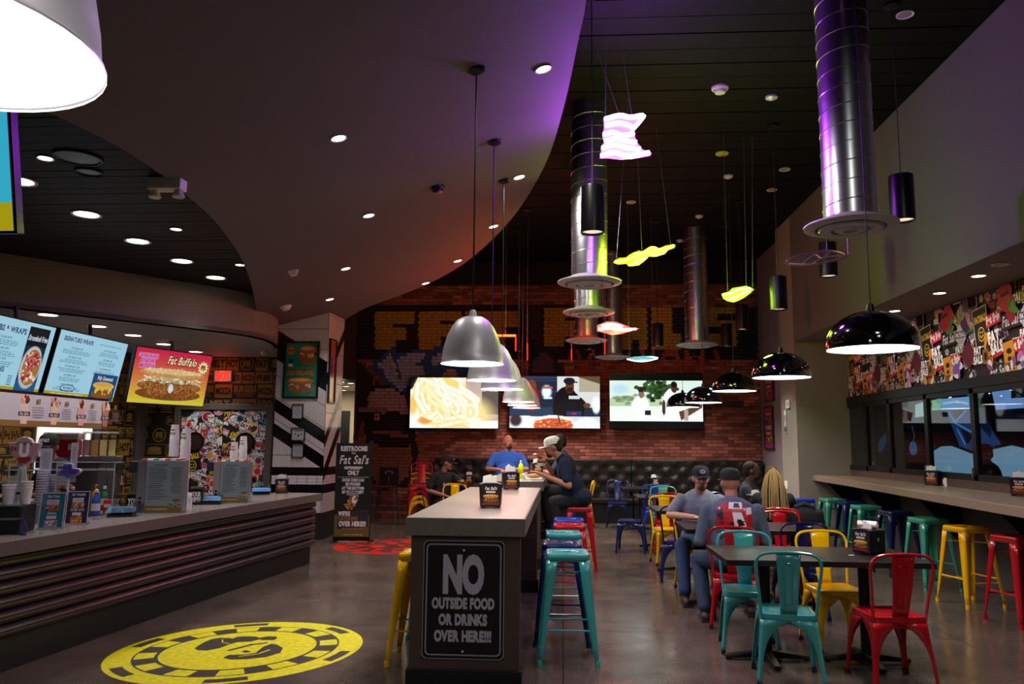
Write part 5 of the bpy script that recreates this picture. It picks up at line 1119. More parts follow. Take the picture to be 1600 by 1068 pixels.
sx_ = -5.35
for i, (ub, lab) in enumerate([((79.6, 189), 'right pale blue menu screen with a cheesesteak picture'), ((-42, 73), 'left pale blue menu screen with a bowl of fries')]):
    a, b = atx(ub[0], 570, sx_), atx(ub[1], 580, sx_); W = b.y-a.y; H = .715
    menu_screen(sx_, (a.y+b.y)/2, 2.345, W-.03, H, 90, 12, menu_print(W-.03, H, 1-i), lab+' above the ordering counter')
def buffalo(W, H):
    p = Print((-W/2, -H/2, W/2, H/2)); n = 14; q = random.Random(12)
    for k in range(n):
        f = k/(n-1); c = [int(a+(b-a)*f) for a, b in zip((214, 34, 74), (226, 210, 60))]; p.rect(-W/2, H/2-H*(k+1)/n, W/2, H/2-H*k/n, tuple(x/255 for x in c))
    for k, s_ in enumerate(('SANDWICH', 'OF THE', 'MONTH!')): p.text(s_, -W*.34, H*(.33-.09*k), .05, 'd020a8', 'h', .8, out='fbe8f4', wmax=W*.24)
    p.text('Fat Buffalo', W*.1, H*.26, .10, 'f6e8b0', 'b', .68, .22, out='6a2018', wmax=W*.5); p.star(W*.4, H*.25, .06, .095, 12, 'fff4d0').ell(W*.4, H*.25, .055, .05, 'f0d060').text('FS', W*.4, H*.22, .05, '2a2a2a', 'h')
    def mound(cx_, cy_, rx, ry, base, cols, n, r):
        p.ell(cx_, cy_, rx, ry, base, 28); p.up()
        for i in range(n):
            a, d = q.uniform(0, 2*pi), sqrt(q.random())*.9; p.ell(cx_+rx*d*cos(a), cy_+ry*d*sin(a), r*q.uniform(.6, 1.5), r*q.uniform(.4, .8), q.choice(cols), 8, q.uniform(0, 3), up=False); p.k += .15
        p.k = int(p.k)+1
    mound(0, -H*.31, W*.43, H*.12, '7a4c26', ['8a5a30', '94643a', '6a4020'], 60, .02)
    mound(0, -H*.13, W*.42, H*.14, 'c8b890', ['e8e4d0', '6a8a48', 'd8c8a0', 'f4f0e4', 'a86a3a', '86a25c'], 150, .018)
    for x in (-.26, .02, .25): mound(W*x, -H*.17, W*.16, H*.08, '8a5226', ['a86a34', '9a5c2c', 'b87a40', 'c48a50', '7a4420'], 70, .014)
    for x in (-.17, .2): mound(W*x, -H*.28, W*.18, H*.075, '84491f', ['a86430', '94561f', 'b87438', '743c18', 'c08444'], 70, .014)
    for i in range(26): x = q.uniform(-W*.37, W*.36); p.rect(x, -H*.03, x+q.uniform(.05, .12), -H*.03+.016, q.choice(['f0d8a0', 'e8a038', 'f6ecd8', 'd8a860']), q.uniform(-.5, .5)); p.k -= .8
    p.k = int(p.k)+1; mound(W*.0, -H*.2, .04, .06, 'dfe8f4', ['f4f8ff', 'c8d8f0'], 10, .014)
    mound(0, H*.085, W*.43, H*.085, 'c89a5a', ['d8ac6c', 'ceA262', 'c49454'], 60, .025); mound(0, H*.115, W*.39, H*.05, 'e6c68e', ['eed09c', 'e2c086', 'f0d8a8'], 60, .022)
    return p
t = menu_screen(-5.008, 9.766, 2.334, 1.21, .68, 69.8, 10.3, buffalo(1.21, .68), 'red and yellow screen showing the Fat Buffalo sandwich, hung by the kitchen')
# milkshake board under the menu screens
a, b = atx(-60, 650, sx_), atx(168, 650, sx_); zt, zb = 1.99, 1.67; W = b.y-a.y
t = thing('milkshake_board', 'long white milkshake board with gold lower edge under the menu screens', 'sign', (sx_, (a.y+b.y)/2, (zt+zb)/2), R(90)); H = zt-zb
MB().box(-W/2, .003, -H/2, W/2, .04, H/2).build('board', M_white, t); MB().box(-W/2, .003, H/2, W/2, .06, H/2+.03).build('hanger_rail', M_blackmetal, t)
pr = Print(); pr.rect(-W/2, -H/2, W/2, H/2, 'cac8d0'); pr.rect(-W/2, -H/2, W/2, -H/2+.06, '8a6a34')
for k in range(4):
    x = -W*.5+W*(.36+.205*k); pr.poly([(x-.045, -H*.42), (x+.045, -H*.42), (x+.065, H*.2), (x-.065, H*.2)], ['e8cfc0', 'e8c8ac', 'e8a8ac', 'b08474'][k]); pr.blobs(x-.06, H*.18, x+.06, H*.38, 9, .035, ['7a4830', 'e8d8c4', '5a3020', 'd8a888'], k); pr.ell(x, H*.42, .02, .02, 'b01c28'); pr.rect(x-.085, -H*.17, x+.085, -H*.04, '1c1214').text("Fat Sal's", x, -H*.15, .032, 'f0e8e8', 'b', .8, wmax=.14)
    pr.text('#%d' % (3+k), x+.2, H*.22, .05, '8a6a34', 'h', .8); pr.greek(x+.11, -H*.24, x+.3, H*.14, 5, '8c8a94', k, 'c', .4)
pr.build('board_print', INK, t, (0, 0, 0))

a = aty(15, 275, 3.6); b = aty(5, 346, 3.6); p = Print((-.6, -.34, .6, .34)); p.rect(-.6, -.34, .6, .34, '38b8d8').rect(-.6, -.34, .6, -.2, 'b3a512'); p.text('SUBS', .2, 0, .1, 'e4f4fc', 'h', out='2c6a94')
menu_screen((a.x+b.x)/2-.6, 3.6, (a.z+b.z)/2+.19, 1.2, .68, 0, 12, p, 'edge of a cyan menu screen at the far left, hung below the plank ceiling')
# ================================================================ floor graphics
def decal(cx_, cy_, A, col, label, name, seed, chip):
    t = thing(name, label, 'floor graphic', (cx_, cy_, 0)); pr = Print(); ID = '3a322d'
    def ring(r0, r1, a0, a1, c, up=True):
        n = max(2, int(abs(a1-a0)/5)); pr.poly([(r1*cos(R(a0+(a1-a0)*i/n)), r1*sin(R(a0+(a1-a0)*i/n))) for i in range(n+1)]+[(r0*cos(R(a1+(a0-a1)*i/n)), r0*sin(R(a1+(a0-a1)*i/n))) for i in range(n+1)], c, up)
    pr.ell(0, 0, 1, 1, col, 90)
    for a in range(-11, 349, 60): ring(.865, .955, a-9.5, a+9.5, ID)
    pr.ell(0, 0, .80, .80, ID, 80).ell(0, 0, .782, .782, ID, 80)
    pr.up()
    for a in range(20, 380, 30): ring(.64, .785, a-7.5, a+7.5, col, False)
    pr.ell(0, 0, .635, .635, ID, 80).ell(0, 0, .612, .612, col, 80)
    if chip:
        pr.poly([(-.391, -.002), (-.409, .121), (-.414, .21), (-.408, .309), (-.354, .362), (-.263, .357), (-.227, .333), (-.219, .399), (-.153, .429), (-.061, .424), (-.002, .376), (.041, .429), (.12, .436), (.157, .379), (.162, .301), (.059, .295), (.024, .319), (-.017, .244), (-.13, .217), (-.159, .13), (-.187, .009), (-.251, -.065), (-.331, -.061)], ID)
        pr.poly([(-.012, -.277), (-.005, -.189), (.13, -.163), (.184, -.11), (.162, .079), (.191, .177), (.249, .152), (.346, .047), (.389, -.11), (.328, -.24), (.195, -.311), (.071, -.326)], ID)
        pr.stroke([(-.069, -.053), (-.018, .044), (.034, .141), (.133, .203)], .04, ID).poly([(.046, -.081), (.066, -.038), (.137, -.086), (.105, -.128)], ID).stroke([(.1, -.23), (.22, -.15), (.26, -.02)], .018, col).stroke([(-.3, .3), (-.25, .2), (-.17, .16)], .012, col)
    else:
        pr.blobs(-.5, -.5, .5, .5, 40, .12, [ID, '5a1410', ID], seed)
    ob = pr.build('paint', mat_floor[name], t, (0, 0, 0), (A[0][0], A[1][0], 0), (A[0][1], A[1][1], 0), .5); return t
def floorink(name):
    m = printmat(name, .42); nt = m.node_tree; b = nt.nodes['Principled BSDF']; a = [n for n in nt.nodes if n.type == 'ATTRIBUTE'][0]
    n = nt.nodes.new('ShaderNodeTexNoise'); n.inputs['Scale'].default_value = 25; n.inputs['Detail'].default_value = 6; r = nt.nodes.new('ShaderNodeValToRGB'); r.color_ramp.elements[0].position = .3; r.color_ramp.elements[0].color = (.72, .72, .72, 1); r.color_ramp.elements[1].position = .6
    tc = nt.nodes.new('ShaderNodeTexCoord'); nt.links.new(tc.outputs['Object'], n.inputs['Vector']); nt.links.new(n.outputs['Fac'], r.inputs[0])
    mx = nt.nodes.new('ShaderNodeMix'); mx.data_type = 'RGBA'; mx.blend_type = 'MULTIPLY'; mx.inputs[0].default_value = 1; nt.links.new(a.outputs['Color'], mx.inputs[6]); nt.links.new(r.outputs[0], mx.inputs[7]); nt.links.new(mx.outputs[2], b.inputs['Base Color']); return m
mat_floor = {'yellow_floor_graphic': floorink('yellow_ink'), 'red_floor_graphic': floorink('red_ink')}
V_ = np.array([[-.617, -.787], [-.787, .617]]); A = V_ @ np.diag([.94, .84]) @ V_.T
decal(-2.416, 6.0, A, 'e6dc00', 'big yellow casino chip painted on the concrete floor', 'yellow_floor_graphic', 1, True)
decal(-2.55, 11.9, np.eye(2)*.86, 'd01410', 'red painted round graphic on the floor before the standing banner', 'red_floor_graphic', 2, False)
# ================================================================ sticker wallpaper on the right
def smile(pr, x, y, r, c='d8c020', k='141214'): pr.ell(x, y, r, r*1.15, c, 18).ell(x, y, r*.86, r*1.0, k, 18).ell(x-r*.3, y+r*.3, r*.2, r*.14, c, 8).ell(x+r*.35, y+r*.3, r*.2, r*.14, c, 8).stroke([(x-r*.55, y-r*.1), (x-r*.1, y-r*.55), (x+r*.55, y-r*.15)], r*.18, c)
L_ = EY-5.2; pr = Print((0, 0, L_, SZ-2.32-.01)); pr.rect(0, 0, L_, 1, '1c181b')
def drips(x, y, w_, h, seed, c='141114'):
    q = random.Random(seed); n = 4
    for cc, e in (('dcd8dc', .012), (c, 0)):
        q = random.Random(seed); pr.up(); pr.rect(x-e, y+h*.6-e, x+w_+e, y+h+e, cc, up=False)
        for i in range(n): a = x+w_*i/n; b = a+w_/n*.62; pr.rect(a-e, y+h*q.uniform(0, .5)-e, b+e, y+h, cc, up=False)
q = random.Random(77)
for i in range(420):
    x, y = q.random()*L_, q.random()*.92; s_ = q.uniform(.03, .09); c_ = q.choice(['e0dce0', 'd8d4d8', '8a8690', '5c1822', 'c82838', 'd07c1c', '4a2c6a', '3e7a34', 'c89828', '2a262c', 'b8a8c8']); pr.k = 1+i//30
    if i % 3 == 0: pr.star(x, y, s_*.55, s_, 7, 'e4e0e4').star(x, y, s_*.42, s_*.8, 7, c_)
    elif i % 3 == 1: pr.text(q.choice(['FAT', 'SALS', 'FS', 'EAT']), x, y, s_, c_, 'h', .7, out='0e0c0e', rot=q.uniform(-.3, .5))
    else: pr.rect(x-s_*1.1, y-s_*.6, x+s_*1.1, y+s_*.6, 'e4e0e4', q.uniform(-.4, .6)).rect(x-s_, y-s_*.5, x+s_, y+s_*.5, c_, .1)
pr.k = 16
nb = 6; bw = 1.33
for k in range(nb):
    X0 = k*bw; dy = [0, .02, -.02][k % 3]
    P_ = lambda a, b: (X0+a*bw, b*.93+dy)
    for (a, b, w_, h, s_) in [(.0, .62, .12, .35, 1), (.44, .66, .12, .25, 2), (.86, .05, .14, .3, 3), (.62, .02, .08, .3, 4), (.72, .7, .12, .25, 5)]: x, y = P_(a, b); drips(x, y, w_*bw, h, s_+k)
    x, y = P_(.17, .55); pr.rect(x-.15, y-.2, x+.15, y+.24, 'd8d4d8', .12).rect(x-.14, y-.19, x+.14, y+.23, '121014', .12).text('FATSALS', x, y+.08, .07, 'd8b820', 'h', .6, wmax=.25, rot=.12); smile(pr, x, y-.06, .07)
    for a, b in ((.36, .63), (.68, .27)): x, y = P_(a, b); pr.rect(x-.15, y-.065, x+.15, y+.065, 'c81c28', .12).text('Fat Sals', x, y-.035, .085, 'f0e8e8', 'h', .8, wmax=.27, rot=.12)
    for a, b in ((.62, .56), (.40, .02)): x, y = P_(a, b); pr.rect(x-.2, y-.085, x+.2, y+.085, '17151a', .05).text("Fat Sal's", x, y-.05, .11, 'e4e0e4', 'b', .75, .2, wmax=.36, rot=.05)
    x, y = P_(.82, .56); pr.poly([(x, y-.17), (x+.15, y), (x, y+.15), (x-.15, y)], 'dedade').rect(x-.14, y-.03, x+.14, y+.05, '1a171b').text('FATSALS', x, y-.015, .05, 'f0ecf0', 'h', .8, wmax=.26)
    for i in range(5): pr.rect(x-.08+.035*i, y-.1, x-.068+.035*i, y-.04, '605a60')
    x, y = P_(.98, .62); pr.text('FATSALS', x, y-.04, .1, '3e9a34', 'h', .7, out='101010', wmax=.26, rot=.06)
    x, y = P_(.93, .3); pr.star(x, y, .10, .19, 8, 'd8d2d4').star(x, y, .09, .17, 8, '5c1822'); pr.poly([(x, y-.17), (x+.17, y), (x, y+.17), (x-.17, y)], '5c1822')
    x, y = P_(.27, .3); pr.rect(x-.09, y-.17, x+.09, y+.17, 'd07c1c', -.15).ell(x, y+.02, .045, .06, '1c1410').text('EAT', x, y-.14, .06, '1c1410', 'h', wmax=.12)
    x, y = P_(.56, .17); pr.rect(x-.1, y-.17, x+.1, y+.15, 'd08a20', .1).ell(x, y+.05, .05, .03, '1c1410').ell(x, y-.03, .035, .025, '1c1410').text('VICE', x, y-.14, .07, '1c1410', 'h', .8, wmax=.16)
    x, y = P_(.36, .36); pr.text('FAT', x, y, .12, 'f0ecec', 'h', .7, out='0e0c0e', rot=.1).text('SALS', x+.05, y-.12, .12, 'f0ecec', 'h', .6, out='0e0c0e', rot=.1); pr.rect(x-.03, y-.16, x+.14, y-.12, 'c01c30', .2)
    x, y = P_(.1, .15); pr.text('FAT', x, y+.1, .08, 'f0ecec', 'h', .7, out='0e0c0e').text('SALS', x, y, .08, 'f0ecec', 'h', .7, out='0e0c0e').rect(x+.1, y-.02, x+.22, y+.14, '8a5a30', -.05).ell(x+.16, y+.06, .035, .05, '201410')
    x, y = P_(.78, .35); pr.text('FAT', x, y, .07, 'f0ecec', 'h', .8, out='0e0c0e'); x, y = P_(.74, .75); pr.text('SALS', x, y, .07, 'f0ecec', 'h', .8, out='0e0c0e')
    x, y = P_(.56, .8); pr.blobs(x-.1, y-.12, x+.1, y+.12, 5, .12, ['b82434', 'a81c30', 'c03040'], k).ell(x, y, .1, .13, 'b82434').rect(x-.08, y+.04, x+.08, y+.08, '1a1214', .15); x, y = P_(.92, .82); pr.blobs(x-.12, y-.14, x+.12, y+.12, 9, .09, ['5a3a78', '8a9ab0', 'b8a8c8', '48306a'], k+4); pr.ell(x+.08, y-.1, .045, .12, 'd07898', 14, .5)
    x, y = P_(.85, .78); pr.text('EAT', x, y, .09, 'c89828', 'h', .6, out='161214', rot=1.2); x, y = P_(.65, .67); pr.blobs(x-.06, y-.08, x+.06, y+.1, 6, .05, ['4a9a3a', '3a7a2c'], k); x, y = P_(.75, .12); pr.blobs(x-.1, y-.1, x+.08, y+.08, 9, .07, ['7a4a98', 'b8d0d8', 'c86aa8', 'e0dce4'], k+7); pr.blobs(*P_(.0, .02), *P_(1, .12), 9, .05, ['c89828', 'e0dce4', '8a4a90', '1a1418'], k+20)
pr.build('sticker_paper', printmat('ink_wallpaper', .45), bpy.data.objects['wall_right_wallpaper'], (GX-.001, EY, 2.32), (0, -1, 0), (0, 0, 1), .5)
# ================================================================ black and gold kitchen wallpaper
def kraft(W, H, seed):
    p = Print((0, 0, W, H)); p.rect(0, 0, W, H, '15120e'); q = random.Random(seed); G_ = '8a6c20'; Kk = '15120e'
    words = ['BURGERS', "Fat Sal's", 'FS', 'EXTRA', 'BBQ', 'RINGS', 'FAT', 'FRIES', 'OVER HERE', 'HOT', 'MELT', 'WINGS', 'SHAKES', 'MOZZA']
    y = 0; row = 0
    while y < H:
        h = q.choice([.16, .22, .26, .3]); x = -q.random()*.3
        while x < W:
            wd = q.choice([.24, .34, .46, .3]); s_ = q.choice(words); inv = q.random() < .5; p.k = 2
            cx_, cy_ = x+wd/2, y+h/2; 
            if s_ == 'FS': p.ell(cx_, cy_, h*.42, h*.42, G_, 20).ell(cx_, cy_, h*.36, h*.36, Kk, 20).text('FS', cx_, cy_-h*.16, h*.32, G_, 'h')
            elif inv: p.rect(x+.01, y+.01, x+wd-.01, y+h-.01, G_).text(s_, cx_, cy_-h*.2, h*.42, Kk, 'h', .8, wmax=wd*.85)
            elif q.random() < .3: p.rect(x+.01, y+.01, x+wd-.01, y+h-.01, G_).rect(x+.02, y+.02, x+wd-.02, y+h-.02, Kk).ell(cx_, cy_+h*.12, wd*.28, h*.16, G_, 14).rect(cx_-wd*.3, cy_-h*.1, cx_+wd*.3, cy_-h*.02, G_).rect(cx_-wd*.28, cy_-h*.24, cx_+wd*.28, cy_-h*.14, G_)
            else: p.text(s_, cx_, cy_-h*.05, h*.42, G_, 'h', .8, wmax=wd*.9).greek(x+.03, y+.02, x+wd-.03, cy_-h*.1, 2, G_, int(x*50))
            x += wd
        y += h
    return p
M_kraft = printmat('ink_kraft', .6)
kraft(-4.68+9.4, LZ-.02, 3).build('label_paper', M_kraft, KW, (-9.4, KY-.001, 0), layer=.5)
for (ya, yb_, za, zb_, sd) in ((4.2, py0, 0, LZ-.02, 5), (py1, KY-.01, 0, LZ-.02, 6), (py0, py1, 0, 1.04, 7), (py0, py1, 2.41, LZ-.02, 8)): kraft(yb_-ya, zb_-za, sd).build('label_paper', M_kraft, KWL, (KX+.001, ya, za), (0, 1, 0), (0, 0, 1), .5)
MB().box(KX-.16, py0-.03, 1.03, KX+.02, py1+.03, 1.06).build('pass_shelf', M_steel, KWL)
# sticker covered swing doors
def stickers(W, H, n, seed):
    p = Print((0, 0, W, H)); p.rect(0, 0, W, H, '201c1e'); q = random.Random(seed)
    cols = ['c8202c', 'e6e2e0', '18161a', '18161a', '5c1420', '1c2c50', '8c1420', '2a8a3c', '2450a0', 'e08a20', 'd8c020', '7a2458', 'f0eef0', '30a0c0', 'd85090']
    for i in range(n):
        p.k = 1+i//6; x, y, a = q.random()*W, q.random()*H, q.uniform(-.6, .6); wd, h = q.uniform(.1, .26), q.uniform(.05, .12); c = q.choice(cols); kd = q.random(); tc = '141214' if c in ('e6e2e0', 'f0eef0', 'd8c020') else 'f2eeee'
        if kd < .5: p.rect(x-wd/2-.005, y-h/2-.005, x+wd/2+.005, y+h/2+.005, 'd8d4d6', a).rect(x-wd/2, y-h/2, x+wd/2, y+h/2, c, a).text(q.choice(['FATSALS', 'Fat Sals', 'SALS', 'GO', 'EAT', 'YO FAT', 'SALSALS']), x+sin(a)*h*.3, y-cos(a)*h*.3, h*.65, tc, 'h', .7, rot=a, wmax=wd*.9)
        elif kd < .65: p.star(x, y, .06, .1, 8, 'e8e6e6', a).star(x, y, .05, .085, 8, c, a)
        elif kd < .85: p.text(q.choice(['FAT', 'SALS', 'FATSALS', 'GO', 'YO']), x, y, .08, c if c not in ('18161a',) else 'e6e2e0', 'h', .8, rot=a, out='0e0c0e' if c != '18161a' else '30a040')
        else: p.ell(x, y, wd*.45, wd*.4, 'e8e6e6', 16).ell(x, y, wd*.4, wd*.35, c, 16).blobs(x-.05, y-.04, x+.05, y+.04, 4, .03, cols, i)
    return p
M_stick = printmat('ink_stickers', .4); M_dframe = mat('steel_door_frame', '6d6662', .45, .5, noise=.06); M_port = mat('porthole_glass', '3a2c2a', .08, noise=.1)
def porthole(p_, y, parent, r=.17):
    MB().lathe([(r, -.0), (r, -.02), (r*.86, -.02), (r*.86, -.006)], p_, 28, 'y').build('porthole_ring', M_blackmetal, parent, True); MB().lathe([(r*.88, -.008), (.001, -.008)], p_, 28, 'y').build('porthole_glass', M_port, parent)
da, db = aty(284, 640, KY-.06), aty(416, 640, KY-.06); xm = (da.x+db.x)/2
for i, (xa, xb) in enumerate([(da.x, xm-.004), (xm+.004, db.x)]):
    o = MB().box(xa, KY-.05, .01, xb, KY-.02, 2.08).build('door_%d' % (i+1), M_black); struct(o)
    pr = stickers(xb-xa, 2.07, 190, 11+i)
    if i == 0: pr.k += 2; pr.rect(.08, .98, .40, 1.36, '121014', .2).text('FATSALS', .24, 1.2, .09, 'd8c020', 'h', .6, rot=.2, wmax=.27); smile(pr, .25, 1.08, .08)
    pr.build('sticker_sheet', M_stick, o, (xa, KY-.051, .01), layer=.4); porthole(((xb-.25-xa)*.0+(xa+.28 if i == 0 else xb-.36), KY-.06, 1.52), 0, o)
mb = MB(); 
for bx in ((da.x-.12, 2.09, db.x+.14, 2.2), (da.x-.12, 0, da.x-.01, 2.1), (db.x+.01, 0, db.x+.14, 2.1)): mb.box(bx[0], KY-.09, bx[1], bx[2], KY-.001, bx[3])
o = mb.build('trim_2', M_dframe, bevel=.004); struct(o)
da, db = aty(166, 640, KY-.06), aty(211, 640, KY-.06)
o = MB().box(da.x, KY-.05, .01, db.x, KY-.02, 2.25).build('door_3', M_black); struct(o); stickers(db.x-da.x, 2.24, 120, 31).build('sticker_sheet', M_stick, o, (da.x, KY-.051, .01), layer=.4)
pr = Print(); a, b = aty(189, 724, KY), aty(203, 679, KY); pr.rrect(a.x, a.z, b.x, b.z, .05, '141214').rrect(a.x+.015, a.z+.02, b.x-.015, b.z-.02, .045, 'dcdce0'); pr.build('door_window', printmat('ink_lit_window', .3, es=.8), o, (0, KY-.058, 0))
a, b = aty(212, 640, KY-.06), aty(228, 640, KY-.06); o = MB().box(a.x, KY-.3, 0, b.x, KY-.001, 2.35).build('trim_3', M_dframe, bevel=.004); struct(o)
t = thing('exit_sign', 'lit red EXIT sign in a white box on the kitchen wall', 'sign', aty(348, 587, KY-.06)); MB().box(-.16, 0, -.1, .16, .055, .1).build('box', mat('exit_box', 'c8b8b4', .5), t, bevel=.006)
pr = Print(); pr.text('EXIT', 0, -.065, .13, 'ff1c14', 'h', .8, wmax=.25); pr.build('letters', printmat('ink_exit', .4, es=2.2), t, (0, -.001, 0)); lamp('exit_glow', 'POINT', (0, -.15, 0), 1.5, (1, .1, .06), .08, None, t)
# ================================================================ posters and notices on the column and right wall
def poster(p0, U, w_, h, pr, label, name='framed_poster', fr='0e0d0e', cat='poster', group=None, gl=True):
    t = thing(name, label, cat, p0, 0, group); t.rotation_euler.z = atan2(U[1], U[0])
    mb = MB(); e = .03 if w_ > .3 else .012
    for bx in ((-w_/2-e, -h/2-e, w_/2+e, -h/2), (-w_/2-e, h/2, w_/2+e, h/2+e), (-w_/2-e, -h/2, -w_/2, h/2), (w_/2, -h/2, w_/2+e, h/2)): mb.box(bx[0], -.03, bx[1], bx[2], 0, bx[3])
    mb.build('frame', mat('frame_'+fr, fr, .3), t); MB().box(-w_/2, -.012, -h/2, w_/2, 0, h/2).build('backing', M_black, t); pr.build('print', INKG if gl else INK, t, (0, -.0125, 0)); return t
def falafel(w_, h):
    p = Print((-w_/2, -h/2, w_/2, h/2)); p.rect(-w_/2, -h/2, w_/2, h/2, '1d7a5c'); food(p, -w_*.08, h*.1, w_*.48, h*.46, 21, 'a8642c'); p.star(-w_*.34, h*.36, w_*.1, w_*.14, 10, 'c86a1c').text('NEW', -w_*.34, h*.34, h*.035, '5a2408', 'h'); p.rect(-w_*.4, h*.13, -w_*.27, h*.2, '16305a').rect(-w_*.4, h*.06, -w_*.27, h*.11, 'd8d4d0')
    p.text("FAT'S NEW FAVORITE", 0, h*.015, h*.03, '9a4a2c', 'b', wmax=w_*.8).text('FAT FALAFEL', 0, -h*.1, h*.075, 'c06020', 'h', .8, wmax=w_*.85); food(p, -w_*.42, -h*.44, w_*.42, -h*.14, 22, 'a8642c', ('c8b0a8', '8a4a38', 'd8c8c0', '7a5a48', 'b89080')); return p
a, b = aty(441, 622, CY0-.02), aty(500, 533, CY0-.02); poster(((a.x+b.x)/2, CY0-.008, (a.z+b.z)/2), (1, 0), b.x-a.x-.06, b.z-a.z-.06, falafel(b.x-a.x-.06, b.z-a.z-.06), 'green FAT FALAFEL poster in a black frame on the tiled column')
a, b = atx(512, 622, CX1+.02), atx(526, 540, CX1+.02); W, H = abs(b.y-a.y)-.08, 1.0
p = Print((-W/2, -H/2, W/2, H/2)); p.rect(-W/2, -H/2, W/2, H/2, 'b03030').rect(-W/2, H*.2, W/2, H/2, 'c86420'); p.blobs(-W*.4, -H*.1, W*.4, H*.3, 16, .08, ['8a3a78', '6a2a60', 'b05a90', 'c07028'], 4).rect(-W*.4, -H*.45, W*.1, -H*.12, 'd8c8b0')
poster((CX1+.008, (a.y+b.y)/2, (a.z+b.z)/2), (0, 1), W, H, p, 'orange and purple poster on the right side of the tiled column')
for i, (u0, v0, u1, v1, lab) in enumerate([(456, 631, 474, 654, 'upper framed notice on the tiled column'), (455, 668, 477, 688, 'middle wide framed notice with a pictogram on the tiled column'), (456, 693, 475, 714, 'lowest framed notice on the tiled column')]):
    a, b = aty(u0, v1, CY0-.02), aty(u1, v0, CY0-.02); w_, h = b.x-a.x-.02, b.z-a.z-.02; p = Print(); p.rect(-w_/2, -h/2, w_/2, h/2, 'b8b6c0')
    if i == 1: p.greek(-w_*.4, h*.2, w_*.4, h*.4, 1, '5a5864', 3).poly([(-.02, -h*.2), (.02, -h*.2), (0, h*.05)], '24222c').ell(-w_*.25, h*.02, .012, .012, '24222c').ell(w_*.25, h*.02, .012, .012, '24222c')
    else: p.greek(-w_*.4, -h*.4, w_*.4, h*.42, 9, '7a7884', i+2, 'c', .45)
    poster(((a.x+b.x)/2, CY0-.008, (a.z+b.z)/2), (1, 0), w_, h, p, lab, 'framed_notice', '0e0d0e', 'notice', None)
RX = 4.0
for i, (v0, v1, cc, lab) in enumerate([(565, 627, ['b02048', 'c03860', '7a2c30'], 'upper red poster on the mauve wall right of the brick wall'), (632, 704, ['a83070', 'c8509a', '8a4028'], 'lower pink poster with sandwiches on the mauve wall')]):
    ya, yb2 = 14.55, 15.2; c = atx(1203, (v0+v1)/2, RX); h = .78 if i else .72; w_ = .6; p = Print((-w_/2, -h/2, w_/2, h/2)); p.rect(-w_/2, -h/2, w_/2, h/2, cc[0])
    food(p, -w_*.4, h*.05, w_*.4, h*.4, i+30, cc[2]); food(p, -w_*.4, -h*.42, w_*.4, -h*.08, i+33, cc[2]); p.text('FAT MELT' if i else 'FAT DOG', 0, -h*.03, .06, 'f0c8d8', 'h', wmax=w_*.8)
    poster((RX-.008, c.y, c.z), (0, -1), w_, h, p, lab, 'framed_poster', '4a1c34')
def plate(u, v, X, w_, h, d, m, label, name, cat, extra=None):
    p = atx(u, v, X); t = thing(name, label, cat, p); MB().box(-d, -w_/2, -h/2, 0, w_/2, h/2).build('plate', m, t, bevel=.004)
    if extra == 'switch':
        for y in (-.03, .03): MB().box(-d-.006, y-.012, -.03, -d, y+.012, .03).build('rocker', M_white, t)
    elif extra == 'dial': MB().box(-d-.01, -.05, -.03, -d, .0, .03).build('dial', mat('beige_plastic', 'b8a470', .5), t, bevel=.003)
    elif extra == 'strip':
        for k, c_ in enumerate(('e8e6ea', 'c88a94', 'c8c4cc', '4a4a50')): MB().box(-d-.003, -w_*.4, h*(.25-.22*k), -d, w_*.4, h*(.43-.22*k)).build('colour_patch', mat('patch_'+c_, c_, .5), t)
    return t
plate(1229, 757, WX, .16, .13, .012, M_white, 'white double switch plate low on the grey pier', 'switch_plate', 'switch', 'switch'); plate(1233, 631, WX, .2, .14, .03, M_white, 'white thermostat with beige dial on the grey pier', 'thermostat', 'thermostat', 'dial'); plate(1228, 658, WX, .13, .42, .012, mat('pale_card', '9a98a4', .5), 'tall narrow notice strip on the grey pier', 'notice_strip', 'notice', 'strip')
plate(1478, 753, GX-.02, .07, .11, .01, M_white, 'white outlet on the backsplash of the window counter', 'outlet', 'outlet', 'switch')
for u, v, lab in ((583, 640, 'long pale wall speaker bar on the mural left of the TVs'), (1137, 630, 'long dark wall speaker bar right of the TVs')):
    p = aty(u, v, 16.2); t = thing('wall_speaker', lab, 'speaker', p); mm = mat('speaker_grey', '7a6870', .6) if u < 700 else mat('speaker_brown', '3a2624', .6)
    MB().box(-.3, -.06, -.05, .3, .06, .05).build('body', mm, t, bevel=.01); MB().box(-.28, -.064, -.04, .28, -.06, .04).build('grille', mm, t); MB().box(-.05, .06, -.03, .05, .1, .03).build('bracket', M_blackmetal, t)
p = aty(589, 651, 16.26); t = thing('fire_alarm', 'small pink alarm box on the mural under the pale speaker bar', 'alarm', p); MB().box(-.05, -.03, -.07, .05, .03, .07).build('box', mat('pink_box', 'b88890', .5), t, bevel=.004); MB().box(-.02, -.034, -.02, .02, -.03, .03).build('lens', M_black, t)
o = MB().box(-5.75, 19.55, 0, -5.36, 19.6, 2.3).build('door_4', mat('dark_door', '0e0c0c', .5)); struct(o)
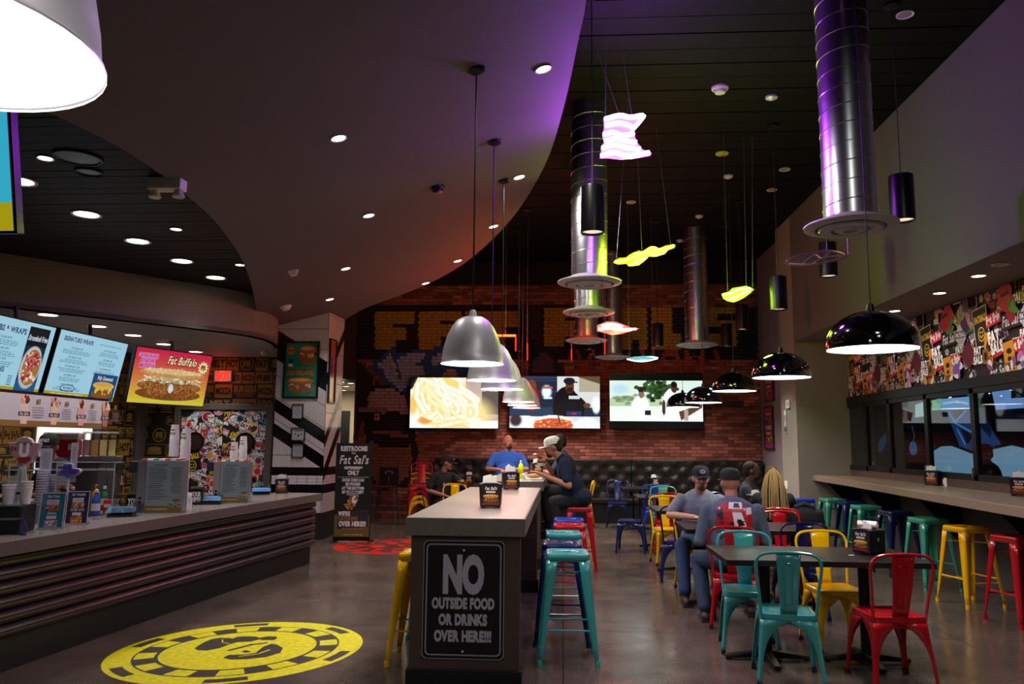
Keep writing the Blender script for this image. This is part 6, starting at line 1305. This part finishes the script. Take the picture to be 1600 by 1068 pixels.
# ================================================================ standing banner, dark bar chair
t = thing('standing_banner', 'black standing banner reading RESTROOMS for customers ONLY beside the tiled column', 'banner', (-3.26, 12.25, 0), R(3)); W, H = .56, 1.52
MB().box(-W/2, -.02, .06, W/2, .02, H).build('panel', M_black, t, bevel=.004); mb = MB(); mb.box(-W/2-.02, -.1, 0, -W/2+.02, .22, .03); mb.box(W/2-.02, -.1, 0, W/2+.02, .22, .03); mb.box(-W/2, -.03, .03, W/2, .03, .07); mb.build('foot_frame', M_blackmetal, t)
for x in (-W/2, W/2): MB().cyl((x, -.09, .015), (x, -.09, .03), .015, n=8).build('knob', M_steel, t)
p = Print((-W/2, 0, W/2, H)); p.rect(-W/2, .06, W/2, H, '100f11'); w2 = 'c8c4c8'
p.text('RESTROOMS', 0, H-.12, .07, w2, 'h', .75, wmax=.42).text('for', 0, H-.17, .035, w2, 'b').text("Fat Sal's", 0, H-.32, .13, w2, 'b', .8, .18, wmax=.46).text('customers', 0, H-.40, .055, w2, 'h', .8, wmax=.36).text('ONLY', 0, H-.49, .065, w2, 'h', .8, wmax=.18).rect(-.24, H-.53, .24, H-.52, '8a8688')
for k, s_ in enumerate(('DOOR CODE CAN', 'BE FOUND', 'AT THE BOTTOM', 'OF YOUR RECEIPT')): p.text(s_, 0, H-.59-.062*k, .042, w2, 'h', .75, wmax=.34)
p.poly([(-.1, .72), (.1, .69), (.085, .76), (.03, .79), (-.05, .79)], '77747c').ell(0, .795, .015, .01, '77747c').blobs(-.08, .52, .08, .68, 12, .04, ['d0c8c8', '9a6c2c', 'c8c0c0', '7a5420'], 6).poly([(-.14, .58), (-.04, .6), (-.06, .48)], '8a6420')
p.rect(-.27, .09, .27, .42, '5a4a18').poly([(-.22, .2), (.25, .24), (.25, .5), (-.22, .46)], '26222c'); p.text("WE'RE", -.12, .41, .06, w2, 'h', .8, wmax=.18).text('CATERING', -.06, .34, .055, '7a5a24', 'h', .8, wmax=.3).text('OVER HERE!!!', .01, .25, .07, w2, 'h', .75, wmax=.42).greek(-.22, .2, .24, .22, 1, '8a8688', 3).greek(-.2, .11, .24, .13, 1, 'c0a860', 4)
p.build('banner_print', INK, t, (0, -.0205, 0))
for i in range(3): MB().box(-W/2+.01, -.024, .075+.022*i, W/2-.01, -.021, .085+.022*i).build('base_rib', M_blackmetal, t)
t = thing('bar_chair', 'black bar chair with a printed backrest before the mural on the left', 'chair', (-3.42, 15.3, 0), R(0))
MB().box(-.2, -.18, .66, .2, .2, .7).build('seat', mat('dark_red_seat', '3a1214', .4), t, bevel=.01)
for sx in (-1, 1):
    for sy in (-1, 1): MB().cyl((sx*.17, sy*.17, .66), (sx*.21, sy*.21, 0), .013, n=8).build('leg', mat('grey_metal_leg', '5a5a60', .35, .8), t)
    MB().cyl((sx*.17, .19, .66), (sx*.17, .22, 1.0), .012, n=8).build('back_post', M_blackmetal, t)
for q in ([(-.2, -.2, .25), (.2, -.2, .25)], [(-.2, .2, .25), (.2, .2, .25)], [(-.2, -.2, .25), (-.2, .2, .25)], [(.2, -.2, .25), (.2, .2, .25)]): MB().cyl(*q, .009, n=6).build('stretcher', MATS['grey_metal_leg'], t)
MB().box(-.19, .2, .73, .19, .23, 1.04).build('backrest', M_black, t, bevel=.008); p = Print(); p.ell(0, .94, .09, .04, '8a6a60', 16).ell(0, .93, .06, .03, '1a1012').rect(-.015, .76, .015, .88, '4a3a38'); p.build('back_print', INK, t, (0, .199, 0))
# ================================================================ food on the far bar table
def onbar(u, v): return atz(u, v, 1.07)
p = onbar(813, 747); t = thing('soda_bottle', 'bright yellow soda bottle on the far bar table', 'bottle', (p.x, p.y+.1, 1.07)); my = mat('yellow_soda', 'd8dc10', .15, noise=.04, coat=.5)
MB().lathe([(.001, 0), (.034, 0), (.036, .03), (.033, .08), (.036, .15), (.03, .18), (.014, .205)], n=18).build('body', my, t, True); MB().lathe([(.014, .205), (.015, .235), (.001, .238)], n=14).build('cap', mat('white_cap_plastic', 'd0d4c8', .4), t, True); MB().lathe([(.0345, .07), (.0365, .075), (.0365, .13), (.035, .135)], n=18).build('label_wrap', mat('bottle_label', 'b8c818', .4), t, True)
for u, v, lab in ((797, 746, 'white plate with a fork left of the yellow soda bottle'), (845, 738, 'white plate before the man eating a burger')):
    p = onbar(u, v); t = thing('plate', lab, 'plate', (p.x, p.y+.12, 1.07), 0, 'white plates'); MB().lathe([(.001, .004), (.07, .004), (.115, .02), (.12, .022), (.08, .0), (.001, 0)], n=28).build('dish', mat('white_plate', 'd8d4d0', .3), t, True); MB().tube([(-.05, 0, .02), (.05, .03, .025), (.09, .05, .04)], .004, 6).build('fork_handle', M_steel, t, True)
    for k in range(3): MB().ell((rng.uniform(-.05, .05), rng.uniform(-.04, .04), .03), (.025, .02, .018), 8, 5).build('food_piece', mat('fried_food', 'a8743c', .7), t, True)
p = onbar(838, 742); t = thing('paper_tray', 'folded white paper tray on the far bar table beside the eating man', 'tray', (-.38, 10.45, 1.07)); MB().prism([(-.12, 0), (.12, 0), (.16, .07), (.13, .07), (.1, .012), (-.1, .012), (-.13, .07), (-.16, .07)], -.1, .1, 'y').build('tray', M_nap, t); MB().ell((0, 0, .05), (.09, .07, .03), 12, 6).build('sandwich', mat('fried_food', 'a8743c', .7), t, True)
p = onbar(770, 745); t = thing('crumpled_napkin', 'crumpled white napkin on the far bar table before the bald man', 'napkin', (-.86, 12.6, 1.07)); MB().prism([(-.06, 0), (.08, 0), (.05, .05), (.0, .14), (-.05, .1)], -.03, .03, 'y').build('sheet', M_nap, t); MB().prism([(-.03, 0), (.06, 0), (.09, .06), (.04, .1)], -.05, -.02, 'y').build('fold', M_nap, t)
p = atz(1330, 867, .76); t = thing('paper_scrap', 'tiny white paper scrap on the near black table', 'scrap', (p.x, p.y, .76)); MB().prism([(-.02, -.004), (.02, -.006), (.018, .006), (-.015, .007)], 0, .003).build('paper', M_nap, t)
p = atz(1362, 845, .76); p = atz(1362, 866, .76); t = thing('rolled_napkin', 'rolled white napkin lying on top of the near table napkin holder', 'napkin', (p.x, p.y+.05, .945), R(-40)); MB().lathe([(.001, -.07), (.024, -.068), (.027, 0), (.024, .068), (.001, .07)], (0, 0, .027), 14, 'x').build('roll', M_nap, t, True); MB().lathe([(.02, .071), (.012, .069), (.001, .07)], (0, 0, .027), 14, 'x').build('roll_end', mat('tan_paper', 'b89870', .7), t)
# ================================================================ people
def solidify_mesh(mb, name, m, voxel, smooth=4):
    me = mb.mesh(name, m); o = bpy.data.objects.new(name, me); COL.objects.link(o)
    md = o.modifiers.new('r', 'REMESH'); md.mode = 'VOXEL'; md.voxel_size = voxel
    s_ = o.modifiers.new('s', 'SMOOTH'); s_.factor = .5; s_.iterations = smooth
    dg = bpy.context.evaluated_depsgraph_get(); dg.update(); nm = bpy.data.meshes.new_from_object(o.evaluated_get(dg)); nm.name = name
    bpy.data.objects.remove(o); bpy.data.meshes.remove(me)
    nm.materials.clear(); nm.materials.append(m); nm.polygons.foreach_set('use_smooth', [True]*len(nm.polygons)); return nm
def cap_(mb, a, b, ra, rb): mb.cyl(a, b, ra, rb, 12); mb.ell(a, (ra,)*3, 12, 8); mb.ell(b, (rb,)*3, 12, 8)
def skin(c): return mat('skin_'+c, c, .5, noise=.06, scale=30)
def cloth(c): return mat('cloth_'+c, c, .85, noise=.14, scale=26, bump=.25)
def person(label, loc, rz, seat=.45, lean=5, tl=.5, wide=1.0, yaw=0, pitch=0, skinc='c08a6e', shirt='5a6a80', sleeve='short', trous='23324a', shoe='2a1c14', arms=None, legs=None, hair=None, cap=None, beard=None, glasses=False, shades=False, chest=None, back=None, belly=1.0, vox=.011, holds=None, side=0):
    t = thing('person', label, 'person', loc, R(rz)); S = skin(skinc); rot = Matrix.Rotation(-R(lean), 3, 'X') @ Matrix.Rotation(R(side), 3, 'Y')
    Pv = Vector((0, 0, seat+.10)); up = lambda x, y, z: Pv+rot @ Vector((x, y, z))
    Nk = up(0, .0, tl); Sh = {s_: up(s_*.18*wide, 0, tl-.085) for s_ in (-1, 1)}
    HT = Matrix.Translation(Nk+rot @ Vector((0, .025, .10))) @ Matrix.Rotation(R(yaw), 4, 'Z') @ Matrix.Rotation(-R(pitch), 4, 'X') @ Matrix.Translation((0, .012, .055))
    arms = arms or {}; A = {s_: arms.get(s_, ((s_*.27, .2, seat+.33), (s_*.1, .45, seat+.35))) for s_ in (-1, 1)}
    lg = legs or {}; G = {s_: lg.get(s_, ((s_*.13, .44, seat+.06), (s_*.14, .42, .09))) for s_ in (-1, 1)}
    body = MB(); body.ell(up(0, 0, tl*.62), (.155*wide, .1, .2)); body.ell(Pv, (.15*wide, .11, .11)); body.ell(up(0, .02*belly, tl*.3), (.14*wide, .105*belly, .17)); cap_(body, up(0, 0, tl-.06), HT @ Vector((0, -.02, -.07)), .062, .056)
    cap_(body, Sh[-1], Sh[1], .05, .05)
    body.T = HT; body.ell((0, 0, .015), (.077, .097, .105), 16, 12); body.ell((0, .035, -.055), (.058, .06, .062), 14, 10); body.ell((0, .09, -.005), (.013, .02, .028)); body.ell((0, .1, -.022), (.017, .016, .012)); body.ell((0, .075, .03), (.05, .025, .016))
    for s_ in (-1, 1): body.ell((s_*.079, -.005, -.005), (.012, .02, .032)); body.ell((s_*.04, .068, -.025), (.022, .022, .02))
    body.ell((0, .088, -.062), (.024, .014, .012)); body.ell((0, .082, -.095), (.024, .02, .018)); body.T = None
    for s_ in (-1, 1):
        e, w_ = Vector(A[s_][0]), Vector(A[s_][1]); cap_(body, Sh[s_], e, .048, .042); cap_(body, e, w_, .042, .028)
        d = (w_-e).normalized(); sd = Vector((0, 0, 1)).cross(d); sd = sd.normalized() if sd.length > .1 else Vector((1, 0, 0)); dn = d.cross(sd)
        if dn.z > 0: dn = -dn
        pc = w_+d*.05; body.T = Matrix((( sd.x, d.x, dn.x, pc.x), (sd.y, d.y, dn.y, pc.y), (sd.z, d.z, dn.z, pc.z), (0, 0, 0, 1)))
        body.ell((0, 0, 0), (.041, .054, .019)); body.T = None
        for k in range(4):
            f0 = pc+d*.04+sd*(.03-.02*k); f1 = f0+d*[.036, .042, .04, .03][k]+dn*.012; f2 = f1+d*.016+dn*[.026, .03, .028, .022][k]; cap_(body, f0, f1, .0095, .009); cap_(body, f1, f2, .009, .0075)
        tx = -s_ if sd.x > 0 else s_
        th0 = pc-d*.02+sd*(.034*tx); th1 = th0+sd*(.028*tx)+d*.03+dn*.008; th2 = th1+d*.032+dn*.012; cap_(body, th0, th1, .013, .011); cap_(body, th1, th2, .011, .009)
        kn, an = Vector(G[s_][0]), Vector(G[s_][1]); hp = Pv+Vector((s_*.09, .02, -.02)); cap_(body, hp, kn, .075, .052); cap_(body, kn, an, .05, .036)
    obj('body', solidify_mesh(body, 'body', S, vox*.62, 3), t)
    # clothes follow the body
    m = cloth(shirt); mb = MB(); mb.ell(up(0, 0, tl*.68), (.195*wide, .128, .2)); mb.ell(up(0, .03*belly, tl*.32), (.178*wide, .14*belly, .2)); mb.ell(up(0, 0, tl*.05), (.185*wide, .145*belly, .12)); cap_(mb, Sh[-1]-Vector((0, 0, .012)), Sh[1]-Vector((0, 0, .012)), .066, .066); cap_(mb, up(0, -.005, tl-.07), up(0, .0, tl-.015), .085, .07)
    for s_ in (-1, 1):
        e, w_ = Vector(A[s_][0]), Vector(A[s_][1])
        if sleeve == 'short': q = Sh[s_].lerp(e, .72); cap_(mb, Sh[s_], q, .068, .066)
        else: cap_(mb, Sh[s_], e, .064, .052); cap_(mb, e, e.lerp(w_, .93), .056, .042)
    obj('shirt', solidify_mesh(mb, 'shirt', m, vox, 3), t)
    m = cloth(trous); mb = MB(); mb.ell(Pv+Vector((0, 0, -.01)), (.178*wide, .145, .11))
    for s_ in (-1, 1):
        kn, an = Vector(G[s_][0]), Vector(G[s_][1]); hp = Pv+Vector((s_*.09, .02, -.015)); cap_(mb, hp, kn, .098, .08); cap_(mb, kn, an+Vector((0, 0, .03)), .077, .06)
    obj('trousers', solidify_mesh(mb, 'trousers', m, vox, 3), t)
    for s_ in (-1, 1):
        an = Vector(G[s_][1]); fd = Vector(lg.get('toe', (0, 1, 0))); mb = MB(); z0 = an.z-.09
        cap_(mb, Vector((an.x, an.y, z0+.075)), Vector((an.x, an.y, z0+.05)), .045, .045); cap_(mb, Vector((an.x, an.y, z0+.042))-fd*.05, Vector((an.x, an.y, z0+.04))+fd*.16, .04, .036)
        sh = obj('shoe', solidify_mesh(mb, 'shoe', mat('shoe_'+shoe, shoe, .6, noise=.1), .011, 2), t)
        MB().box(an.x-.042, an.y-.09, z0, an.x+.042, an.y+.2, z0+.018).build('sole', M_foot, sh, bevel=.006) if abs(fd.y) > .9 else None
    # head details
    def H(mb, name, m, parent=t, smooth=True): mb.T = None; o = mb.build(name, m, parent, smooth); o.matrix_local = HT; return o
    for s_ in (-1, 1):
        H(MB().ell((s_*.031, .083, .008), (.014, .008, .008), 10, 6), 'eye', mat('eye_white', 'd8d0c8', .3, noise=0)); H(MB().ell((s_*.031, .09, .008), (.006, .003, .006), 8, 6), 'iris', mat('iris', '1a120e', .2, noise=0)); H(MB().ell((s_*.031, .089, .03), (.02, .006, .005), 8, 5), 'eyebrow', mat('brow_'+(hair or '2a1c14')[:6], (hair or '2a1c14')[:6], .8))
    H(MB().ell((0, .099, -.062), (.022, .006, .006), 10, 5), 'mouth', mat('lips_'+skinc, '7a3c38' if skinc > '8' else '4a2622', .5))
    if hair and hair[6:] != 'none':
        mb = MB()
        for p_, r_ in (((0, -.012, .035), (.083, .1, .092)), ((0, -.05, -.02), (.072, .062, .07))): mb.ell(p_, r_, 14, 10)
        o = obj('hair', solidify_mesh(mb, 'hair', mat('hair_'+hair[:6], hair[:6], .8, noise=.3, scale=60, bump=.5), .009, 2), t); 
        o.matrix_local = HT @ Matrix.Translation((0, -.012, .005))
    if beard:
        mb = MB(); mb.ell((0, .062, -.085), (.047, .042, .04), 12, 8); mb.ell((0, .093, -.047), (.03, .012, .009), 10, 6); H(mb, 'beard', mat('beard_'+beard, beard, .9, noise=.3, scale=80))
        
    if glasses or shades:
        mb = MB(); z = .01 if not shades else .10; yy = .1 if not shades else .06; mm = M_blackmetal
        for s_ in (-1, 1): mb.tube([(s_*.033+.021*cos(a), yy, z+.015*sin(a)) for a in np.linspace(0, 2*pi, 13)[:-1]], .0022, 5, True); mb.tube([(s_*.054, yy, z+.005), (s_*.08, .0 if not shades else -.02, z+.005)], .002, 5)
        mb.tube([(-.012, yy, z+.004), (.012, yy, z+.004)], .002, 5); gl = H(mb, 'glasses', mm)
        if shades: H(MB().ell((-.033, yy, z), (.02, .004, .014)).ell((.033, yy, z), (.02, .004, .014)), 'dark_lens', M_black)
    if cap:
        cc, front, back_c = cap; m = cloth(cc); flip = -1 if front == 'back' else 1; mb = MB()
        prof = [(a, b) for a, b in [(1, 0), (1.0, .25), (.97, .5), (.86, .75), (.62, .92), (.3, 1), (.001, 1.01)]]
        n = 22; vs_ = [(.089*a*cos(2*pi*i/n), .108*a*sin(2*pi*i/n)-.004, .038+.1*b) for i in range(n) for a, b in prof]; k = len(prof)
        mb.add(vs_, [(i*k+j, ((i+1)%n)*k+j, ((i+1)%n)*k+j+1, i*k+j+1) for i in range(n) for j in range(k-1)]); cp = H(mb, 'cap', m)
        mb = MB(); arc = [(.086*sin(a), flip*(.1*cos(a)-.004)) for a in np.linspace(-1.25, 1.25, 11)]; out = [(.08*sin(a)*.95, flip*(.1+.085*cos(a*.9)**.6 if abs(a) < 1.2 else .1*cos(a)+.01)) for a in np.linspace(1.25, -1.25, 11)]
        pl_ = arc+out; n2 = len(pl_); zf = lambda p_: .046-.9*(p_[0]**2)*4-.12*max(0, abs(p_[1])-.1)
        mb.add([(p_[0], p_[1], zf(p_)) for p_ in pl_]+[(p_[0], p_[1], zf(p_)-.005) for p_ in pl_], [list(range(n2)), list(range(n2, 2*n2))[::-1]]+[(i, (i+1)%n2, n2+(i+1)%n2, n2+i) for i in range(n2)]); H(mb, 'cap_brim', cloth(back_c or cc), t, False)
        H(MB().ell((0, -.004, .139), (.008, .008, .005), 8, 5), 'cap_button', m)
        if front and front != 'back':
            pr = Print(); pr.text(front, 0, 0, .03, 'd8d4d4', 'h', .8, wmax=.09) if front != 'badge' else pr.ell(0, .014, .03, .022, '9aa0a8', 16).poly([(-.028, .014), (0, .006), (.028, .014), (0, .022)], '22262e')
            o = pr.build('cap_badge', INK, t); o.matrix_local = HT @ Matrix.Translation((0, .107, .07)) @ Matrix.Rotation(R(180), 4, 'Z') @ Matrix.Rotation(-R(14), 4, 'X')
    TT = Matrix.Translation(Pv) @ rot.to_4x4()
    if chest: pr = chest(); o = pr.build('chest_print', INK, t); o.matrix_local = TT @ Matrix.Translation((0, .142*max(1, belly*.92), tl*.6)) @ Matrix.Rotation(R(180), 4, 'Z') @ Matrix.Rotation(R(0), 4, 'X')
    if back:
        pr = back(); o = pr.build('back_print', INK, t); me = o.data
        sh = [c for c in t.children if c.name.startswith('shirt')][0]
        from mathutils.bvhtree import BVHTree
        bv = BVHTree.FromPolygons([v.co for v in sh.data.vertices], [list(p_.vertices) for p_ in sh.data.polygons]); T2 = TT @ Matrix.Translation((0, -.3, tl*.66))
        for v in me.vertices:
            q = T2 @ Vector((v.co.x, 0, v.co.z)); h_ = bv.ray_cast(q, rot @ Vector((0, 1, 0)))[0]; v.co = (h_ if h_ else T2 @ Vector((v.co.x, .17, v.co.z)))-rot @ Vector((0, .003+abs(v.co.y)*1.5, 0))
    return t
def fatsal(): p = Print(); p.text("Fat Sal's", 0, 0, .05, 'c8c4c4', 'b', .8, .2, wmax=.19); return p
def backart():
    p = Print(); q = random.Random(9); N_ = 7
    for i in range(N_):
        for j in range(N_): 
            x, y = -.155+.31*i/N_, -.15+.3*j/N_
            if not (j in (0, 6) and i in (0, 6)): p.rect(x, y, x+.31/N_, y+.3/N_, 'b81c28' if j > 1 else ['b81c28', '4c5868'][(i+j) % 2], up=False)
    p.k = 1
    def cut(pts, c):   # small pieces so the print can follow the cloth
        p.up(); (x0, y0), (x1, y1), (x2, y2), (x3, y3) = pts
        for i in range(3):
            for j in range(3):
                f = lambda a, b: ((x0*(1-a)+x1*a)*(1-b)+(x3*(1-a)+x2*a)*b, (y0*(1-a)+y1*a)*(1-b)+(y3*(1-a)+y2*a)*b); p.poly([f(i/3, j/3), f((i+1)/3, j/3), f((i+1)/3, (j+1)/3), f(i/3, (j+1)/3)], c, False)
    cut([(.0, -.08), (.11, -.08), (.06, .06), (-.02, .06)], 'e8e4e8'); cut([(.03, -.06), (.09, -.05), (.055, .0), (.02, .0)], '1a1c28'); cut([(-.05, .09), (.07, .09), (.07, .15), (-.04, .15)], 'e8e4e8'); cut([(-.01, .1), (.05, .1), (.04, .14), (0, .14)], '1c2030'); cut([(.1, .04), (.15, .05), (.15, .11), (.1, .1)], 'e0dce4')
    for i in range(22): x, y = q.uniform(-.15, .14), q.choice([q.uniform(-.16, -.09), q.uniform(-.16, .12)]); p.ell(x, y, q.uniform(.008, .02), q.uniform(.008, .018), q.choice(['e8e4ea', '161a26', '161a26', 'e8e4ea', '2c3c5c']), 8)
    cut([(-.13, .0), (-.1, .0), (-.1, .09), (-.12, .09)], '1a2438'); return p
person('man seen from behind in grey long sleeve shirt with red back print and dark cap', (1.50, 7.20, 0), -3, .45, 9, .51, 1.2, 10, 0, 'b87a66', '515f70', 'long', '26344c', '3a2c24', {-1: ((-.29, .06, .70), (-.12, .38, .79)), 1: ((.29, .08, .71), (.1, .40, .79))}, {-1: ((-.27, .36, .50), (-.25, .12, .09)), 1: ((.2, .42, .51), (.2, .40, .09))}, '6a4a3enone', ('1c2420', None, None), back=backart, vox=.010)
person('smiling man in grey T-shirt with glasses, goatee and dark badge cap', (1.47, 8.80, 0), 178, .45, 12, .50, 1.12, 4, 4, 'c8917a', '7d8496', 'short', '263a5c', '38261c', {1: ((.33, .13, .80), (.10, .42, .80)), -1: ((-.31, .16, .79), (-.06, .46, .81))}, {1: ((.24, .45, .52), (.25, .74, .09)), -1: ((-.12, .45, .52), (-.12, .45, .09))}, '2c2018', ('20242e', 'badge', None), beard='5e4034', glasses=True, vox=.010)
person('bald bearded man in bright blue T-shirt facing the camera at the far bar', (-.95, 13.62, 0), 180, .76, 0, .54, 1.22, 28, 0, 'b87660', '2a5cb8', 'short', '1c2230', '1a1a1a', {1: ((.33, .10, 1.10), (.12, .40, 1.10)), -1: ((-.33, .12, 1.10), (-.1, .42, 1.10))}, {1: ((.16, .42, .82), (.15, .34, .36)), -1: ((-.16, .42, .82), (-.15, .34, .36))}, '3a2a22none', None, '2c201c', belly=1.25, vox=.012)
person('man in white cap and navy shirt hunched over a burger at the bar', (.22, 10.12, 0), 92, .76, 27, .57, 1.15, 0, 14, 'b87c62', '16203c', 'short', '121216', '141414', {-1: ((-.30, .16, 1.03), (-.13, .50, 1.16)), 1: ((.26, .32, 1.14), (.07, .50, 1.34))}, {-1: ((-.14, .34, .80), (-.16, .26, .36)), 1: ((.14, .34, .80), (.16, .26, .36))}, '2a1e18', ('ece8e2', None, None), beard='2c201a', belly=1.15, vox=.011)
person('dark haired man with sunglasses on his head, behind the man in the white cap', (.04, 12.22, 0), 88, .76, 6, .55, 1.1, -10, 4, '9a6a54', '1c2848', 'short', '14161c', '141414', None, {-1: ((-.14, .34, .80), (-.16, .26, .36)), 1: ((.14, .34, .80), (.16, .26, .36))}, '14100e', None, None, shades=True, vox=.012)
person('worker in black cap and black printed tee reaching over a yellow chair', (-2.12, 13.55, 0), -132, .45, 14, .52, 1.02, 38, 12, '8a5c48', '121113', 'short', '0f0f11', '121212', {-1: ((-.24, .40, .82), (-.02, .60, .90)), 1: ((.28, .06, .74), (.12, .32, .66))}, {-1: ((-.14, .42, .52), (-.14, .38, .09)), 1: ((.14, .42, .52), (.14, .38, .09))}, '14100e', ('101012', 'Fat S', None), chest=fatsal, vox=.012)
person('dark skinned man in profile looking right at a far table', (2.42, 10.75, 0), -112, .45, 4, .50, 1.05, 6, 0, '5a3a2c', '2a3040', 'short', '20242c', '151515', None, None, '1a1310', None, '1a1210', vox=.012)
tw = person('woman with long blond braids seen from behind at a far table', (2.40, 9.32, 0), -6, .45, 4, .48, .95, -22, 0, '7a523e', '1a1c22', 'long', '1a1c24', '151515', None, None, '3a2a18', None, vox=.012)
HTc = Vector((0, .02, 1.17)); rb = random.Random(4); mb = MB()
for i in range(95):
    a = rb.uniform(-pi, pi); f = Vector((.08*sin(a), -.02-.085*abs(cos(a)) if abs(a) < 2.2 else .02, 0)); top = HTc+Vector((.05*sin(a), -.02-.05*cos(a), .085)); l_ = rb.uniform(.32, .46); dx = rb.uniform(-.03, .03)
    mb.tube([HTc+Vector((.012*sin(a), -.02, .118)), top, HTc+f*1.12+Vector((0, 0, .02)), HTc+f*1.45+Vector((dx*.5, -.01, -.12)), HTc+f*1.6+Vector((dx, -.035, -l_))], [.006, .0065, .0065, .006, .0035], 5)
mb.build('braids', mat('blond_braids', '80673a', .7, noise=.35, scale=90), tw, True)
person('kitchen worker in black cap and black shirt behind the acrylic shelf', (-5.08, 7.9, 0), 152, .73, 18, .52, 1.05, 40, 8, '7a5240', '131214', 'short', '121214', '141414', {1: ((.34, .16, 1.05), (.30, .42, 1.0)), -1: ((-.3, .16, 1.08), (-.16, .42, 1.0))}, {-1: ((-.1, .08, .5), (-.1, -.02, .09)), 1: ((.1, .08, .5), (.1, -.02, .09))}, '14100e', ('0f0f11', "FAT SAL'S", None), vox=.012)
person('dark silhouette of a man in a cap sitting outside the window', (6.1, 11.75, 0), 80, .68, 6, .52, 1.35, 20, 0, '241a16', '0a0a0c', 'long', '0a0a0c', '0a0a0a', None, None, '0c0a0a', ('08080a', None, None), vox=.014)
t = thing('outdoor_stool', 'stool under the silhouetted man outside the window', 'stool', (6.1, 11.75, 0)); MB().lathe([(.001, .64), (.18, .64), (.18, .68), (.001, .68)], n=20).build('seat', M_black, t, True)
for k in range(4): MB().cyl((.13*cos(k*pi/2+.78), .13*sin(k*pi/2+.78), .64), (.2*cos(k*pi/2+.78), .2*sin(k*pi/2+.78), 0), .012, n=8).build('leg', M_blackmetal, t)
# burger in the eater's hands, jacket on the chair
t = thing('burger', 'wrapped burger held to the mouth of the man in the white cap', 'burger', aty(846, 722, 10.12)); MB().ell((0, 0, .018), (.055, .055, .035), 14, 8).build('top_bun', mat('bun', 'b07838', .6, noise=.15), t, True); MB().lathe([(.001, -.01), (.056, -.01), (.058, .01), (.001, .012)], n=18).build('patty', mat('patty', '4a2416', .8), t, True); MB().lathe([(.001, -.045), (.05, -.04), (.06, -.005), (.056, -.008), (.001, -.03)], n=12).build('paper_wrap', M_nap, t)
t = thing('jacket', 'black jacket hung over the chair right of the woman with braids', 'jacket', (2.68, 9.12, 0), R(-12)); mb = MB(); mb.ell((0, 0, .74), (.17, .07, .16)); mb.ell((.02, 0, .58), (.18, .075, .2)); mb.ell((-.02, 0, .5), (.15, .06, .16)); cap_(mb, Vector((-.15, 0, .80)), Vector((-.19, .03, .5)), .05, .04); cap_(mb, Vector((.15, 0, .80)), Vector((.2, .03, .48)), .05, .04)
obj('shell', solidify_mesh(mb, 'shell', cloth('0e0e12'), .012, 3), t); MB().tube([(-.1, -.01, .86), (0, -.03, .9), (.1, -.01, .86)], .025, 8).build('collar', cloth('0e0e12'), t, True)
